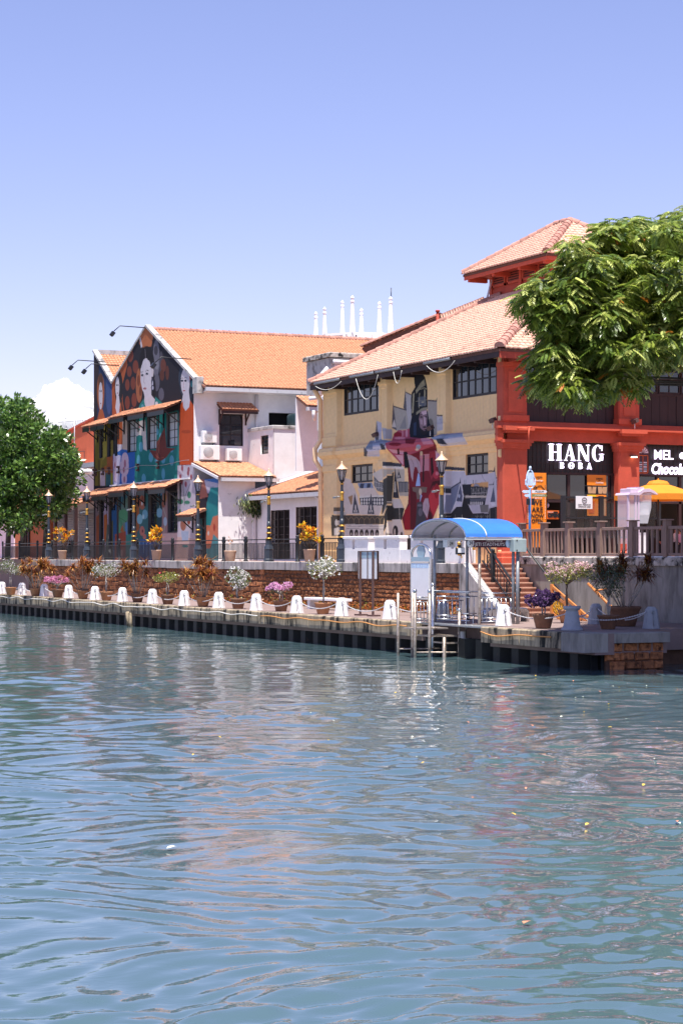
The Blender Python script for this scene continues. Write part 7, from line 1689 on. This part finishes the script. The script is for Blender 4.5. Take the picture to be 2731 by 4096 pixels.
for a, b in ((196, 216), (233, 258), (270, 296), (314, 388)):
    x0, x1 = on_y(a, 0, 43.9).x, on_y(b, 0, 43.9).x; z0_, z1_ = TZ + .02, on_y(300, 2055, 43.9).z; n = 26
    mb = MB(); mb.box(x0 - .05, x1 + .05, 43.92, 43.98, z0_, z1_ + .2); o = mb.build('roller_shutter', 'galv', WH)
    for k in range(n):
        mb = MB(); h = (z1_ - z0_) / n; mb.prism([(43.92, z0_ + k * h), (43.87, z0_ + k * h + h * .35), (43.87, z0_ + k * h + h * .6), (43.92, z0_ + k * h + h * .95)], 'x', x0, x1); mb.build('slat', 'shutter', o)
# dull orange and pink walls beyond the left tree
mb = MB(); x0, x1 = on_y(60, 0, 43).x, on_y(176, 0, 43).x; mb.box(x0, x1, 43, 49, TZ, TZ + 5.2); o = tag(mb.build('orange_annex', 'dull_orange'), 'dull orange building in the shade under the left tree', 'building')
for px in (104, 115): mb = MB(); x = on_y(px, 0, 42.9).x; mb.tube([(x, 42.9, TZ), (x, 42.9, TZ + 5)], .09, 6); mb.build('pipe', 'lamp_iron', o)
mb = MB(); x0, x1 = on_y(-200, 0, 46).x, on_y(56, 0, 46).x; mb.box(x0, x1, 46, 52, TZ, TZ + 3.1); o = tag(mb.build('pink_building', 'pink_wall'), 'pale pink sunlit building at the far left edge', 'building')
mb = MB(); mb.box(x0 - .3, x1 + .4, 45.3, 52.3, TZ + 3.12, TZ + 3.5); mb.build('roof', 'galv', o); mb = MB(); mb.box(x0, x1, 47, 52, TZ + 3.5, TZ + 9); mb.build('upper_wall', 'white_wall', o)
# aerial and street light
AE = thing('tv_aerial', on_y(297, 1840, 43.9), 'thin television aerial rising above the white house', 'aerial'); pA = on_y(297, 1820, 43.9); tA = on_y(299, 1650, 43.9)
mb = MB(); mb.tube([pA, tA], .035, 5); mb.build('mast', 'pvc', AE); zA_ = on_y(298, 1685, 43.9).z
mb = MB(); mb.tube([(pA.x - 1.6, 43.2, zA_ - .0), (pA.x + 1.2, 44.5, zA_ + .05)], .016, 4); 
for k in range(5): mb.tube([(pA.x + .2 + .2 * k, 43.95 + .1 * k, zA_ - .22), (pA.x + .2 + .2 * k, 43.95 + .1 * k, zA_ + .22)], .010, 4)
mb.build('aerial_boom', 'galv', AE)
SL = thing('wall_street_light', on_y(345, 1890, 43), 'white street light on an arm in front of the white house', 'street light'); a_ = on_y(310, 1878, 43); b__ = on_y(372, 1880, 43)
mb = MB(); mb.obox(a_, on_y(340, 1884, 43), .3, .22); mb.build('housing', 'plastic_white', SL); mb = MB(); mb.ball(on_y(352, 1886, 43), .36, 12, .55); mb.build('lens', 'plastic_white', SL); mb = MB(); mb.tube([on_y(340, 1886, 43), on_y(376, 1920, 43.9)], .03, 5); mb.build('arm', 'galv', SL)

# rooftop block between the white house and the tan roof
RB = thing('rooftop_block', (-92, 43.5, 10), 'weathered concrete rooftop block between the two tiled roofs', 'rooftop block')
r0, r1 = on_x(1322, 1425, -92), on_x(1480, 1480, -92); zt = on_x(1322, 1408, -92).z
mb = MB(); mb.bevbox(-95, -92, r0.y, r1.y + 1, 8.0, zt - .25, .03); mb.build('wall', 'coping', RB); mb = MB(); mb.bevbox(-95.2, -91.85, r0.y - .15, r1.y + 1.2, zt - .24, zt, .04); mb.build('slab', 'cap_stone', RB)
mb = MB(); y0, y1 = on_x(1328, 0, -92).y, on_x(1398, 0, -92).y; z = on_x(1330, 1447, -92).z; mb.tube([(-91.85, y0, z), (-91.85, y1, z)], .11, 8); mb.build('pipe', 'pvc', RB); mb = MB(); mb.box(-91.99, -91.95, on_x(1336, 0, -92).y, on_x(1396, 0, -92).y, on_x(1330, 1480, -92).z, on_x(1330, 1456, -92).z); mb.build('panel', 'pink_wall', RB)
# small tiled porch with pipes between them
SP = thing('service_porch', (-90, 41, 9), 'small tiled canopy with gutter and white pipes beside the tan corner', 'canopy'); q0, q1 = on_x(1224, 1625, -90), on_x(1305, 1600, -90)
o = deck_poly('canopy', [(-91.2, q0.y, q0.z + .55), (-91.2, q1.y + .6, q0.z + .55), (-89.9, q1.y + .6, q0.z + .02), (-89.9, q0.y, q0.z + .02)], SP, .08); tl5 = Tiles('tile'); sl = math.hypot(1.3, .53); tl5.slope(o, (-89.9, q0.y, q0.z + .02), (0, 1, 0), (-1.3, 0, .53), [(0, -.04), (1.6, -.04), (1.6, sl), (0, sl)], .2, .24); tl5.finish()
mb = MB(); mb.box(-89.9, -89.74, q0.y - .05, q1.y + .6, q0.z - .22, q0.z - .04); mb.build('gutter', 'gutter', SP)
mb = MB(); mb.tube([(-89.6, q0.y, q0.z + .35), (-89.6, q0.y + .45, q0.z + .42), (-89.6, q1.y, q0.z + .55)], .10, 7); mb.tube([(-89.5, q0.y + .55, q0.z + .5), (-89.5, q0.y + .55, q0.z + 1.5), (-89.4, q0.y + .9, q0.z + 1.9)], .10, 7); mb.tube([(-89.7, q0.y + .25, q0.z - .2), (-89.7, q0.y + .28, q0.z - .55), (-90.2, q0.y + .5, q0.z - .65)], .08, 7); mb.build('pipe', 'pvc', SP)
mb = MB(); mb.box(-91.3, -91.2, q0.y, q1.y + 1.2, 7.5, q0.z + .5); mb.build('back_wall', 'white_wall', SP)
for k, (a, b, l) in enumerate(((1583, 1640, 'upper'), (1645, 1718, 'middle'), (1757, 1875, 'lower'))):
    x = -82.6; yA, yB = on_x(1299, 0, x).y, on_x(1318, 0, x).y; t = thing('air_conditioner', (x, yA, on_x(1300, b, x).z), f'{l} white air conditioner seen edge-on at the left corner of the tan wall', 'air conditioner', 'air conditioners at the tan corner')
    mb = MB(); mb.bevbox(x - .85, x - .02, yA, yB + .1, on_x(1300, b, x).z, on_x(1300, a, x).z, .02); mb.build('casing', 'plastic_white', t); mb = MB(); mb.box(x - .019, x - .012, yA + .05, yB - .02, on_x(1300, b - 4, x).z, on_x(1300, (a + b) / 2, x).z); mb.build('grille', 'grille', t)
# red pipe and rear roof behind the tan roof
RR = thing('rear_house', (-90, 56, TZ), 'tiled roof of a house just behind the tan building', 'house'); k0 = at_d(1448, 1390, 112); k1 = at_d(1760, 1264, 106)
o = deck_poly('roof', [k0, k1, k1 + Vector((4.2, 1, -3.2)), k0 + Vector((4.2, 1, -3.2))], RR); tl6 = Tiles('tile_pale'); ev = (k1 - k0); upv = Vector((-4.2, -1, 3.2)); L6 = ev.length; L7 = (upv - ev.normalized() * upv.dot(ev.normalized())).length; tl6.slope(o, k0 + Vector((4.2, 1, -3.2)), ev, upv - ev.normalized() * upv.dot(ev.normalized()), [(0, 0), (L6, 0), (L6, L7), (0, L7)], .22, .26); tl6.finish(); ridge_caps(o, k0 + Vector((0, 0, .05)), k1 + Vector((0, 0, .05)), .16, .42)
mb = MB(); mb.box(min(k0.x, k1.x), max(k0.x, k1.x), max(k0.y, k1.y) + 1, max(k0.y, k1.y) + 2, TZ, k0.z - 3); mb.build('wall', 'white_wall', RR)
mb = MB(); a = at_d(1750, 1300, 101); b = at_d(1750, 1247, 101); mb.tube([a - Vector((0, 0, 1)), b], .08, 8); mb.lathe([(.10, 0), (.13, .05), (.1, .1)], b, 8); tag(mb.build('flue_pipe', 'red_beam'), 'thin red flue pipe on the ridge behind the tan roof', 'pipe')
# distant white spired tower
DT = 330.0; C0 = at_d(1415, 2215, DT)
TW = thing('spired_tower', (C0.x, C0.y, TZ), 'distant white tower crowned with seven slender spires', 'tower')
uR = Vector((SA, CA, 0)); uF = Vector((-CA, SA, 0))
sz2 = lambda py: EYE + (HY - py) / FPX * DT
mb = MB(); Rt = 8.0; mb.lathe([(Rt, 0), (Rt, sz2(1352) - TZ - .3), (Rt * 1.03, sz2(1352) - TZ - .3), (Rt * 1.03, sz2(1350) - TZ), (Rt * .9, sz2(1350) - TZ)], (C0.x + uR.x * 1.2, C0.y + uR.y * 1.2, TZ), 16, False); mb.build('drum', 'white_trim', TW)
for k, (px, yt, df) in enumerate(((1263, 1244, 2), (1298, 1226, -6), (1369, 1199, 7), (1409, 1180, -8), (1445, 1231, 8), (1517, 1204, 6), (1562, 1184, -3))):
    p = at_d(px, 2215, DT + df); z0 = sz2(1366) - 3; z1 = EYE + (HY - yt) / FPX * (DT + df); wb = (98 if k > 2 else 90) * .325 / 2 * DT / FPX; hh = z1 - z0
    mb = MB(); mb.lathe([(wb * 1.15, -14), (wb * 1.15, 0), (wb, .3), (wb * .42, hh - 1.2), (wb * .55, hh - 1.1), (wb * .55, hh - .9), (wb * .3, hh - .8), (wb * .5, hh - .4), (.02, hh)], (p.x, p.y, z0), 8, False); o = mb.build('spire', 'white_trim', TW)
    mb = MB(); f = -uF; q = p - uF * wb * .98; mb.tube([(q.x - uR.x * wb * .3, q.y - uR.y * wb * .3, z0 + .5), (q.x - uR.x * wb * .28, q.y - uR.y * wb * .28, z0 + 3), (q.x, q.y, z0 + 4.2), (q.x + uR.x * wb * .28, q.y + uR.y * wb * .28, z0 + 3), (q.x + uR.x * wb * .3, q.y + uR.y * wb * .3, z0 + .5)], .06, 4); mb.build('arch', 'gutter', o)
for k in range(9):
    t = R(180 + 62 + 20 * k * .7) ; 
for k, px in enumerate((1380, 1390, 1443, 1472, 1501, 1530)):
    p = at_d(px, 2215, DT - 9); w = (.35 if px < 1395 else .62); mb = MB(); z0 = sz2(1385) - 2; z1 = sz2(1351)
    v = []
    for a, b in ((-w, 0), (w, 0), (w, z1 - z0 - .5), (0, z1 - z0), (-w, z1 - z0 - .5)):
        v.append(Vector((p.x, p.y, 0)) + uR * a + Vector((0, 0, z0 + b)))
    v += [q + uF * .8 for q in v]; mb.add(v, [(0, 1, 2, 3, 4), (9, 8, 7, 6, 5)] + [(i, i + 5, (i + 1) % 5 + 5, (i + 1) % 5) for i in range(5)]); mb.build('merlon', 'white_trim', TW)
mb = MB(); p = at_d(1564, 2215, DT); mb.tube([(p.x, p.y, sz2(1230)), (p.x, p.y, sz2(1150))], .09, 5); mb.build('antenna', 'lamp_iron', TW)

# ================================================================== trees
def tube_tree(mb, base, tips, r0, forks=None):
    for t in tips:
        b = Vector(base); t = Vector(t); m1 = b.lerp(t, .35) + Vector((0, 0, (t.z - b.z) * .12)); m2 = b.lerp(t, .7) + Vector((0, 0, (t.z - b.z) * .06)); mb.tube([b, m1, m2, t], [r0, r0 * .7, r0 * .42, r0 * .12], 6)
def pick(poly, n, inset, r):
    out = []; xs = [p[0] for p in poly]; ys = [p[1] for p in poly]
    while len(out) < n:
        x, y = r.uniform(min(xs), max(xs), 400), r.uniform(min(ys), max(ys), 400); ok = np.ones(400, bool)
        for a in range(8): ok &= in_poly(x + inset * math.cos(a * .785), y + inset * math.sin(a * .785), poly)
        out += list(zip(x[ok], y[ok]))
    return out[:n]
# right: feathery pinnate tree whose trunk stands off to the right
r = np.random.default_rng(31)
NP = [(2900, 780), (2760, 800), (2672, 850), (2664, 884), (2600, 868), (2525, 860), (2420, 893), (2380, 925), (2282, 962), (2240, 1022), (2215, 1080), (2095, 1145), (2096, 1225), (2134, 1280), (2152, 1325), (2196, 1360), (2130, 1402), (2144, 1455), (2112, 1520), (2180, 1565), (2350, 1602), (2440, 1560), (2470, 1535), (2555, 1582), (2570, 1490), (2620, 1460), (2731, 1462), (2900, 1470)]
NT = thing('feathery_tree', (-48, 39.5, RZ), 'large feathery green tree overhanging from the right edge', 'tree')
cl = []
for x, y in pick(NP, 540, 20, r): f = (x - 2100) / 1200; cl.append(np.array(at_d(x, y, r.uniform(53.0, 56.0 + 10.5 * min(1, max(0, f - .12) * 3.2)))))
NP2 = [(2870, 790), (3050, 720), (3350, 780), (3560, 950), (3600, 1250), (3450, 1480), (3200, 1540), (2870, 1480)]      # the half of the crown beyond the right edge
for x, y in pick(NP2, 300, 20, r): cl.append(np.array(at_d(x, y, r.uniform(52.5, 66.0))))
cl = np.array(cl); V = []; C = []
tmpl = []
for k in range(7):
    for s_ in (-1, 1): tmpl.append((k / 6.5 + .08, s_))
nfr = 42
fr_c = np.repeat(cl, nfr, 0); n = len(fr_c); off = rand_dirs(n, r) * (r.uniform(.1, 1, n) ** .6)[:, None] * np.array([.46, .46, .26]); P = fr_c + off
az = r.uniform(0, 6.28, n); D = np.stack([np.cos(az), np.sin(az), r.uniform(-.75, .25, n)], 1); D += off * 1.2; D /= np.linalg.norm(D, axis=1, keepdims=True)
S = np.cross(D, [0, 0, 1.0]); S /= np.linalg.norm(S, axis=1, keepdims=True) + 1e-9; N3 = np.cross(S, D); ln = r.uniform(.26, .44, n); cc = pal(n, ['74862e', '8c9a40', '566c26', 'b4bc68', '5a7030'], .98, .28, r); cc[r.uniform(size=n) < .012] = hexc('c87a2c', .8)
FV = []; FC = []
for k, s_ in tmpl:
    base = P + D * (ln * k)[:, None] - np.array([0, 0, 1]) * (ln * k * k * .32)[:, None]; ld = D * .62 + S * s_ * .75 - np.array([0, 0, .55]); ld /= np.linalg.norm(ld, axis=1, keepdims=True)
    a, b_, c_ = leaf_batch(base, ld, N3 + rand_dirs(n, r) * .15,     .15 * (1.1 - .5 * abs(k - .5)), .052, cc * r.uniform(.85, 1.15, (n, 1)), .1); FV.append(a); FC.append(c_)
nl = len(tmpl); FF = np.arange(4 * n * nl).reshape(-1, 4)
crown = put('crown', np_mesh('crown', np.vstack(FV) - np.array(NT.location), FF, 'leaf', np.clip(np.vstack(FC), 0, 1)), NT)
mb = MB(); bt = Vector((-48, 39.5, RZ)); fk = bt + Vector((-.6, -.6, 5.2)); mb.tube([bt, bt + Vector((-.1, -.2, 2.5)), fk], [.42, .34, .28], 10); mb.build('trunk', 'bark', NT)
mb = MB(); tube_tree(mb, fk, [tuple(c) for c in cl[::14]], .07); mb.build('branches', 'bark_dark', NT)
# left: glossy broad-leaved trees with slim trunks
LP = [(-150, 1640), (-100, 1610), (0, 1600), (92, 1598), (130, 1655), (205, 1690), (262, 1735), (296, 1775), (300, 1880), (330, 1920), (338, 1965), (285, 2005), (240, 2050), (170, 2110), (60, 2120), (-150, 2130)]
tr_px = [(30, 2226), (88, 2228), (180, 2232)]; roots = []
for k, ((px, py), l) in enumerate(zip(tr_px, ('leftmost slim-trunked glossy tree at the left edge', 'middle slim-trunked glossy tree at left', 'glossy tree nearest the orange house, its crown reaching the lamp posts'))):
    b0 = on_y(px, 0, 38.6 + .5 * k); roots.append(thing('glossy_tree', (b0.x, b0.y, TZ), l, 'tree', 'glossy trees at the left'))
lc = [(x, y, np.array(at_d(x, y, on_d))) for (x, y), on_d in zip(pick(LP, 300, 10, r), r.uniform(124, 133, 300))]
for k, root in enumerate(roots):
    mine = [c for x, y, c in lc if (x < 60, 60 <= x < 160, x >= 160)[k]]
    cc_ = np.repeat(np.array(mine), 105, 0); n = len(cc_); off = rand_dirs(n, r) * (r.uniform(0, 1, n) ** .4)[:, None] * np.array([.62, .62, .46]); d = off + rand_dirs(n, r) * .35 + np.array([0, 0, .12])
    V, F, C = leaf_batch(cc_ + off, d, rand_dirs(n, r) + np.array([0, 0, .8]), r.uniform(.24, .42, n), .17, pal(n, ['3c5a24', '4c6c2c', '2c4a1c', '5c7a34', '74904a'], 1.15, .3, r), .12)
    put('crown', np_mesh('crown', V - np.array(root.location), F, 'leaf', np.clip(C, 0, 1)), root)
    mb = MB(); b0 = root.location; top = b0 + Vector((random.uniform(-.3, .3), .3, 4.0)); mb.tube([b0, b0 + Vector((.1, .05, 2)), top], [.22, .17, .13], 8); mb.build('trunk', 'bark_dark', root)
    mb = MB(); tube_tree(mb, top, [tuple(c) for c in mine[::6]], .07); mb.build('branches', 'bark_dark', root)

# ================================================================== cloud, leaves on the water, birds
cr = np.random.default_rng(5)
def ico(sub=3):
    import bmesh
    bmm = bmesh.new(); bmesh.ops.create_icosphere(bmm, subdivisions=sub, radius=1); v = np.array([q.co[:] for q in bmm.verts]); f = np.array([[q.index for q in t.verts] for t in bmm.faces]); bmm.free(); return v, f
iv, jf = ico(4); V = []; F = []; DC = 2600.0
out = [(70, 1745, 70), (120, 1690, 60), (165, 1650, 62), (215, 1610, 66), (255, 1580, 58), (262, 1562, 36), (300, 1610, 60), (335, 1640, 56), (360, 1660, 50), (250, 1680, 90), (180, 1730, 90), (320, 1720, 90), (90, 1660, 34), (230, 1555, 28), (285, 1575, 30), (345, 1600, 32), (200, 1590, 36), (130, 1645, 40), (395, 1690, 50), (-60, 1760, 80), (440, 1740, 70)]
k = 0
for x, y, rr in out:
    for j in range(4 if rr > 45 else 2):
        q = 1 if j == 0 else cr.uniform(.32, .55); a = cr.uniform(0, 6.28); dx = 0 if j == 0 else rr * .72 * math.cos(a); dy = 0 if j == 0 else rr * .72 * math.sin(a)
        c = np.array(at_d(x + dx, y + dy, DC + cr.uniform(-8, 8) - (y + dy - 1555) * .25)); rad = rr * q * DC / FPX
        nz = 1 + .10 * np.sin(iv @ np.array([5, 3, 4]) + k) + .07 * np.sin(iv @ np.array([-9, 7, 8]) + 2 * k) + .045 * np.sin(iv @ np.array([15, -13, 17]) + k) + .03 * np.sin(iv @ np.array([27, 31, -25]))
        V.append(c + iv * rad * nz[:, None]); F.append(jf + k * len(iv)); k += 1
V = np.vstack(V); ctr = V.mean(0); cm = np_mesh('cloud', V - ctr, np.vstack(F), 'cloud', smooth=True)
tag(put('cloud', cm, None, ctr), 'white cumulus cloud behind the left tree', 'cloud', kind='stuff')

lr = np.random.default_rng(9)
def float_leaf(px, py, ln, c, label, grp=None):
    p = on_z(px, py, .022); a = lr.uniform(0, 6.28); d = Vector((math.cos(a), math.sin(a), 0)); s_ = Vector((-d.y, d.x, 0)); mb = MB(); w = ln * .42
    mb.add([-d * ln / 2, -d * ln * .2 + s_ * w * .5 + Vector((0, 0, .02)), d * ln * .2 + s_ * w * .42 + Vector((0, 0, .025)), d * ln / 2 + Vector((0, 0, .01)), d * ln * .2 - s_ * w * .42 + Vector((0, 0, .02)), -d * ln * .2 - s_ * w * .5 + Vector((0, 0, .012))], [(0, 1, 5), (1, 2, 4, 5), (2, 3, 4)])
    mb.v = [(v[0], v[1], v[2]) for v in mb.v]; o = put('floating_leaf', mb.mesh('floating_leaf', c), None, p); return tag(o, label, 'leaf', grp)
mat('leaf_coral', (.62, .22, .12), .6, .2, 20); mat('leaf_yellow', (.62, .40, .06), .6, .2, 20); mat('leaf_pale', (.60, .62, .50), .6, .2, 20)
float_leaf(2104, 3694, .17, 'leaf_coral', 'coral dry leaf floating in the near water at right'); float_leaf(686, 3393, .14, 'leaf_pale', 'pale green leaf floating in the near water at left')
for k in range(46):
    px, py = lr.uniform(1750, 2720), 2680 + abs(lr.normal(0, 260)); float_leaf(px, py, lr.uniform(.06, .12), ['leaf_yellow', 'leaf_pale', 'leaf_coral'][k % 3], 'tiny fallen leaf among those floating at the right of the river', 'tiny leaves floating at the right')
for k in range(18):
    px, py = lr.uniform(20, 1700), lr.uniform(2640, 3100); float_leaf(px, py, lr.uniform(.06, .11), ['leaf_yellow', 'leaf_pale'][k % 2], 'tiny fallen leaf among those floating at the left of the river', 'tiny leaves floating at the left')
